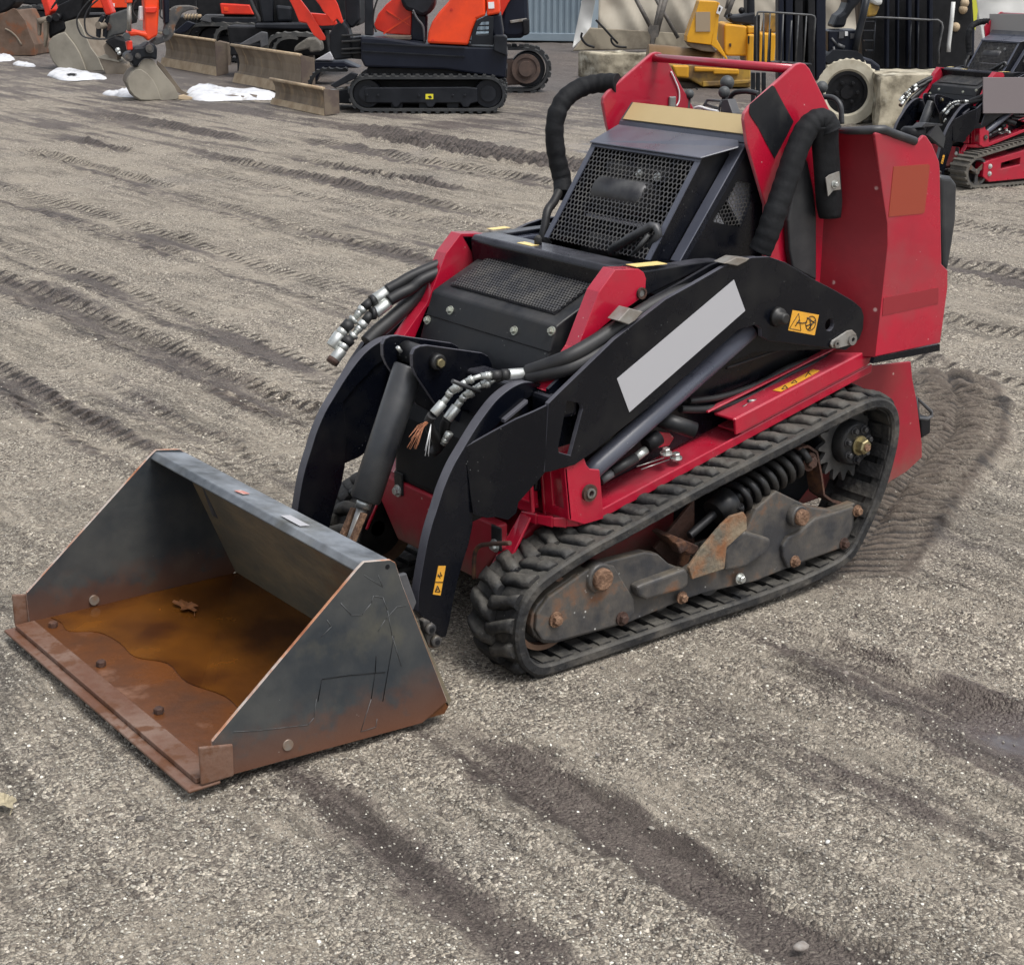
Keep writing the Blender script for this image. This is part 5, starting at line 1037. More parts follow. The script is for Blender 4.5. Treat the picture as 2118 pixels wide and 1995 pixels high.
for s_ in (1, -1):
    lp = [(.62, .10), (.56, .03), (.40, .012), (-.5, .012), (-.62, .05), (-.66, .15), (-.62, .26), (-.5, .36), (-.35, .40), (.42, .29), (.56, .25), (.63, .18)]
    pts, LEN = resample(cr([Vector((x, 0, z)) for x, z in lp], 8, True), 240); n = len(pts); rings = []; cen = Vector((0, 0, .2)); mb = MB(); fr_ = []
    for i in range(n):
        t_ = (pts[(i+1) % n]-pts[i-1]).normalized(); nn = Vector((t_.z, 0, -t_.x)); nn = -nn if nn.dot(pts[i]-cen) < 0 else nn; fr_.append((pts[i], t_, nn))
    mb.loft([[p+Vector((0, s_*y, 0))+nn*h for y, h in ((.46, -.02), (.46, 0), (.28, 0), (.28, -.02))] for p, t_, nn in fr_], closed=True)
    for j in range(60):
        p, t_, nn = fr_[j*4]; mb.obox(p+nn*.006+Vector((0, s_*.37, 0)), t_*.010, (0, .092, 0), nn*.010)
    local_build(mb, 'rubber_track', m_rubbermud)
    mb = MB(); c = Vector((.50, s_*.37, .142)); mb.ring(c-Vector((0, .07, 0)), c+Vector((0, .085, 0)), .118, .098, 36); mb.cyl(c-Vector((0, .05, 0)), c+Vector((0, .0, 0)), .10, 30, 1); mb.cyl(c, c+Vector((0, s_*.09, 0)), .022, 16)
    for k in range(3):
        q = 2*math.pi*k/3+.5; d_ = Vector((math.cos(q), 0, math.sin(q))); e2 = Vector((-d_.z, 0, d_.x)); mb.prism([c+d_*.02+e2*.012+Vector((0, s_*.07, 0)), c+d_*.10+e2*.022+Vector((0, s_*.07, 0)), c+d_*.10-e2*.022+Vector((0, s_*.07, 0)), c+d_*.02-e2*.012+Vector((0, s_*.07, 0))], (0, s_*.01, 0))
    local_build(mb, 'idler_wheel', [m_frame, m_dark])
    mb = MB(); pr = [(.44, .21), (.40, .225), (-.40, .335), (-.52, .30), (-.52, .10), (-.40, .05), (.36, .05), (.44, .10)]; mb.prism([Vector((x, s_*.465, z)) for x, z in pr], (0, -s_*.12, 0), holes=[[Vector((x, s_*.465, z)) for x, z in [(.24, .20), (.02, .23), (.02, .17), (.24, .15)]]]); local_build(mb, 'track_frame', m_red, bevel=.006)
    for x, z in ((.37, .18), (.37, .12), (-.1, .09)):
        mb = MB(); mb.bolt(Vector((x, s_*.466, z)), (0, s_, 0), .014, .012); local_build(mb, 'bolt', m_zinc)
inv = (Matrix.Translation(Vector((-7.344, -4.485, 0))) @ Matrix.Rotation(-.102, 4, 'Z') @ Matrix.Scale(.858, 4)).inverted()
def onL(z, p, axis, val):         # pixel onto a plane of the small loader's own axes
    c_ = inv @ CAM; d_ = (inv.to_3x3() @ ray(z, p)); return c_ + d_*((val-c_[axis])/d_[axis])
mb = MB(); mb.prism([onL('D5', p, 0, -.27) for p in ((1662, 131), (2010, 131), (2010, 392), (1662, 392))], (-.01, 0, 0)); local_build(mb, 'decal_board_added', m_greybeige, bevel=.003)  # added blank board shaped like a blur rectangle, not a loader part
mb = MB(); mb.prism([onL('D5', p, 1, .415) for p in ((1606, 727), (2060, 727), (2060, 1066), (1606, 1066))], (0, -.01, 0)); local_build(mb, 'decal_board_added', m_greymauve, bevel=.003)  # second added blank board, likewise a blur rectangle

# ================================================================== background machines
def T(fr, z, pts, v=0): return fr.T(z, pts, v)
def slab(parent, name, mat_, fr, z, pts, v0, v1, bevel=.01, holes=None, **k):
    mb = MB(); mb.prism(T(fr, z, pts, v0), fr.v*(v1-v0), holes=[T(fr, z, h, v0) for h in (holes or [])]); return mb.build(name, mat_, parent, bevel=bevel, seg=2, **k)
def crawler(parent, fr, u0, u1, h, v0, v1, lug=.018, pitch=.085, frame=True, sprock=1, mt=None, rad=None):
    """a rubber crawler: belt with lugs, side beam, sprocket and idler, standing on the ground of the frame"""
    mt = mt or m_crub; r = h/2-.012; pts = []
    for k in range(13): q = math.pi/2+math.pi*k/12; pts.append((u0+r+math.cos(q)*r, r+.02+math.sin(q)*r))
    for k in range(13): q = -math.pi/2+math.pi*k/12; pts.append((u1-r+math.cos(q)*r, r+.02+math.sin(q)*r))
    P, LEN = resample([Vector((u, 0, z)) for u, z in pts], 200); n = len(P); cen = Vector(((u0+u1)/2, 0, h/2))
    mb = MB(); fr_ = []
    for i in range(n):
        t_ = (P[(i+1) % n]-P[i-1]).normalized(); nn = Vector((t_.z, 0, -t_.x)); nn = -nn if nn.dot(P[i]-cen) < 0 else nn; fr_.append((P[i], t_, nn))
    W = lambda p, v: fr.P(p.x, v, p.z)
    mb.loft([[W(p+nn*a, v) for v, a in ((v0, -.03), (v0, -.004), (v0+.01, 0), (v1-.01, 0), (v1, -.004), (v1, -.03))] for p, t_, nn in fr_], closed=True, smooth=False)
    nl = max(8, int(LEN/pitch))
    for j in range(nl):
        p, t_, nn = fr_[int(j*n/nl)]
        for va, vb, sh in ((v0, v0+(v1-v0)*.55, 0), (v0+(v1-v0)*.45, v1, .5)):
            p2, t2, n2 = fr_[int((j+sh)*n/nl) % n]; q = [p2-t2*pitch*.28, p2-t2*pitch*.18+n2*lug, p2+t2*pitch*.18+n2*lug, p2+t2*pitch*.28]
            mb.prism([W(a, va) for a in q], fr.v*(vb-va))
    mb.build('rubber_track', mt, parent)
    if frame:
        mb = MB(); mb.prism([fr.P(u, v0+.02, z) for u, z in ((u0+r*1.1, h*.30), (u0+r*.7, h*.5), (u0+r*1.1, h*.70), (u1-r*1.6, h*.70), (u1-r*1.6, h*.30))], fr.v*(v1-v0-.04)); mb.build('track_frame', m_cblack, parent, bevel=.015)
    for u, nm in ((u0+r+.0, 'idler_wheel'), (u1-r, 'drive_sprocket')):
        mb = MB(); a_ = fr.P(u, v0+.05, r+.02); mb.tube([a_, a_+fr.v*.03, a_+fr.v*(v1-v0-.1)], [r*.78, r*.82, r*.82], 28); mb.cyl(a_-fr.v*.03, a_+fr.v*.01, r*.45, 20); mb.build(nm, m_cblack, parent)
    for k in range(3):
        u = u0+(u1-u0)*(.3+.18*k); mb = MB(); a_ = fr.P(u, v0+.06, h*.22); mb.cyl(a_, a_+fr.v*(v1-v0-.12), h*.16, 18); mb.build('road_wheel', m_cblack, parent)
def blade(parent, z, bl, br, tl, g=0.0, side=True, depth=.16, behind=None):
    """dozer blade seen from the front: bottom-left, bottom-right and top-left pixels"""
    fb = Frame(z, bl, br, g); H = T(fb, z, [tl])[0].z-g; Lw = fb.len
    prof = [(0, 0), (.035, .22), (.060, .30), (.075, .5), (.065, .72), (.03, .92), (.0, 1.0)]       # (setback, height)
    def ring(u): return [fb.P(u, a*H/.35, b_*H) for a, b_ in prof]+[fb.P(u, a*H/.35+.02, b_*H) for a, b_ in reversed(prof)]
    mb = MB(); us = [Lw*k/6 for k in range(7)]; mb.loft([ring(u) for u in us], smooth=False); bl_ = mb.build('blade', m_tanblade, parent)
    mb = MB(); mb.prism([fb.P(0, .033*H/.35*.9-.012, .25*H), fb.P(Lw, .033*H/.35*.9-.012, .25*H), fb.P(Lw, -.014, .0), fb.P(0, -.014, .0)], fb.v*.012); mb.build('cutting_edge', m_tanedge, bl_, bevel=.003)
    mb = MB(); mb.tube([fb.P(0, .0, H), fb.P(Lw, .0, H)], .018, 10); mb.build('blade_rail', m_tanedge, bl_)
    mb = MB(); mb.prism([fb.P(Lw, -.005, 0), fb.P(Lw, -.005, H), fb.P(Lw, depth, H*.92), fb.P(Lw, depth, .06*H)], fb.u*.012); mb.build('side_plate', m_tandark, bl_, bevel=.003)
    return fb, H
# ---- excavator A: nearest, side on
F1 = Frame('T2', (640, 668), (1540, 668))
exA = thing('mini_excavator', 'orange and black mini excavator seen side on, with yellow tag on its track frame', 'excavator', F1.o, 'mini excavators parked in the row')
U = lambda z, p, v=0: (T(F1, z, [p], v)[0]-F1.o).dot(F1.u)
crawler(exA, F1, U('T2', (632, 560)), U('T2', (1550, 560)), T(F1, 'T2', [(1000, 446)])[0].z, 0, .26, frame=False)
crawler(exA, F1, U('T2', (632, 560)), U('T2', (1550, 560)), T(F1, 'T2', [(1000, 446)])[0].z, .85, 1.12)
fa = slab(exA, 'track_frame', m_cblack, F1, 'T2', [(718, 528), (728, 515), (1320, 512), (1385, 518), (1385, 600), (1345, 610), (1330, 632), (1300, 632), (1285, 606), (1140, 606), (1122, 632), (1094, 632), (1078, 606), (935, 606), (915, 632), (893, 632), (880, 606), (728, 606)], .015, .10)
slab(fa, 'yellow_tag', m_tagy, F1, 'T2', [(1080, 553), (1125, 553), (1125, 583), (1080, 583)], .010, .014, 0)
slab(fa, 'tag_print', m_ink, F1, 'T2', [(1092, 566), (1110, 562), (1118, 574), (1104, 580)], .007, .0095, 0)
for px in (735, 800, 1040, 1240, 1310): mb = MB(); mb.bolt(T(F1, 'T2', [(px, 560+px % 7)], .014)[0], -F1.v, .012, .01); mb.build('bolt', m_cblack, fa)
slab(exA, 'undercarriage', m_dark, F1, 'T2', [(760, 470), (760, 620), (1400, 620), (1450, 470)], .27, .84)
slab(exA, 'turntable', m_dark, F1, 'T2', [(740, 395), (720, 440), (900, 470), (1300, 470), (1560, 460), (1560, 400)], .15, .9)
body = slab(exA, 'body', m_cblue, F1, 'T2', [(697, 215), (700, 350), (722, 395), (1190, 408), (1550, 462), (1562, 320), (1552, 280), (1320, 275), (1085, 262), (850, 225)], .05, 1.0, .02)
for a_, b__ in (((705, 250), (1310, 282)), ((705, 298), (1310, 330))): slab(body, 'body_rib', m_cblack, F1, 'T2', [a_, b__, (b__[0], b__[1]+7), (a_[0], a_[1]+7)], .035, .06, 0)
slab(body, 'corner_post', m_cblack, F1, 'T2', [(1478, 215), (1490, 206), (1545, 208), (1560, 222), (1556, 330), (1480, 300)], .0, .2, .02)
cowl = slab(exA, 'engine_cowl', m_corange, F1, 'T2', [(1088, 256), (1096, 190), (1118, 130), (1160, 70), (1215, 10), (1260, -70), (1430, -80), (1432, 95), (1380, 115), (1356, 180), (1330, 268)], .06, .9, .025)
slab(cowl, 'rear_cowl', m_corange, F1, 'T2', [(1434, -80), (1500, -80), (1515, 20), (1518, 80), (1440, 96)], .07, .9, .02)
slab(cowl, 'label', m_white, F1, 'T2', [(1447, 14), (1482, 12), (1484, 50), (1450, 52)], .06, .068, 0)
for p in ((1232, 57), (1122, 238)): mb = MB(); c_ = T(F1, 'T2', [p], .055)[0]; mb.cyl(c_, c_+F1.v*.02, .014, 14); mb.build('cowl_catch', m_credor, cowl)
slab(exA, 'rear_grille', m_cblack, F1, 'T2', [(1345, 262), (1352, 200), (1375, 130), (1440, 98), (1480, 100), (1476, 210), (1478, 265)], .045, .30, .01, holes=[[(1372, 212), (1385, 160), (1410, 130), (1452, 128), (1450, 205)]])
for y_ in (150, 178): slab(exA, 'grille_bar', m_cblack, F1, 'T2', [(1378, y_), (1455, y_-4), (1455, y_+5), (1376, y_+6)], .06, .09, 0)
slab(exA, 'rear_weight', m_cblue, F1, 'T2', [(1440, 96), (1520, 82), (1540, 215), (1480, 265), (1478, 210)], .1, .95, .02)
fl = slab(exA, 'foot_well', m_credor, F1, 'T2', [(790, 175), (775, 150), (800, 85), (850, 25), (930, -40), (1060, -60), (1000, 60), (996, 208), (850, 200)], .45, .55, .01)
for a_, b__ in (((830, 195), (990, 90)), ((850, 60), (990, 150))): slab(fl, 'pressed_rib', m_corange, F1, 'T2', [a_, b__, (b__[0]+4, b__[1]+9), (a_[0]+4, a_[1]+9)], .44, .45, 0)
slab(exA, 'floor_plate', m_tandark, F1, 'T2', [(840, 212), (990, 214), (992, 235), (850, 228)], .2, .5, .004)
slab(exA, 'seat', m_cblack, F1, 'T2', [(935, -40), (930, 10), (960, 62), (1000, 72), (1060, 102), (1105, 85), (1138, 30), (1130, -40)], .30, .75, .04)
slab(exA, 'seat_post', m_cblue, F1, 'T2', [(1000, 75), (1090, 90), (1082, 250), (990, 240)], .40, .60, .02)
mb = MB(); mb.tube(cr([T(F1, 'T2', [p], .2)[0] for p in ((1005, 60), (1030, 110), (1066, 160), (1074, 252))], 5), .012, 8); mb.build('control_lever', m_grey, exA)
slab(exA, 'cab_post', m_cblack, F1, 'T2', [(722, -60), (768, -60), (772, 212), (722, 208)], .1, .2, .01)
slab(exA, 'cab_post', m_cblack, F1, 'T2', [(600, -60), (690, -60), (694, 120), (650, 170), (610, 140)], .5, .7, .02)
mb = MB(); mb.tube(cr([T(F1, 'T2', [p], .15)[0] for p in ((800, -10), (778, 60), (772, 130), (790, 190))], 5), .009, 8); mb.build('hose', m_hose, exA)
slab(exA, 'swing_bracket', m_cblack, F1, 'T2', [(545, 150), (590, 120), (620, 160), (640, 230), (650, 345), (545, 355), (512, 290), (512, 200)], .25, .6, .02)
slab(exA, 'swing_post', m_cblack, F1, 'T2', [(640, 225), (700, 215), (705, 350), (640, 345)], .3, .7, .01)
for y_ in (205, 240, 285, 310): slab(exA, 'hose', m_hose, F1, 'T2', [(585, y_), (700, y_-6), (700, y_+5), (585, y_+11)], .18+.02*(y_ % 3), .24, .004)
slab(exA, 'boom_side', m_credor, F1, 'D3', [(1075, -40), (1195, -40), (1330, 140), (1510, 430), (1505, 462), (1450, 466), (1370, 400), (1290, 262), (1205, 245), (1150, 110)], .22, .26, .006)
slab(exA, 'boom_web', m_credor, F1, 'D3', [(1200, 250), (1305, 150), (1590, 175), (1640, 290), (1470, 300), (1240, 262)], .30, .42, .006)
slab(exA, 'boom_side', m_credor, F1, 'D3', [(1360, -40), (1600, -40), (1650, 60), (1712, 255), (1690, 275), (1640, 215), (1600, 262), (1480, 130), (1440, 60)], .15, .20, .006)
slab(exA, 'blade_arm', m_cblack, F1, 'D3', [(1560, 975), (1800, 830), (1880, 850), (1850, 900), (1620, 1010)], -.02, .06, .008)
slab(exA, 'blade_arm', m_cblack, F1, 'D3', [(1575, 1050), (1790, 1010), (1800, 1190), (1690, 1180), (1580, 1150)], .30, .62, .008)
mb = MB(); mb.cyl(T(F1, 'D3', [(1540, 1040)], -.02)[0], T(F1, 'D3', [(1760, 1000)], .05)[0], .014, 10); mb.build('blade_cylinder', m_steel, exA)
blade(exA, 'D3', (890, 1190), (1500, 1322), (885, 905))
# ---- excavator D: directly behind A, rusty drive wheel showing on the right
F4 = Frame('T2', (1200, 549), (1760, 549))
exD = thing('mini_excavator', 'excavator behind the nearest one, showing a rusty drive wheel and rounded dark tail', 'excavator', F4.o, 'mini excavators parked in the row')
U4 = lambda p: (T(F4, 'T2', [p])[0]-F4.o).dot(F4.u)
crawler(exD, F4, U4((900, 500)), U4((1805, 500)), T(F4, 'T2', [(1600, 278)])[0].z, 0, .30, lug=.03, pitch=.13, frame=False, mt=m_crub)
c_ = T(F4, 'T2', [(1670, 405)], -.03)[0]
mb = MB(); mb.cyl(c_, c_+F4.v*.1, .150, 30); mb.ring(c_-F4.v*.01, c_+F4.v*.06, .165, .125, 30); mb.cyl(c_-F4.v*.04, c_+F4.v*.1, .085, 24); mb.build('rusty_drive', m_rustdrive, exD)
slab(exD, 'track_frame', m_rustdrive, F4, 'T2', [(1300, 360), (1600, 350), (1640, 500), (1300, 510)], .03, .25, .02)
slab(exD, 'tail_weight', m_cblue, F4, 'T2', [(1525, -60), (1680, -60), (1688, 110), (1672, 205), (1640, 226), (1560, 228), (1520, 210)], -.1, .9, .05)
slab(exD, 'tail_cowl', m_credor, F4, 'T2', [(1500, -60), (1615, -60), (1560, 30), (1520, 110), (1500, 110)], -.14, -.09, .01)
slab(exD, 'tail_trim', m_steelmatte, F4, 'T2', [(1575, 122), (1672, 108), (1682, 122), (1580, 138)], -.13, -.09, .004)
slab(exD, 'tail_bumper', m_dark, F4, 'T2', [(1648, 115), (1690, 108), (1692, 200), (1655, 215)], -.14, .2, .02)
# ---- excavator B: second blade
FB = Frame('D3', (455, 940), (1200, 940))
exB = thing('mini_excavator', 'excavator with the wide tan blade just behind the nearest small blade', 'excavator', FB.o, 'mini excavators parked in the row')
blade(exB, 'D3', (455, 940), (1245, 1100), (445, 515))
for v_, pts in ((.5, [(820, 575), (850, 430), (960, 400), (1260, 395), (1420, 430), (1470, 560)]),):
    FBt = Frame('D3', (830, 840), (1500, 840))
    U5 = lambda p: (T(FBt, 'D3', [p])[0]-FBt.o).dot(FBt.u)
    crawler(exB, FBt, U5((835, 600)), U5((1480, 600)), T(FBt, 'D3', [(1100, 400)])[0].z, .1, .5, lug=.03, pitch=.15)
FBb = Frame('D3', (1330, 975), (1800, 975))
slab(exB, 'front_lug_block', m_rubbermud, FBb, 'D3', [(1145, 600), (1155, 540), (1200, 500), (1290, 440), (1400, 440), (1450, 500), (1460, 590), (1330, 605), (1320, 560)], .25, .6, .02)
slab(exB, 'blade_end', m_tandark, FBb, 'D3', [(1215, 645), (1370, 640), (1380, 700), (1350, 850), (1290, 900), (1260, 940), (1240, 800)], .45, .6, .01)
slab(exB, 'blade_bracket', m_decal, FBb, 'D3', [(1385, 690), (1555, 592), (1590, 640), (1595, 692)], .10, .18, .01)
slab(exB, 'blade_bracket', m_grey, FB, 'D3', [(510, 515), (770, 362), (840, 375), (850, 520), (770, 550), (760, 470), (640, 520)], .12, .20, .01)
slab(exB, 'undercarriage', m_cblue, FBb, 'D3', [(1380, 700), (1720, 700), (1900, 780), (1480, 780), (1380, 960), (1330, 940), (1300, 860)], .12, .5, .02)
slab(exB, 'deck', m_cblack, FB, 'D3', [(700, 270), (700, 330), (1600, 350), (1600, 262)], .6, 1.6, .02)
slab(exB, 'body', m_dark, FB, 'D3', [(740, 262), (700, -60), (1900, -60), (1900, 300), (1300, 300)], .9, 1.9, .03)
slab(exB, 'cab_door', m_cblack, FB, 'D3', [(740, -40), (905, -40), (912, 258), (790, 262)], .80, .9, .02)
slab(exB, 'battery_box', m_cblack, FB, 'D3', [(935, 60), (1120, 80), (1120, 250), (960, 250)], .78, .9, .03)
mb = MB(); mb.tube(cr([T(FB, 'D3', [p], .76)[0] for p in ((640, -20), (690, 100), (740, 200), (750, 250))], 5), .03, 8); mb.build('hose', m_hose, exB)
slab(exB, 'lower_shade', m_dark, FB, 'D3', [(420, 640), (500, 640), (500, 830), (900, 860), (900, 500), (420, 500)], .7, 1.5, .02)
# ---- excavator C: third blade
FC = Frame('D2', (1110, 920), (1780, 1045))
FCs = Frame('D2', (1000, 900), (1900, 900))
exC = thing('mini_excavator', 'excavator with the third blade, left of and behind the other two, with small red panel', 'excavator', FCs.o, 'mini excavators parked in the row')
blade(exC, 'D2', (1010, 900), (1780, 1045), (1010, 455))
U6 = lambda p: (T(FCs, 'D2', [p])[0]-FCs.o).dot(FCs.u)
crawler(exC, FCs, U6((1380, 500)), U6((2700, 500)), T(FCs, 'D2', [(1500, 345)])[0].z, .5, .95, lug=.03, pitch=.15)
slab(exC, 'front_panel', m_credor, FCs, 'D3', [(300, 40), (640, 60), (690, 170), (320, 165)], .45, .6, .015)
slab(exC, 'work_lamp', m_corange, FCs, 'D3', [(345, 85), (395, 88), (395, 128), (350, 126)], .44, .45, .002)
slab(exC, 'body', m_dark, FCs, 'D3', [(30, -60), (760, -60), (760, 300), (30, 300)], .6, 1.8, .03)
slab(exC, 'cylinder', m_tanedge, FCs, 'D2', [(1320, 205), (1560, 200), (1560, 250), (1320, 262)], .4, .5, .02)
slab(exC, 'blade_step', m_cblue, FCs, 'D2', [(1190, 440), (1370, 290), (1480, 330), (1360, 440), (1260, 470)], .2, .3, .01)
slab(exC, 'blade_end', m_tandark, FCs, 'D2', [(1790, 560), (1960, 600), (1950, 990), (1850, 1040), (1790, 1045), (1850, 880)], .05, .2, .01)
for k in range(5): mb = MB(); mb.ring(T(FCs, 'D2', [(1335+k*42, 228)], .39)[0], T(FCs, 'D2', [(1350+k*42, 228)], .39)[0], .045, .03, 12); mb.build('cylinder_ring', m_tanbucket, exC)
slab(exC, 'linkage', m_grey, FCs, 'D2', [(1540, 280), (1620, 200), (1860, 200), (1870, 230), (1700, 250), (1700, 320)], .3, .4, .01)

# ---- far row behind the buckets
FR = Frame('D1', (0, 420), (1500, 420))
exE = thing('excavator', 'large excavator body behind the buckets at the left, mostly cut by the top edge', 'excavator', FR.o)
slab(exE, 'body', m_dark, FR, 'D1', [(160, 40), (160, -80), (2300, -80), (2300, 100), (1500, 130), (1480, 300), (900, 300), (700, 90)], .6, 1.6, .03)
slab(exE, 'side_panel', m_corange, FR, 'D1', [(1005, 90), (1110, 0), (1180, -50), (1500, -60), (1500, 90), (1240, 96)], .3, .5, .01)
slab(exE, 'label', m_white, FR, 'D1', [(1285, 45), (1345, 42), (1345, 82), (1290, 85)], .28, .30, 0)
slab(exE, 'side_bar', m_grey, FR, 'D1', [(940, 150), (1500, 145), (1500, 175), (940, 182)], .3, .4, .01)
U7 = lambda p: (T(FR, 'D1', [p])[0]-FR.o).dot(FR.u)
for a_, b__ in ((195, 700), (365, 880)): crawler(exE, FR, U7((a_, 300)), U7((b__, 300)), T(FR, 'D1', [(400, 85)])[0].z, .2 if a_ < 300 else -.3, .55 if a_ < 300 else .05, lug=.04, pitch=.2)
slab(exE, 'undercarriage', m_cblue, FR, 'D1', [(300, 240), (1150, 250), (1150, 400), (330, 400)], .1, .5, .02)
# brown bucket at the left edge
FA = Frame('D1', (-200, 652), (415, 656))
bA = thing('excavator', 'rusty brown excavator bucket cut by the left edge of the photo', 'excavator', FA.o)
slab(bA, 'side_plate', m_brownbucket, FA, 'D1', [(-300, 230), (0, 180), (150, 100), (190, 110), (290, 240), (345, 400), (400, 520), (415, 655), (-300, 652)], 0, .05, .006)
slab(bA, 'shell', m_brownbucket, FA, 'D1', [(-300, 240), (150, 120), (185, 128), (395, 530), (405, 650), (-300, 648)], .05, .9, .01)
mb = MB(); mb.tube(cr(T(FA, 'D1', [(60, 340), (120, 370), (190, 430), (255, 530)], -.005), 4), .014, 6); mb.build('wear_scar', m_tanbucket, bA)
slab(bA, 'coupler', m_dark, FA, 'D1', [(-200, -60), (170, -60), (180, 30), (120, 100), (0, 170), (-200, 200)], .1, .5, .03)
# tan bucket with arm
FT = Frame('D1', (700, 822), (1215, 835))
bB = thing('excavator', 'large tan excavator bucket on its arm, second from the left edge', 'excavator', FT.o)
side = [(565, 560), (575, 490), (620, 430), (690, 395), (755, 375), (772, 330), (757, 262), (830, 240), (905, 222), (960, 320), (1000, 420), (1060, 560), (1150, 680), (1215, 832), (1010, 834), (840, 836), (700, 818), (620, 730), (580, 640)]
slab(bB, 'side_plate', m_greybucket, FT, 'D1', side, 0, .03, .006)
inn = [(575, 520), (620, 440), (690, 402), (757, 380), (790, 420), (870, 520), (930, 620), (980, 740), (1010, 830), (840, 830), (700, 812), (622, 722), (584, 635)]
slab(bB, 'side_bulge', m_greybucket, FT, 'D1', inn, -.03, .0, .01)
bk = T(FT, 'D1', [(620, 430), (575, 490), (565, 560), (580, 640), (620, 730), (700, 818)], .03)
mb = MB(); mb.prism([*bk, *[p+FT.u*.06+Vector((0, 0, .02)) for p in reversed(bk)]], FT.v*.75-FT.u*.28); mb.build('bucket_back', m_tanbucket, bB, bevel=.01)
mb = MB(); q = T(FT, 'D1', [(905, 222), (1060, 560), (1215, 832), (1190, 832), (1040, 580), (890, 260)], .03); mb.prism(q, FT.v*.7); mb.build('bucket_lip', m_tanbucket, bB, bevel=.005)
slab(bB, 'coupler', m_dark, FT, 'D1', [(590, 180), (640, 150), (685, 60), (800, 5), (900, -60), (1000, -60), (960, 60), (930, 200), (830, 240), (757, 262), (765, 350), (690, 392), (600, 430), (570, 460), (560, 300)], .08, .35, .03)
slab(bB, 'bucket_link', m_tanbucket, FT, 'D1', [(425, 262), (445, 240), (470, 262), (460, 420), (440, 420)], .0, .06, .01)
slab(bB, 'bucket_link', m_tanbucket, FT, 'D1', [(505, 262), (530, 245), (555, 270), (545, 440), (520, 560), (510, 540)], .0, .06, .01)
mb = MB(); mb.cyl(T(FT, 'D1', [(440, 255)], -.03)[0], T(FT, 'D1', [(600, 215)], .1)[0], .04, 14); mb.build('link_pin', m_tanbucket, bB)
for p, r in (((655, 205), .05), ((570, 225), .04)): mb = MB(); c_ = T(FT, 'D1', [p], -.02)[0]; mb.cyl(c_, c_+FT.v*.15, r, 18); mb.build('link_pin', m_dark, bB)
slab(bB, 'dipper_arm', m_credor, FT, 'D1', [(455, -60), (540, -60), (602, 130), (575, 180), (528, 200), (515, 120)], .1, .3, .02)
for pts in ([(600, 110), (680, 10), (720, -30)], [(610, 90), (650, 30), (700, -20)]): mb = MB(); mb.tube(cr(T(FT, 'D1', pts, .02), 5), .01, 6); mb.build('hose', m_hose, bB)
# middle bucket with black coupler
FM = Frame('D1', (1230, 880), (1490, 1000))
FMs = Frame('D1', (1230, 880), (1560, 880))
bC = thing('excavator', 'dark quick coupler over a tan bucket between the large and the front grey bucket', 'excavator', FMs.o)
slab(bC, 'bucket_shell', m_tanbucket, FMs, 'D1', [(1150, 672), (1240, 640), (1290, 690), (1420, 735), (1500, 760), (1540, 930), (1480, 1010), (1390, 968), (1290, 915), (1240, 880)], 0, .5, .02)
slab(bC, 'bucket_rim', m_greybucket, FMs, 'D1', [(1150, 668), (1240, 635), (1400, 720), (1400, 735), (1150, 684)], -.02, .5, .005)
slab(bC, 'bucket_spout', m_tanbucket, FMs, 'D1', [(1210, 540), (1250, 500), (1380, 640), (1380, 710), (1270, 690), (1235, 630)], -.02, .2, .01)
slab(bC, 'coupler', m_dark, FMs, 'D1', [(1220, 490), (1340, 425), (1480, 470), (1500, 620), (1440, 680), (1380, 660), (1320, 560)], -.1, .2, .03)
for sx in (0, 80): slab(bC, 'coupler_ear', m_cblack, FMs, 'D1', [(1125+sx, 430), (1128+sx, 280), (1190+sx, 178), (1235+sx*.6, 190), (1180+sx, 300), (1170+sx, 450)], -.12+sx*.001, -.05+sx*.001, .01)
slab(bC, 'dipper_end', m_greypaint, FMs, 'D1', [(1220, 440), (1215, 290), (1290, 170), (1500, 100), (1520, 240), (1490, 390), (1330, 430), (1250, 470)], .0, .2, .03)
mb = MB(); mb.cyl(T(FMs, 'D1', [(1150, 300)], -.14)[0], T(FMs, 'D1', [(1240, 300)], .0)[0], .045, 14); c_ = T(FMs, 'D1', [(1258, 315)], -.03)[0]; mb.cyl(c_, c_+FMs.v*.1, .05, 18, 1); mb.build('coupler_pin', [m_tanbucket, m_rust], bC)
slab(bC, 'dipper_arm', m_credor, FMs, 'D1', [(1150, -60), (1250, -60), (1330, 160), (1300, 180), (1235, 180)], .05, .25, .02)
for pts in ([(1060, 0), (960, 120), (905, 230), (920, 340), (980, 430), (1120, 460), (1250, 460)], [(1150, 0), (1060, 80), (1000, 200), (1000, 330), (1040, 410), (1150, 455), (1280, 455), (1360, 425)]):
    mb = MB(); mb.tube(cr(T(FMs, 'D1', pts, -.15), 6), .011, 8); mb.build('hose', m_hose, bC)
mb = MB(); mb.sphere(T(FMs, 'D1', [(1385, 590)], -.14)[0], .035, 10, 8); mb.sphere(T(FMs, 'D1', [(1400, 625)], -.14)[0], .028, 10, 8); mb.build('hose_coupler', m_zinc, bC)
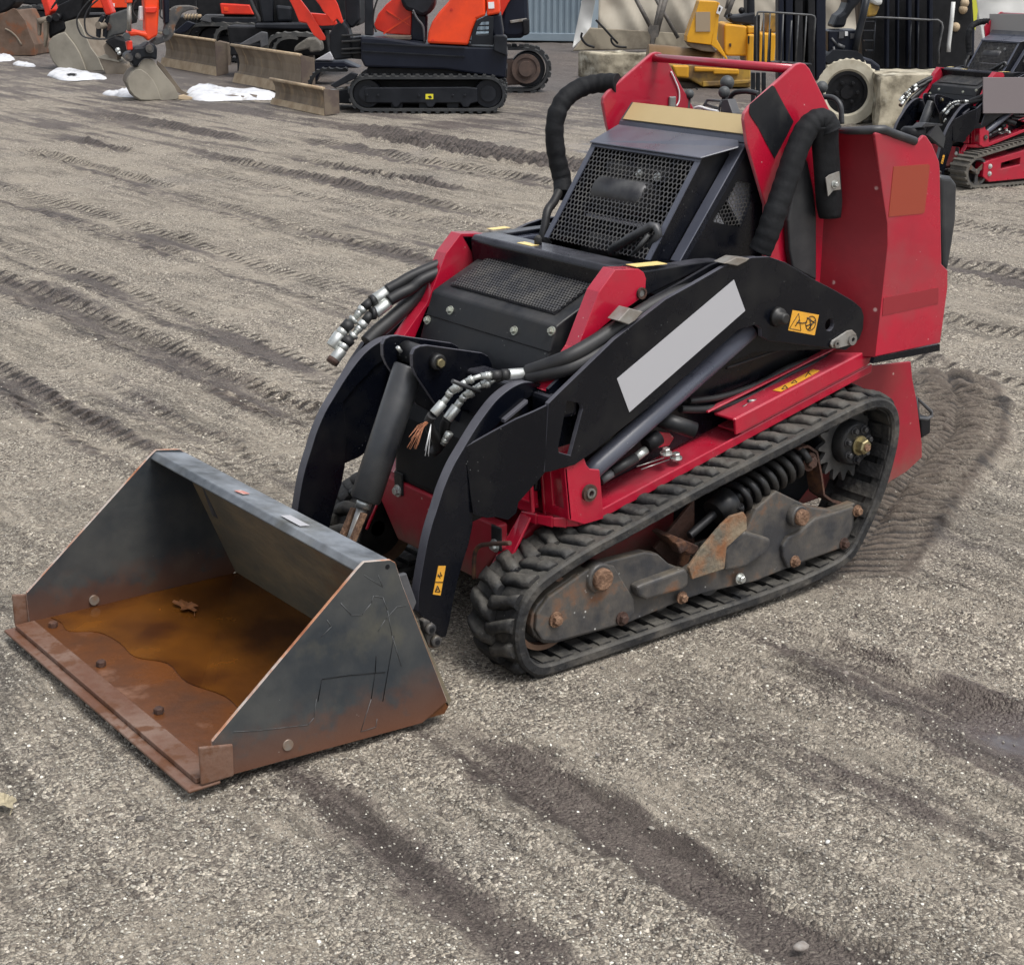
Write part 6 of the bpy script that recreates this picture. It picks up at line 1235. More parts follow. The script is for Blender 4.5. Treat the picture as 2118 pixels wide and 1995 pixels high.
# front grey bucket with orange arm and thumb
FG = Frame('D2', (740, 1385), (1260, 1370))
bD = thing('excavator', 'orange excavator arm with grey toothed digging bucket and dark thumb, resting by the snow', 'excavator', FG.o)
gs = [(540, 1130), (555, 1060), (600, 985), (660, 935), (715, 905), (730, 860), (765, 820), (830, 808), (905, 818), (945, 880), (1010, 960), (1100, 1070), (1200, 1190), (1262, 1320), (1235, 1362), (1040, 1382), (860, 1390), (730, 1385), (640, 1330), (570, 1240)]
slab(bD, 'side_plate', m_greybucket, FG, 'D2', gs, 0, .02, .004)
slab(bD, 'side_bulge', m_greybucket, FG, 'D2', [(552, 1130), (568, 1065), (612, 995), (680, 945), (740, 950), (830, 1010), (900, 1090), (960, 1200), (1018, 1370), (860, 1378), (738, 1373), (650, 1320), (582, 1235)], -.022, 0, .008)
mb = MB(); q = T(FG, 'D2', [(905, 818), (1010, 960), (1200, 1190), (1262, 1320), (1240, 1330), (1120, 1150), (960, 960), (880, 850)], .02); mb.prism(q, FG.v*.42); q = T(FG, 'D2', [(715, 905), (600, 985), (555, 1060), (540, 1130), (640, 1330), (730, 1385), (1200, 1370), (1200, 1350), (740, 1370), (660, 1320), (565, 1130), (620, 1000)], .02); mb.prism(q, FG.v*.40)
mb.build('bucket_shell', m_tanbucket, bD, bevel=.004)
slab(bD, 'side_plate', m_tanbucket, FG, 'D2', [(960, 830), (1050, 900), (1180, 1080), (1300, 1240), (1400, 1290), (1350, 1320), (1230, 1260), (1080, 1040), (960, 890)], .42, .45, .004)
for k, v_ in enumerate((.0, .13, .27, .40)):
    mb = MB(); q = T(FG, 'D2', [(1255, 1315), (1330, 1300), (1500, 1355), (1470, 1378), (1330, 1372), (1250, 1362)], v_); mb.prism(q, FG.v*.06); mb.build('tooth', m_tanedge, bD, bevel=.006)
slab(bD, 'coupler', m_cblack, FG, 'D2', [(515, 790), (540, 740), (600, 715), (640, 650), (760, 640), (850, 585), (920, 600), (965, 660), (960, 830), (880, 805), (770, 810), (720, 870), (710, 905), (640, 935), (620, 860), (560, 850)], -.04, .30, .03)
for p, r in (((862, 672), .045), ((572, 790), .045), ((700, 770), .03)): mb = MB(); c_ = T(FG, 'D2', [p], -.07)[0]; mb.tube([c_, c_+FG.v*.06], [r, r], 18); mb.cyl(c_-FG.v*.01, c_+FG.v*.02, r*.5, 14); mb.build('link_pin', m_frame, bD)
slab(bD, 'dipper_arm', m_corange, FG, 'D2', [(775, -60), (985, -60), (990, 120), (968, 490), (905, 525), (835, 570), (805, 520), (700, 488), (610, 500), (560, 478), (565, 425), (650, 408), (800, 440), (795, 200)], .02, .26, .02)
slab(bD, 'arm_cap', m_credor, FG, 'D2', [(790, 105), (960, 95), (960, 160), (920, 185), (800, 180)], -.01, .03, .01)
slab(bD, 'white_fitting', m_white, FG, 'D2', [(722, 90), (775, 88), (778, 280), (720, 282)], .1, .2, .01)
mb = MB(); mb.cyl(T(FG, 'D2', [(578, 40)], -.02)[0], T(FG, 'D2', [(578, 430)], -.02)[0], .024, 12); mb.build('cylinder_rod', m_steelmatte, bD)
slab(bD, 'cylinder_eye', m_credor, FG, 'D2', [(535, 570), (620, 560), (628, 685), (555, 692)], -.05, .05, .01)
mb = MB(); c_ = T(FG, 'D2', [(548, 500)], -.08)[0]; mb.cyl(c_, c_+FG.v*.1, .035, 14); mb.build('link_pin', m_knob, bD)
slab(bD, 'cylinder_barrel', m_corange, FG, 'D2', [(530, -60), (625, -60), (622, 45), (535, 48)], -.06, .06, .01)
th = slab(bD, 'thumb', m_frame, FG, 'D2', [(1048, 480), (1060, 400), (1085, 260), (1140, 140), (1220, 90), (1300, 78), (1420, 78), (1500, 95), (1535, 125), (1480, 140), (1390, 150), (1310, 185), (1250, 290), (1195, 400), (1190, 480), (1120, 560), (960, 620), (880, 610), (860, 585), (960, 510)], .08, .22, .015)
mb = MB(); c_ = T(FG, 'D2', [(1085, 440)], .06)[0]; mb.cyl(c_, c_+FG.v*.05, .035, 14); mb.build('thumb_pin', m_knob, th)
slab(bD, 'thumb_cylinder', m_cblue, FG, 'D2', [(1045, -60), (1130, -60), (1130, 320), (1060, 340)], .06, .2, .02)
for pts in ([(700, -20), (640, 60), (630, 160), (690, 260)], [(1000, -20), (1010, 100), (1000, 210), (1040, 260)]): mb = MB(); mb.tube(cr(T(FG, 'D2', pts, .0), 5), .009, 6); mb.build('hose', m_hose, bD)

# ---- snow patches
def snow(z, pts, label, h=.05, hole=None, g=0):
    P = [on(z, p, 2, g) for p in pts]; P = cr(P, 3, True); c = sum(P, Vector())/len(P); rs = random.Random(len(pts)); mb = MB(); n = len(P); rings = []
    prev = None
    for k, (f, hh) in enumerate(((1.0, -.02), (.97, .35), (.85, .75), (.6, 1.0), (.3, .95))):
        rings.append([Vector((c.x+(p.x-c.x)*f*(1+.04*rs.uniform(-1, 1)*(k > 0)), c.y+(p.y-c.y)*f, g+h*hh*(1+.35*rs.uniform(-1, 1)))) for p in P])
    mb.loft(rings, smooth=True, caps=False); mb.add(rings[-1]+[c+Vector((0, 0, h))], [[i, (i+1) % n, n] for i in range(n)], 0, True)
    if hole: mb2 = None
    return tag(mb.build('snow_patch', m_snow), label, 'snow')
sn = snow('D1', [(555, 885), (640, 830), (780, 822), (900, 840), (1050, 865), (1240, 915), (1230, 935), (1130, 935), (1000, 942), (850, 950), (700, 940), (590, 900)], 'long snow patch with a dark hole, lying in front of the large tan bucket')
mb = MB(); q = [on('D1', p, 2, .055) for p in ((780, 872), (840, 862), (905, 872), (870, 885), (800, 884))]; mb.prism(q, (0, 0, .004)); mb.build('mud_spot', m_dark, sn)
snow('D1', [(-60, 650), (40, 655), (120, 668), (175, 700), (120, 722), (-60, 722)], 'small snow patch under the brown bucket at the left edge', .04)
snow('D1', [(150, 760), (190, 738), (300, 748), (410, 770), (400, 788), (250, 780)], 'thin flat snow strip left of the large tan bucket', .03)
snow('D1', [(1200, 1108), (1290, 1100), (1390, 1110), (1400, 1085), (1480, 1060), (1560, 1075), (1620, 1140), (1430, 1142), (1360, 1128), (1270, 1125)], 'pointed snow patch just left of the front grey bucket', .04)
s2 = snow('D3', [(-80, 1060), (0, 1010), (70, 990), (140, 1030), (300, 1040), (500, 1050), (720, 1062), (925, 1075), (925, 1135), (700, 1142), (400, 1150), (150, 1158), (-40, 1130)], 'wide snow patch between the grey bucket and the nearest blade', .06)
for pts in ([(360, 1090), (450, 1085), (520, 1100), (440, 1100)], [(540, 1095), (585, 1100), (570, 1115), (550, 1110)], [(640, 1075), (730, 1090), (720, 1118), (680, 1105)]): mb = MB(); mb.prism([on('D3', p, 2, .068) for p in pts], (0, 0, .004)); mb.build('mud_spot', m_tandark, s2)

# ---- container
FK = Frame('S', (930, 86), (1207, 90))
cont = thing('shipping_container', 'blue-grey corrugated shipping container beyond the excavators', 'container', FK.o)
L_ = FK.len; rings = []
mb = MB(); nc = 22; pr = []
for i in range(nc):
    a = L_*i/nc; s_ = L_/nc; pr += [(a, .0), (a+s_*.34, .0), (a+s_*.5, .03), (a+s_*.84, .03)]
pr += [(L_, 0)]
pts = [FK.P(u, v, .16) for u, v in pr]+[FK.P(L_, .08, .16), FK.P(0, .08, .16)]
mb.prism(pts, (0, 0, 2.3)); mb.build('corrugated_wall', m_cont, cont)
mb = MB(); mb.prism([FK.P(-.02, -.01, .03), FK.P(L_+.03, -.01, .03), FK.P(L_+.03, .1, .03), FK.P(-.02, .1, .03)], (0, 0, .135)); mb.build('bottom_rail', m_cont, cont, bevel=.01)
mb = MB(); mb.prism([FK.P(L_-.02, -.015, .16), FK.P(L_+.09, -.015, .16), FK.P(L_+.09, .12, .16), FK.P(L_-.02, .12, .16)], (0, 0, 2.4)); mb.build('corner_post', m_cont, cont, bevel=.01)
mb = MB(); mb.prism([FK.P(0, .1, .1), FK.P(L_+.06, .1, .1), FK.P(L_+.06, 6, .1), FK.P(0, 6, .1)], (0, 0, 2.45)); mb.build('container_shell', m_cont, cont, bevel=.02)
mb = MB(); mb.prism(T(FK, 'T3', [(338, 8), (354, 8), (352, 48), (337, 48)], -.02), FK.v*.004); mb.build('label', m_white, cont)

# ---- fabric shelter
FS = Frame('S', (1200, 118), (1800, 118))
ten = thing('fabric_shelter', 'beige fabric shelter wall held by crossed poles behind the yellow roller', 'shelter', FS.o)
def fabric(z, pts, v, mat_, name, nx=60, nz=26, fold=.10, seed=3, sag=.0):
    P = T(FS, z, pts, v); us = [(p-FS.o).dot(FS.u) for p in P]; zs = [p.z for p in P]
    # corners: bottom-left, bottom-right, top-right, top-left
    grid = []
    for j in range(nz):
        t_ = j/(nz-1)
        for i in range(nx):
            s_ = i/(nx-1); u = (us[0]*(1-s_)+us[1]*s_)*(1-t_)+(us[3]*(1-s_)+us[2]*s_)*t_; z_ = (zs[0]*(1-s_)+zs[1]*s_)*(1-t_)+(zs[3]*(1-s_)+zs[2]*s_)*t_
            n_ = mnoise.noise(Vector((u*1.1, z_*1.4+seed, seed)))*fold*1.6+abs(mnoise.noise(Vector((u*2.6+z_*1.5, z_*.8, seed*2))))*fold
            n_ += .25*fold*math.sin(u*5+z_*2)
            grid.append(FS.P(u, v+n_+sag*(1-t_)**2, z_-sag*.2*math.sin(s_*math.pi)))
    mb = MB(); mb.add(grid, [[j*nx+i, j*nx+i+1, (j+1)*nx+i+1, (j+1)*nx+i] for j in range(nz-1) for i in range(nx-1)], 0, True); return mb.build(name, mat_, ten, solid=.01)
fabric('T3', [(450, 240), (2300, 260), (2300, -300), (470, -300)], 2.0, m_tarp, 'fabric_wall', 90, 40, .10)
fabric('T3', [(280, 350), (1200, 330), (1100, 235), (400, 190)], 1.1, m_tarpd, 'fabric_skirt', 60, 16, .06, 8)
fabric('T3', [(278, 335), (400, 225), (470, -200), (385, -200)], 1.2, m_tarpw, 'fabric_flap', 18, 40, .12, 5)
for a_, b__, r in (((685, -60), (830, 215), .035), ((820, -60), (1003, 262), .03), ((930, -60), (845, 250), .05), ((900, -60), (820, 320), .04), ((1400, -60), (1330, 120), .04), ((1360, -60), (1330, 60), .02)):
    mb = MB(); mb.cyl(T(FS, 'T3', [a_], .95)[0], T(FS, 'T3', [b__], .9)[0], r, 10); mb.build('pole', m_pole, ten)
mb = MB(); mb.prism(T(FS, 'T3', [(805, 178), (870, 175), (868, 250), (842, 262), (838, 315), (812, 315), (818, 255), (795, 210)], .85), FS.v*.06); mb.build('pole_joint', m_pole, ten)
mb = MB(); mb.tube(T(FS, 'T3', [(440, 138), (500, 200), (555, 262), (590, 300)], .85), .018, 6); mb.build('tie_rope', m_dark, ten)
mb = MB(); mb.tube(cr(T(FS, 'T3', [(345, 225), (340, 260), (375, 305), (430, 325)], .8), 5), .020, 6); mb.build('cable', m_dark, ten)
mb = MB(); mb.tube(cr(T(FS, 'T3', [(545, 260), (548, 290), (580, 318), (650, 325)], .8), 5), .018, 6); mb.build('cable', m_dark, ten)

# ---- concrete blocks
def block(A, B, C, h, label, name='concrete_block', rough=.05, seed=1):
    """footprint corners A (near left), B (near right), C (far left) on the ground"""
    A, B, C = map(Vector, (A, B, C)); o = thing(name, label, 'concrete block', A, 'concrete blocks'); e1, e2, e3 = B-A, C-A, Vector((0, 0, h)); n = 16; mb = MB()
    def face(o_, a, b):
        g = []
        for j in range(n+1):
            for i in range(n+1):
                p = o_+a*(i/n)+b*(j/n); q = p+Vector((seed*7, 0, 0)); cen = A+e1/2+e2/2+e3/2; d = (p-cen)
                k = mnoise.noise(q*2.2)*.6+mnoise.noise(q*6)*.35+mnoise.noise(q*15)*.2
                ed = sum(1 for f in ((p-A).dot(e1)/e1.dot(e1), (p-A).dot(e2)/e2.dot(e2), (p-A).z/h) if f < .04 or f > .96)
                k -= .5*(ed >= 2)+.4*(ed >= 3); g.append(p+d.normalized()*k*rough)
        mb.add(g, [[j*(n+1)+i, j*(n+1)+i+1, (j+1)*(n+1)+i+1, (j+1)*(n+1)+i] for j in range(n) for i in range(n)], 0, True)
    face(A, e1, e3); face(A+e2, e1, e3); face(A, e2, e3); face(B, e2, e3); face(A+e3, e1, e2); mb.build('block', m_conc, o); return o
g_ = lambda z, p: on(z, p, 2, 0)
h1 = Frame('T3', (480, 542), (900, 560)); A_ = g_('T3', (478, 542)); hh = T(Frame('T3', (478, 542), (900, 542)), 'T3', [(478, 360)])[0].z
block(A_, g_('T3', (960, 545)), g_('T3', (315, 528)), hh, 'squared weathered concrete block standing left of the yellow roller', seed=2)
A2_ = g_('D5', (585, 1215)); FB2 = Frame('D5', (585, 1215), (1100, 1215)); hb = T(FB2, 'D5', [(640, 715)])[0].z
B2_ = A2_+FB2.u*1.5+FB2.v*.25; C2_ = A2_+FB2.v*1.0+FB2.u*.12
block(A2_, B2_, C2_, hb, 'chipped pale concrete block between the white tyre and the smaller loader', rough=.07, seed=5)

# ---- yellow roller
FY = Frame('T3', (960, 600), (1500, 600))
ro = thing('road_roller', 'yellow drum roller standing in front of the fabric shelter', 'roller', FY.o)
slab(ro, 'front_hood', m_ryel, FY, 'D4', [(240, 510), (240, 440), (300, 265), (350, 140), (388, 20), (400, 12), (612, 22), (602, 160), (528, 545)], 0, .35, .02)
slab(ro, 'hood_side', m_ryel, FY, 'D4', [(615, 24), (640, 50), (600, 480), (720, 690), (740, 745), (600, 600), (530, 546)], .0, .06, .008)
slab(ro, 'hood_underside', m_tandark, FY, 'D4', [(240, 512), (530, 546), (610, 640), (420, 620), (290, 580)], .02, .4, .01)
slab(ro, 'decal', m_greybeige2, FY, 'D4', [(345, 147), (520, 147), (520, 385), (345, 385)], -.012, .0, 0)
slab(ro, 'label', m_white, FY, 'D4', [(625, 55), (676, 92), (635, 180), (594, 160)], -.02, -.015, 0)
slab(ro, 'label_print', m_ink, FY, 'D4', [(628, 85), (650, 98), (640, 140), (618, 130)], -.026, -.021, 0)
slab(ro, 'body', m_ryel, FY, 'D4', [(690, 300), (735, 290), (965, 318), (972, 410), (972, 680), (720, 680), (690, 640)], .1, .8, .02)
slab(ro, 'body_top', m_ryel, FY, 'D4', [(968, 318), (1065, 322), (1065, 408), (975, 410)], .08, .8, .015)
tk = slab(ro, 'fluid_tank', m_ryel, FY, 'D4', [(975, 416), (1062, 416), (1052, 778), (965, 772)], .0, .7, .025)
slab(tk, 'tank_slot', m_dark, FY, 'D4', [(978, 440), (996, 440), (994, 530), (976, 530)], -.006, .01, 0)
slab(ro, 'rear_cover', m_ryel, FY, 'D4', [(1115, 400), (1320, 410), (1300, 760), (1105, 780)], .1, .8, .02)
slab(ro, 'hatch', m_rust, FY, 'D4', [(748, 530), (775, 526), (776, 562), (756, 572)], .085, .1, 0)
slab(ro, 'rear_panel', m_yeldark, FY, 'D4', [(1240, 170), (1330, 170), (1330, 400), (1200, 400)], .3, .8, .02)
slab(ro, 'seat', m_cblack, FY, 'D4', [(745, 240), (760, 195), (900, 185), (960, 170), (1065, 150), (1065, 310), (800, 285)], .2, .6, .04)
slab(ro, 'seat_back', m_cblack, FY, 'D4', [(965, -40), (1060, -40), (1066, 200), (970, 200)], .25, .6, .03)
for p, r in (((900, 130), .04), ((760, 190), .03)): mb = MB(); mb.sphere(T(FY, 'D4', [p], .3)[0], r, 12, 8); mb.build('control_knob', m_dark, ro)
mb = MB(); a_ = T(FY, 'D4', [(-260, 850)], .35)[0]; b__ = T(FY, 'D4', [(600, 930)], .35)[0]; rr = (T(FY, 'D4', [(590, 612)], .35)[0].z-b__.z)
mb.tube([a_, b__], [rr, rr], 40); mb.ring(b__, b__+(b__-a_).normalized()*.02, rr, rr*.9, 40); mb.build('drum', m_drum, ro)
mb = MB(); mb.tube([b__+(b__-a_).normalized()*.005, b__+(b__-a_).normalized()*.012], [rr*.88, rr*.88], 40); mb.build('drum_end', m_dark, ro)
slab(ro, 'lower_frame', m_ryeld, FY, 'D4', [(30, 780), (1010, 780), (1010, 1060), (430, 1050), (270, 960), (60, 950)], -.25, .3, .02)
slab(ro, 'bumper', m_ryel, FY, 'D4', [(60, 790), (265, 795), (262, 950), (110, 935)], -.32, -.25, .02)
slab(ro, 'bumper', m_ryel, FY, 'D4', [(330, 810), (870, 840), (870, 905), (560, 900), (560, 870), (330, 870)], -.30, -.25, .015)
slab(ro, 'lower_edge', m_ryeld, FY, 'D4', [(430, 985), (1010, 965), (1010, 1010), (430, 1052)], -.28, -.25, .01)
mb = MB(); mb.tube(cr(T(FY, 'D4', [(350, 1060), (400, 1150), (480, 1230)], -.4), 5), .008, 6); mb.build('cable', m_hose, ro)

# ---- forklifts
FL = Frame('D5', (330, 1160), (700, 1160))
fk = thing('forklift', 'black forklift with pale tyre and wire load backrest, right of the yellow roller', 'forklift', FL.o, 'forklifts behind the loaders')
c_ = T(FL, 'D5', [(325, 870)], 0)[0]; R_ = .335
mb = MB(); mb.cyl(c_+FL.v*.02, c_+FL.v*.28, R_*.60, 36)
ty = MB(); pts = []
ringp = [(.60, .0), (.66, -.02), (.92, -.02), (1.0, .02), (1.0, .24), (.92, .28), (.6, .28)]
rings = []
for k in range(64):
    q = 2*math.pi*k/64; d_ = FL.u*math.cos(q)+Vector((0, 0, 1))*math.sin(q); nick = .055 if k % 2 == 0 else 0
    rings.append([c_+d_*(R_*(a-(nick if a == 1.0 else 0)))+FL.v*b__ for a, b__ in ringp])
ty.loft(rings, closed=True); w1 = ty.build('tyre', m_tyre, fk); mb.build('wheel_rim', m_dark, w1)
mb = MB(); mb.ring(c_+FL.v*.0, c_+FL.v*.03, R_*.62, R_*.50, 36); mb.cyl(c_, c_+FL.v*.03, R_*.18, 20)
for k in range(6): q = math.pi*k/3; mb.bolt(c_+(FL.u*math.cos(q)+Vector((0, 0, 1))*math.sin(q))*R_*.3, -FL.v, .018, .02)
mb.build('wheel_hub', m_dark, w1)
slab(fk, 'chassis', m_cblue, FL, 'D5', [(410, 520), (560, 560), (640, 620), (640, 1060), (520, 1060), (535, 860), (500, 700), (420, 590)], .1, 1.0, .02)
slab(fk, 'mudguard', m_cblack, FL, 'D5', [(150, 600), (250, 570), (430, 575), (520, 650), (560, 800), (520, 640), (470, 520), (420, 480), (200, 470), (100, 560)], .0, .3, .01)
ins = slab(fk, 'side_console', m_cblue, FL, 'D5', [(150, 290), (440, 285), (400, 520), (330, 545), (190, 560), (150, 480)], .12, .5, .01)
for q, mt in (([(255, 300), (300, 300), (295, 360), (250, 362)], m_grey), ([(308, 298), (335, 298), (335, 338), (308, 340)], m_white), ([(360, 315), (400, 318), (395, 362), (358, 365)], m_grey)): slab(ins, 'label', mt, FL, 'D5', q, .10, .118, 0)
for a_, b__, r in (((180, 360), (230, 420), .012), ((200, 440), (215, 560), .012), ((225, 485), (310, 490), .012), ((235, 420), (300, 450), .02), ((220, 548), (380, 522), .018)): mb = MB(); mb.cyl(T(FL, 'D5', [a_], .08)[0], T(FL, 'D5', [b__], .08)[0], r, 8); mb.build('pipe', m_grey, ins)
slab(fk, 'seat', m_cblack, FL, 'D5', [(190, 265), (240, 150), (300, 110), (330, 30), (325, -60), (470, -60), (460, 20), (390, 90), (330, 180), (310, 262)], .25, .6, .03)
mb = MB(); mb.tube(T(FL, 'D5', [(520, -60), (470, 180), (430, 330), (395, 520)], .04), .035, 8); mb.build('guard_post', m_cblack, fk)
for xs, xe in ((1345, 1410), (1430, 1520), (1540, 1640), (1700, 1790), (1800, 1920)): slab(fk, 'mast_rail', m_cblue if xs < 1500 or xs > 1790 else m_dark, FL, 'D4', [(xs, -60), (xe, -60), (xe, 980), (xs, 980)], -.15+.0003*(xs-1345), .05+.0003*(xs-1345), .01)
slab(fk, 'mast_plate', m_dark, FL, 'D4', [(1345, -60), (1900, -60), (1900, 900), (1345, 900)], .10, .2, .01)
mb = MB(); fpts = [(1085, 790), (1080, 200), (1095, 150), (1150, 145), (1400, 160), (1600, 175), (1740, 185), (1780, 200), (1790, 230), (1755, 760)]
mb.tube(T(FL, 'D4', fpts, -.45), .009, 8); mb.build('backrest_frame', m_railgrey, fk)
for a_, b__ in (((1168, 155), (1160, 770)), ((1405, 160), (1375, 770)), ((1505, 250), (1470, 745)), ((1590, 175), (1555, 745)), ((1685, 185), (1650, 760)), ((1245, 160), (1215, 760))): mb = MB(); mb.cyl(T(FL, 'D4', [a_], -.45)[0], T(FL, 'D4', [b__], -.45)[0], .007, 8); mb.build('backrest_bar', m_railgrey, fk)
slab(fk, 'fork_post', m_dark, FL, 'D4', [(1060, 200), (1125, 180), (1115, 800), (1050, 800)], -.42, -.36, .008); slab(fk, 'fork_post', m_dark, FL, 'D4', [(1165, 330), (1180, 330), (1180, 760), (1150, 760)], -.42, -.36, .008); slab(fk, 'fork_post', m_dark, FL, 'D4', [(1250, 350), (1262, 350), (1250, 760), (1215, 760)], -.42, -.36, .008)
slab(fk, 'carriage_bar', m_railgrey, FL, 'D4', [(1255, 745), (1310, 738), (1750, 770), (1750, 790), (1300, 770), (1260, 790)], -.44, -.38, .006)
for xs in (1020, 1080, 1150): slab(fk, 'fork', m_cblack, FL, 'D4', [(xs, 880), (xs+45, 880), (xs+45, 1250), (xs, 1250)], -.30, -.24, .006)
# second forklift
F2 = Frame('D5', (600, 1000), (1300, 1000))
f2 = thing('forklift', 'dark forklift with curved backrest rail behind the pale concrete block', 'forklift', F2.o, 'forklifts behind the loaders')
slab(f2, 'mast_plate', m_dark, F2, 'D5', [(455, -60), (1510, -60), (1500, 690), (560, 700), (470, 560)], .5, .7, .02)
slab(f2, 'chassis', m_cblue, F2, 'D5', [(500, -60), (1535, -60), (1520, 720), (560, 720)], .72, 1.4, .02)
for x_, w__ in ((700, 26), (800, 20), (900, 34), (985, 22), (1100, 34)): slab(f2, 'mast_rail', m_cblue, F2, 'D5', [(x_, -60), (x_+w__, -60), (x_+w__-4, 640), (x_-4, 640)], .30, .42, .008)
mb = MB(); mb.tube(T(F2, 'D5', [(480, 172), (620, 165), (900, 178), (1100, 190), (1180, 190), (1215, 215), (1225, 260), (1200, 380), (1185, 470), (1190, 600)], .22), .012, 8); mb.build('backrest_frame', m_railgrey, f2)
for a_, b__ in (((595, 170), (565, 610)), ((1000, 200), (985, 600)), ((1205, 225), (1200, 500)), ((930, 200), (900, 620))): mb = MB(); mb.cyl(T(F2, 'D5', [a_], .24)[0], T(F2, 'D5', [b__], .24)[0], .009, 8); mb.build('backrest_bar', m_cblack, f2)
for q in ([(490, 200), (590, 200), (588, 212), (490, 212)], [(490, 285), (585, 285), (583, 300), (490, 298)], [(495, 378), (580, 378), (580, 392), (495, 392)], [(515, 470), (575, 470), (574, 486), (515, 486)]): slab(f2, 'carriage_bar', m_cblack, F2, 'D5', q, .2, .3, .004)
mb = MB(); mb.tube(T(F2, 'D5', [(1325, 20), (1310, 180), (1282, 420), (1280, 490)], .3), .022, 8); mb.build('tilt_rod', m_tarpw, f2)
slab(f2, 'rear_lamp', m_rust, F2, 'D5', [(1330, 175), (1400, 180), (1395, 240), (1325, 240)], .55, .6, .01)
for p in ((1430, 30), (1415, 90), (1345, 255)): mb = MB(); c_ = T(F2, 'D5', [p], .5)[0]; mb.sphere(c_, .05, 8, 6); mb.build('fitting', m_tanedge, f2)
slab(f2, 'counterweight', m_ryeld, F2, 'D5', [(510, 80), (560, 30), (640, 60), (600, 150), (520, 165)], .2, .4, .02)
slab(f2, 'white_cover', m_tarpw, F2, 'D5', [(545, 10), (560, -60), (665, -60), (662, 50), (600, 55)], .15, .35, .03)
mb = MB(); mb.prism(T(F2, 'D5', [(1500, -40), (1535, -40), (1555, 100), (1530, 290), (1518, 240)], .2), F2.v*.01); o = mb.build('ratchet_strap', m_strapy); tag(o, 'yellow webbing strap hanging beside the white tarp at the upper right', 'strap')
# white tarp over a load at the upper right
FW2 = Frame('D5', (1560, 900), (2100, 900))
wt_ = MB(); nx, nz = 40, 30; gr = []
Pc = T(FW2, 'D5', [(1590, 400), (2150, 400), (2150, -100), (1515, -100)], .8); o0 = Pc[0]
for j in range(nz):
    for i in range(nx):
        s_, t_ = i/(nx-1), j/(nz-1); p = (Pc[0]*(1-s_)+Pc[1]*s_)*(1-t_)+(Pc[3]*(1-s_)+Pc[2]*s_)*t_
        gr.append(p+FW2.v*(.10*mnoise.noise(p*1.7)+.05*mnoise.noise(p*4)))
wt_.add(gr, [[j*nx+i, j*nx+i+1, (j+1)*nx+i+1, (j+1)*nx+i] for j in range(nz-1) for i in range(nx-1)], 0, True); tag(wt_.build('white_tarp', m_tarpw, solid=.01), 'white tarp draped over a tall load behind the smaller loader', 'tarp')
build_leaf((20, 1618), 'pale dry leaf on the gravel at the lower left edge', .012, .035, 5, (.42, .36, .24))
# a few small stray things on the ground
for k, (z, p, r, lab) in enumerate((('G2', (1235, 1073), .012, 'grey stone on the dark wet streak at the bottom right'), ('G2', (548, 425), .006, 'small dark stone right of the bucket heel'), ('G2', (1385, 150), .008, 'brown stone at the edge of the wet rut'), ('G2', (1325, 718), .0055, 'pale pebble alone on the bare gravel right of the dark streak'))):
    c_ = on(z, p, 2, .006); mb = MB(); mb.sphere(c_, r, 10, 7, sc=(1.2, .9, .6)); mb.v = [tuple(Vector(q)+Vector((mnoise.noise(Vector(q)*90), mnoise.noise(Vector(q)*90+Vector((5, 0, 0))), 0))*r*.5) for q in mb.v]
    tag(mb.build('stone', m_stone if k < 3 else m_tarpw), lab, 'stone')
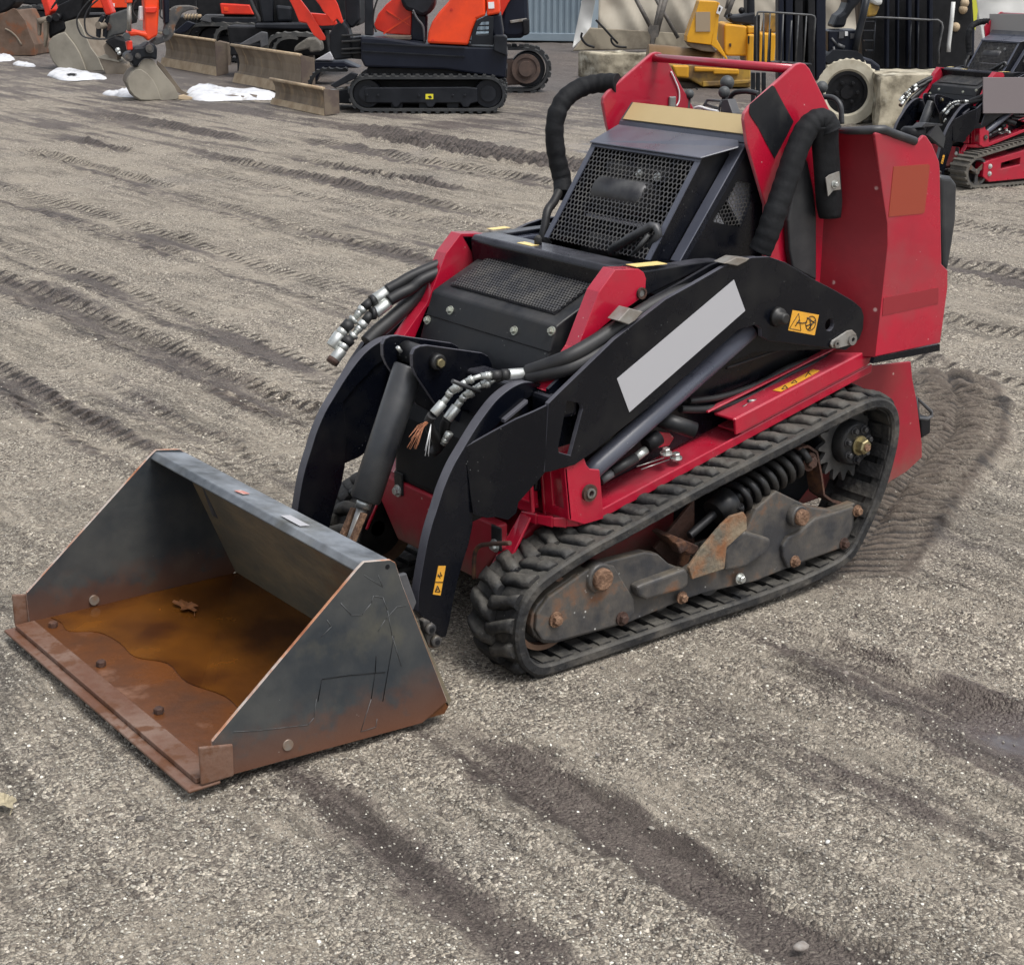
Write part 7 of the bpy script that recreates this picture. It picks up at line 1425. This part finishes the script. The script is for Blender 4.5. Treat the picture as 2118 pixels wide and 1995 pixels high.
# dark machinery that fills the gaps of the parked row
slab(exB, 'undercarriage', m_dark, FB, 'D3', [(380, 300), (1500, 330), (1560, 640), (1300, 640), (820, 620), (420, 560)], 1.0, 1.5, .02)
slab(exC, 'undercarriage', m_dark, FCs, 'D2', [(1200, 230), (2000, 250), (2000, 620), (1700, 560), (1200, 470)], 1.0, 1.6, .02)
slab(exC, 'deck', m_cblack, FCs, 'D2', [(1500, 230), (2500, 240), (2500, 330), (1560, 330)], .45, 1.0, .02)
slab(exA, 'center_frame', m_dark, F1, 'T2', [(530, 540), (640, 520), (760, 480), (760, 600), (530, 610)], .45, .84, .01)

def arc_tube(parent, name, mt, fr, z, pts, v, r, flat=2.2):
    mb = MB(); P = cr(T(fr, z, pts, v), 5); mb.tube(P, r, 10); mb2 = MB()
    rings = []
    for i, p in enumerate(P):
        a = P[max(i-1, 0)]; b = P[min(i+1, len(P)-1)]; t_ = (b-a).normalized(); nn = t_.cross(fr.v).normalized()
        lug = .014 if i % 3 == 0 else 0
        rings.append([p-fr.v*r*flat-nn*r*.5, p-fr.v*r*flat+nn*(r*.5+lug), p+fr.v*r*flat+nn*(r*.5+lug), p+fr.v*r*flat-nn*r*.5])
    mb2.loft(rings); return mb2.build(name, mt, parent)
arc_tube(exB, 'rubber_track', m_rubbermud2, FB, 'D3', [(840, 620), (860, 500), (930, 420), (1040, 395), (1250, 395), (1420, 410)], .35, .045)
arc_tube(exB, 'rubber_track', m_rubbermud2, FB, 'D3', [(925, 600), (940, 520), (1000, 455), (1100, 430), (1200, 440)], .30, .03)
arc_tube(exC, 'rubber_track', m_rubbermud2, FCs, 'D2', [(1385, 480), (1420, 400), (1500, 345), (1700, 335), (1988, 338), (2300, 345)], .42, .045)
arc_tube(exC, 'rubber_track', m_rubbermud2, FCs, 'D2', [(1770, 540), (1800, 440), (1880, 385), (2050, 370), (2250, 385)], .36, .045)
arc_tube(exA, 'rubber_track', m_crub, F1, 'D3', [(1330, 970), (1355, 900), (1400, 840), (1480, 800), (1600, 800), (1760, 800)], .80, .03)
arc_tube(exE, 'rubber_track', m_rubbermud2, FR, 'D1', [(200, 170), (240, 110), (310, 88), (400, 95)], .1, .05)
arc_tube(exE, 'rubber_track', m_rubbermud2, FR, 'D1', [(365, 210), (390, 140), (440, 110), (520, 110)], .05, .05)

slab(ro, 'chassis', m_tandark, FY, 'D4', [(150, 990), (300, 1000), (430, 1062), (1010, 1040), (1010, 1230), (180, 1230)], -.1, .5, .02)
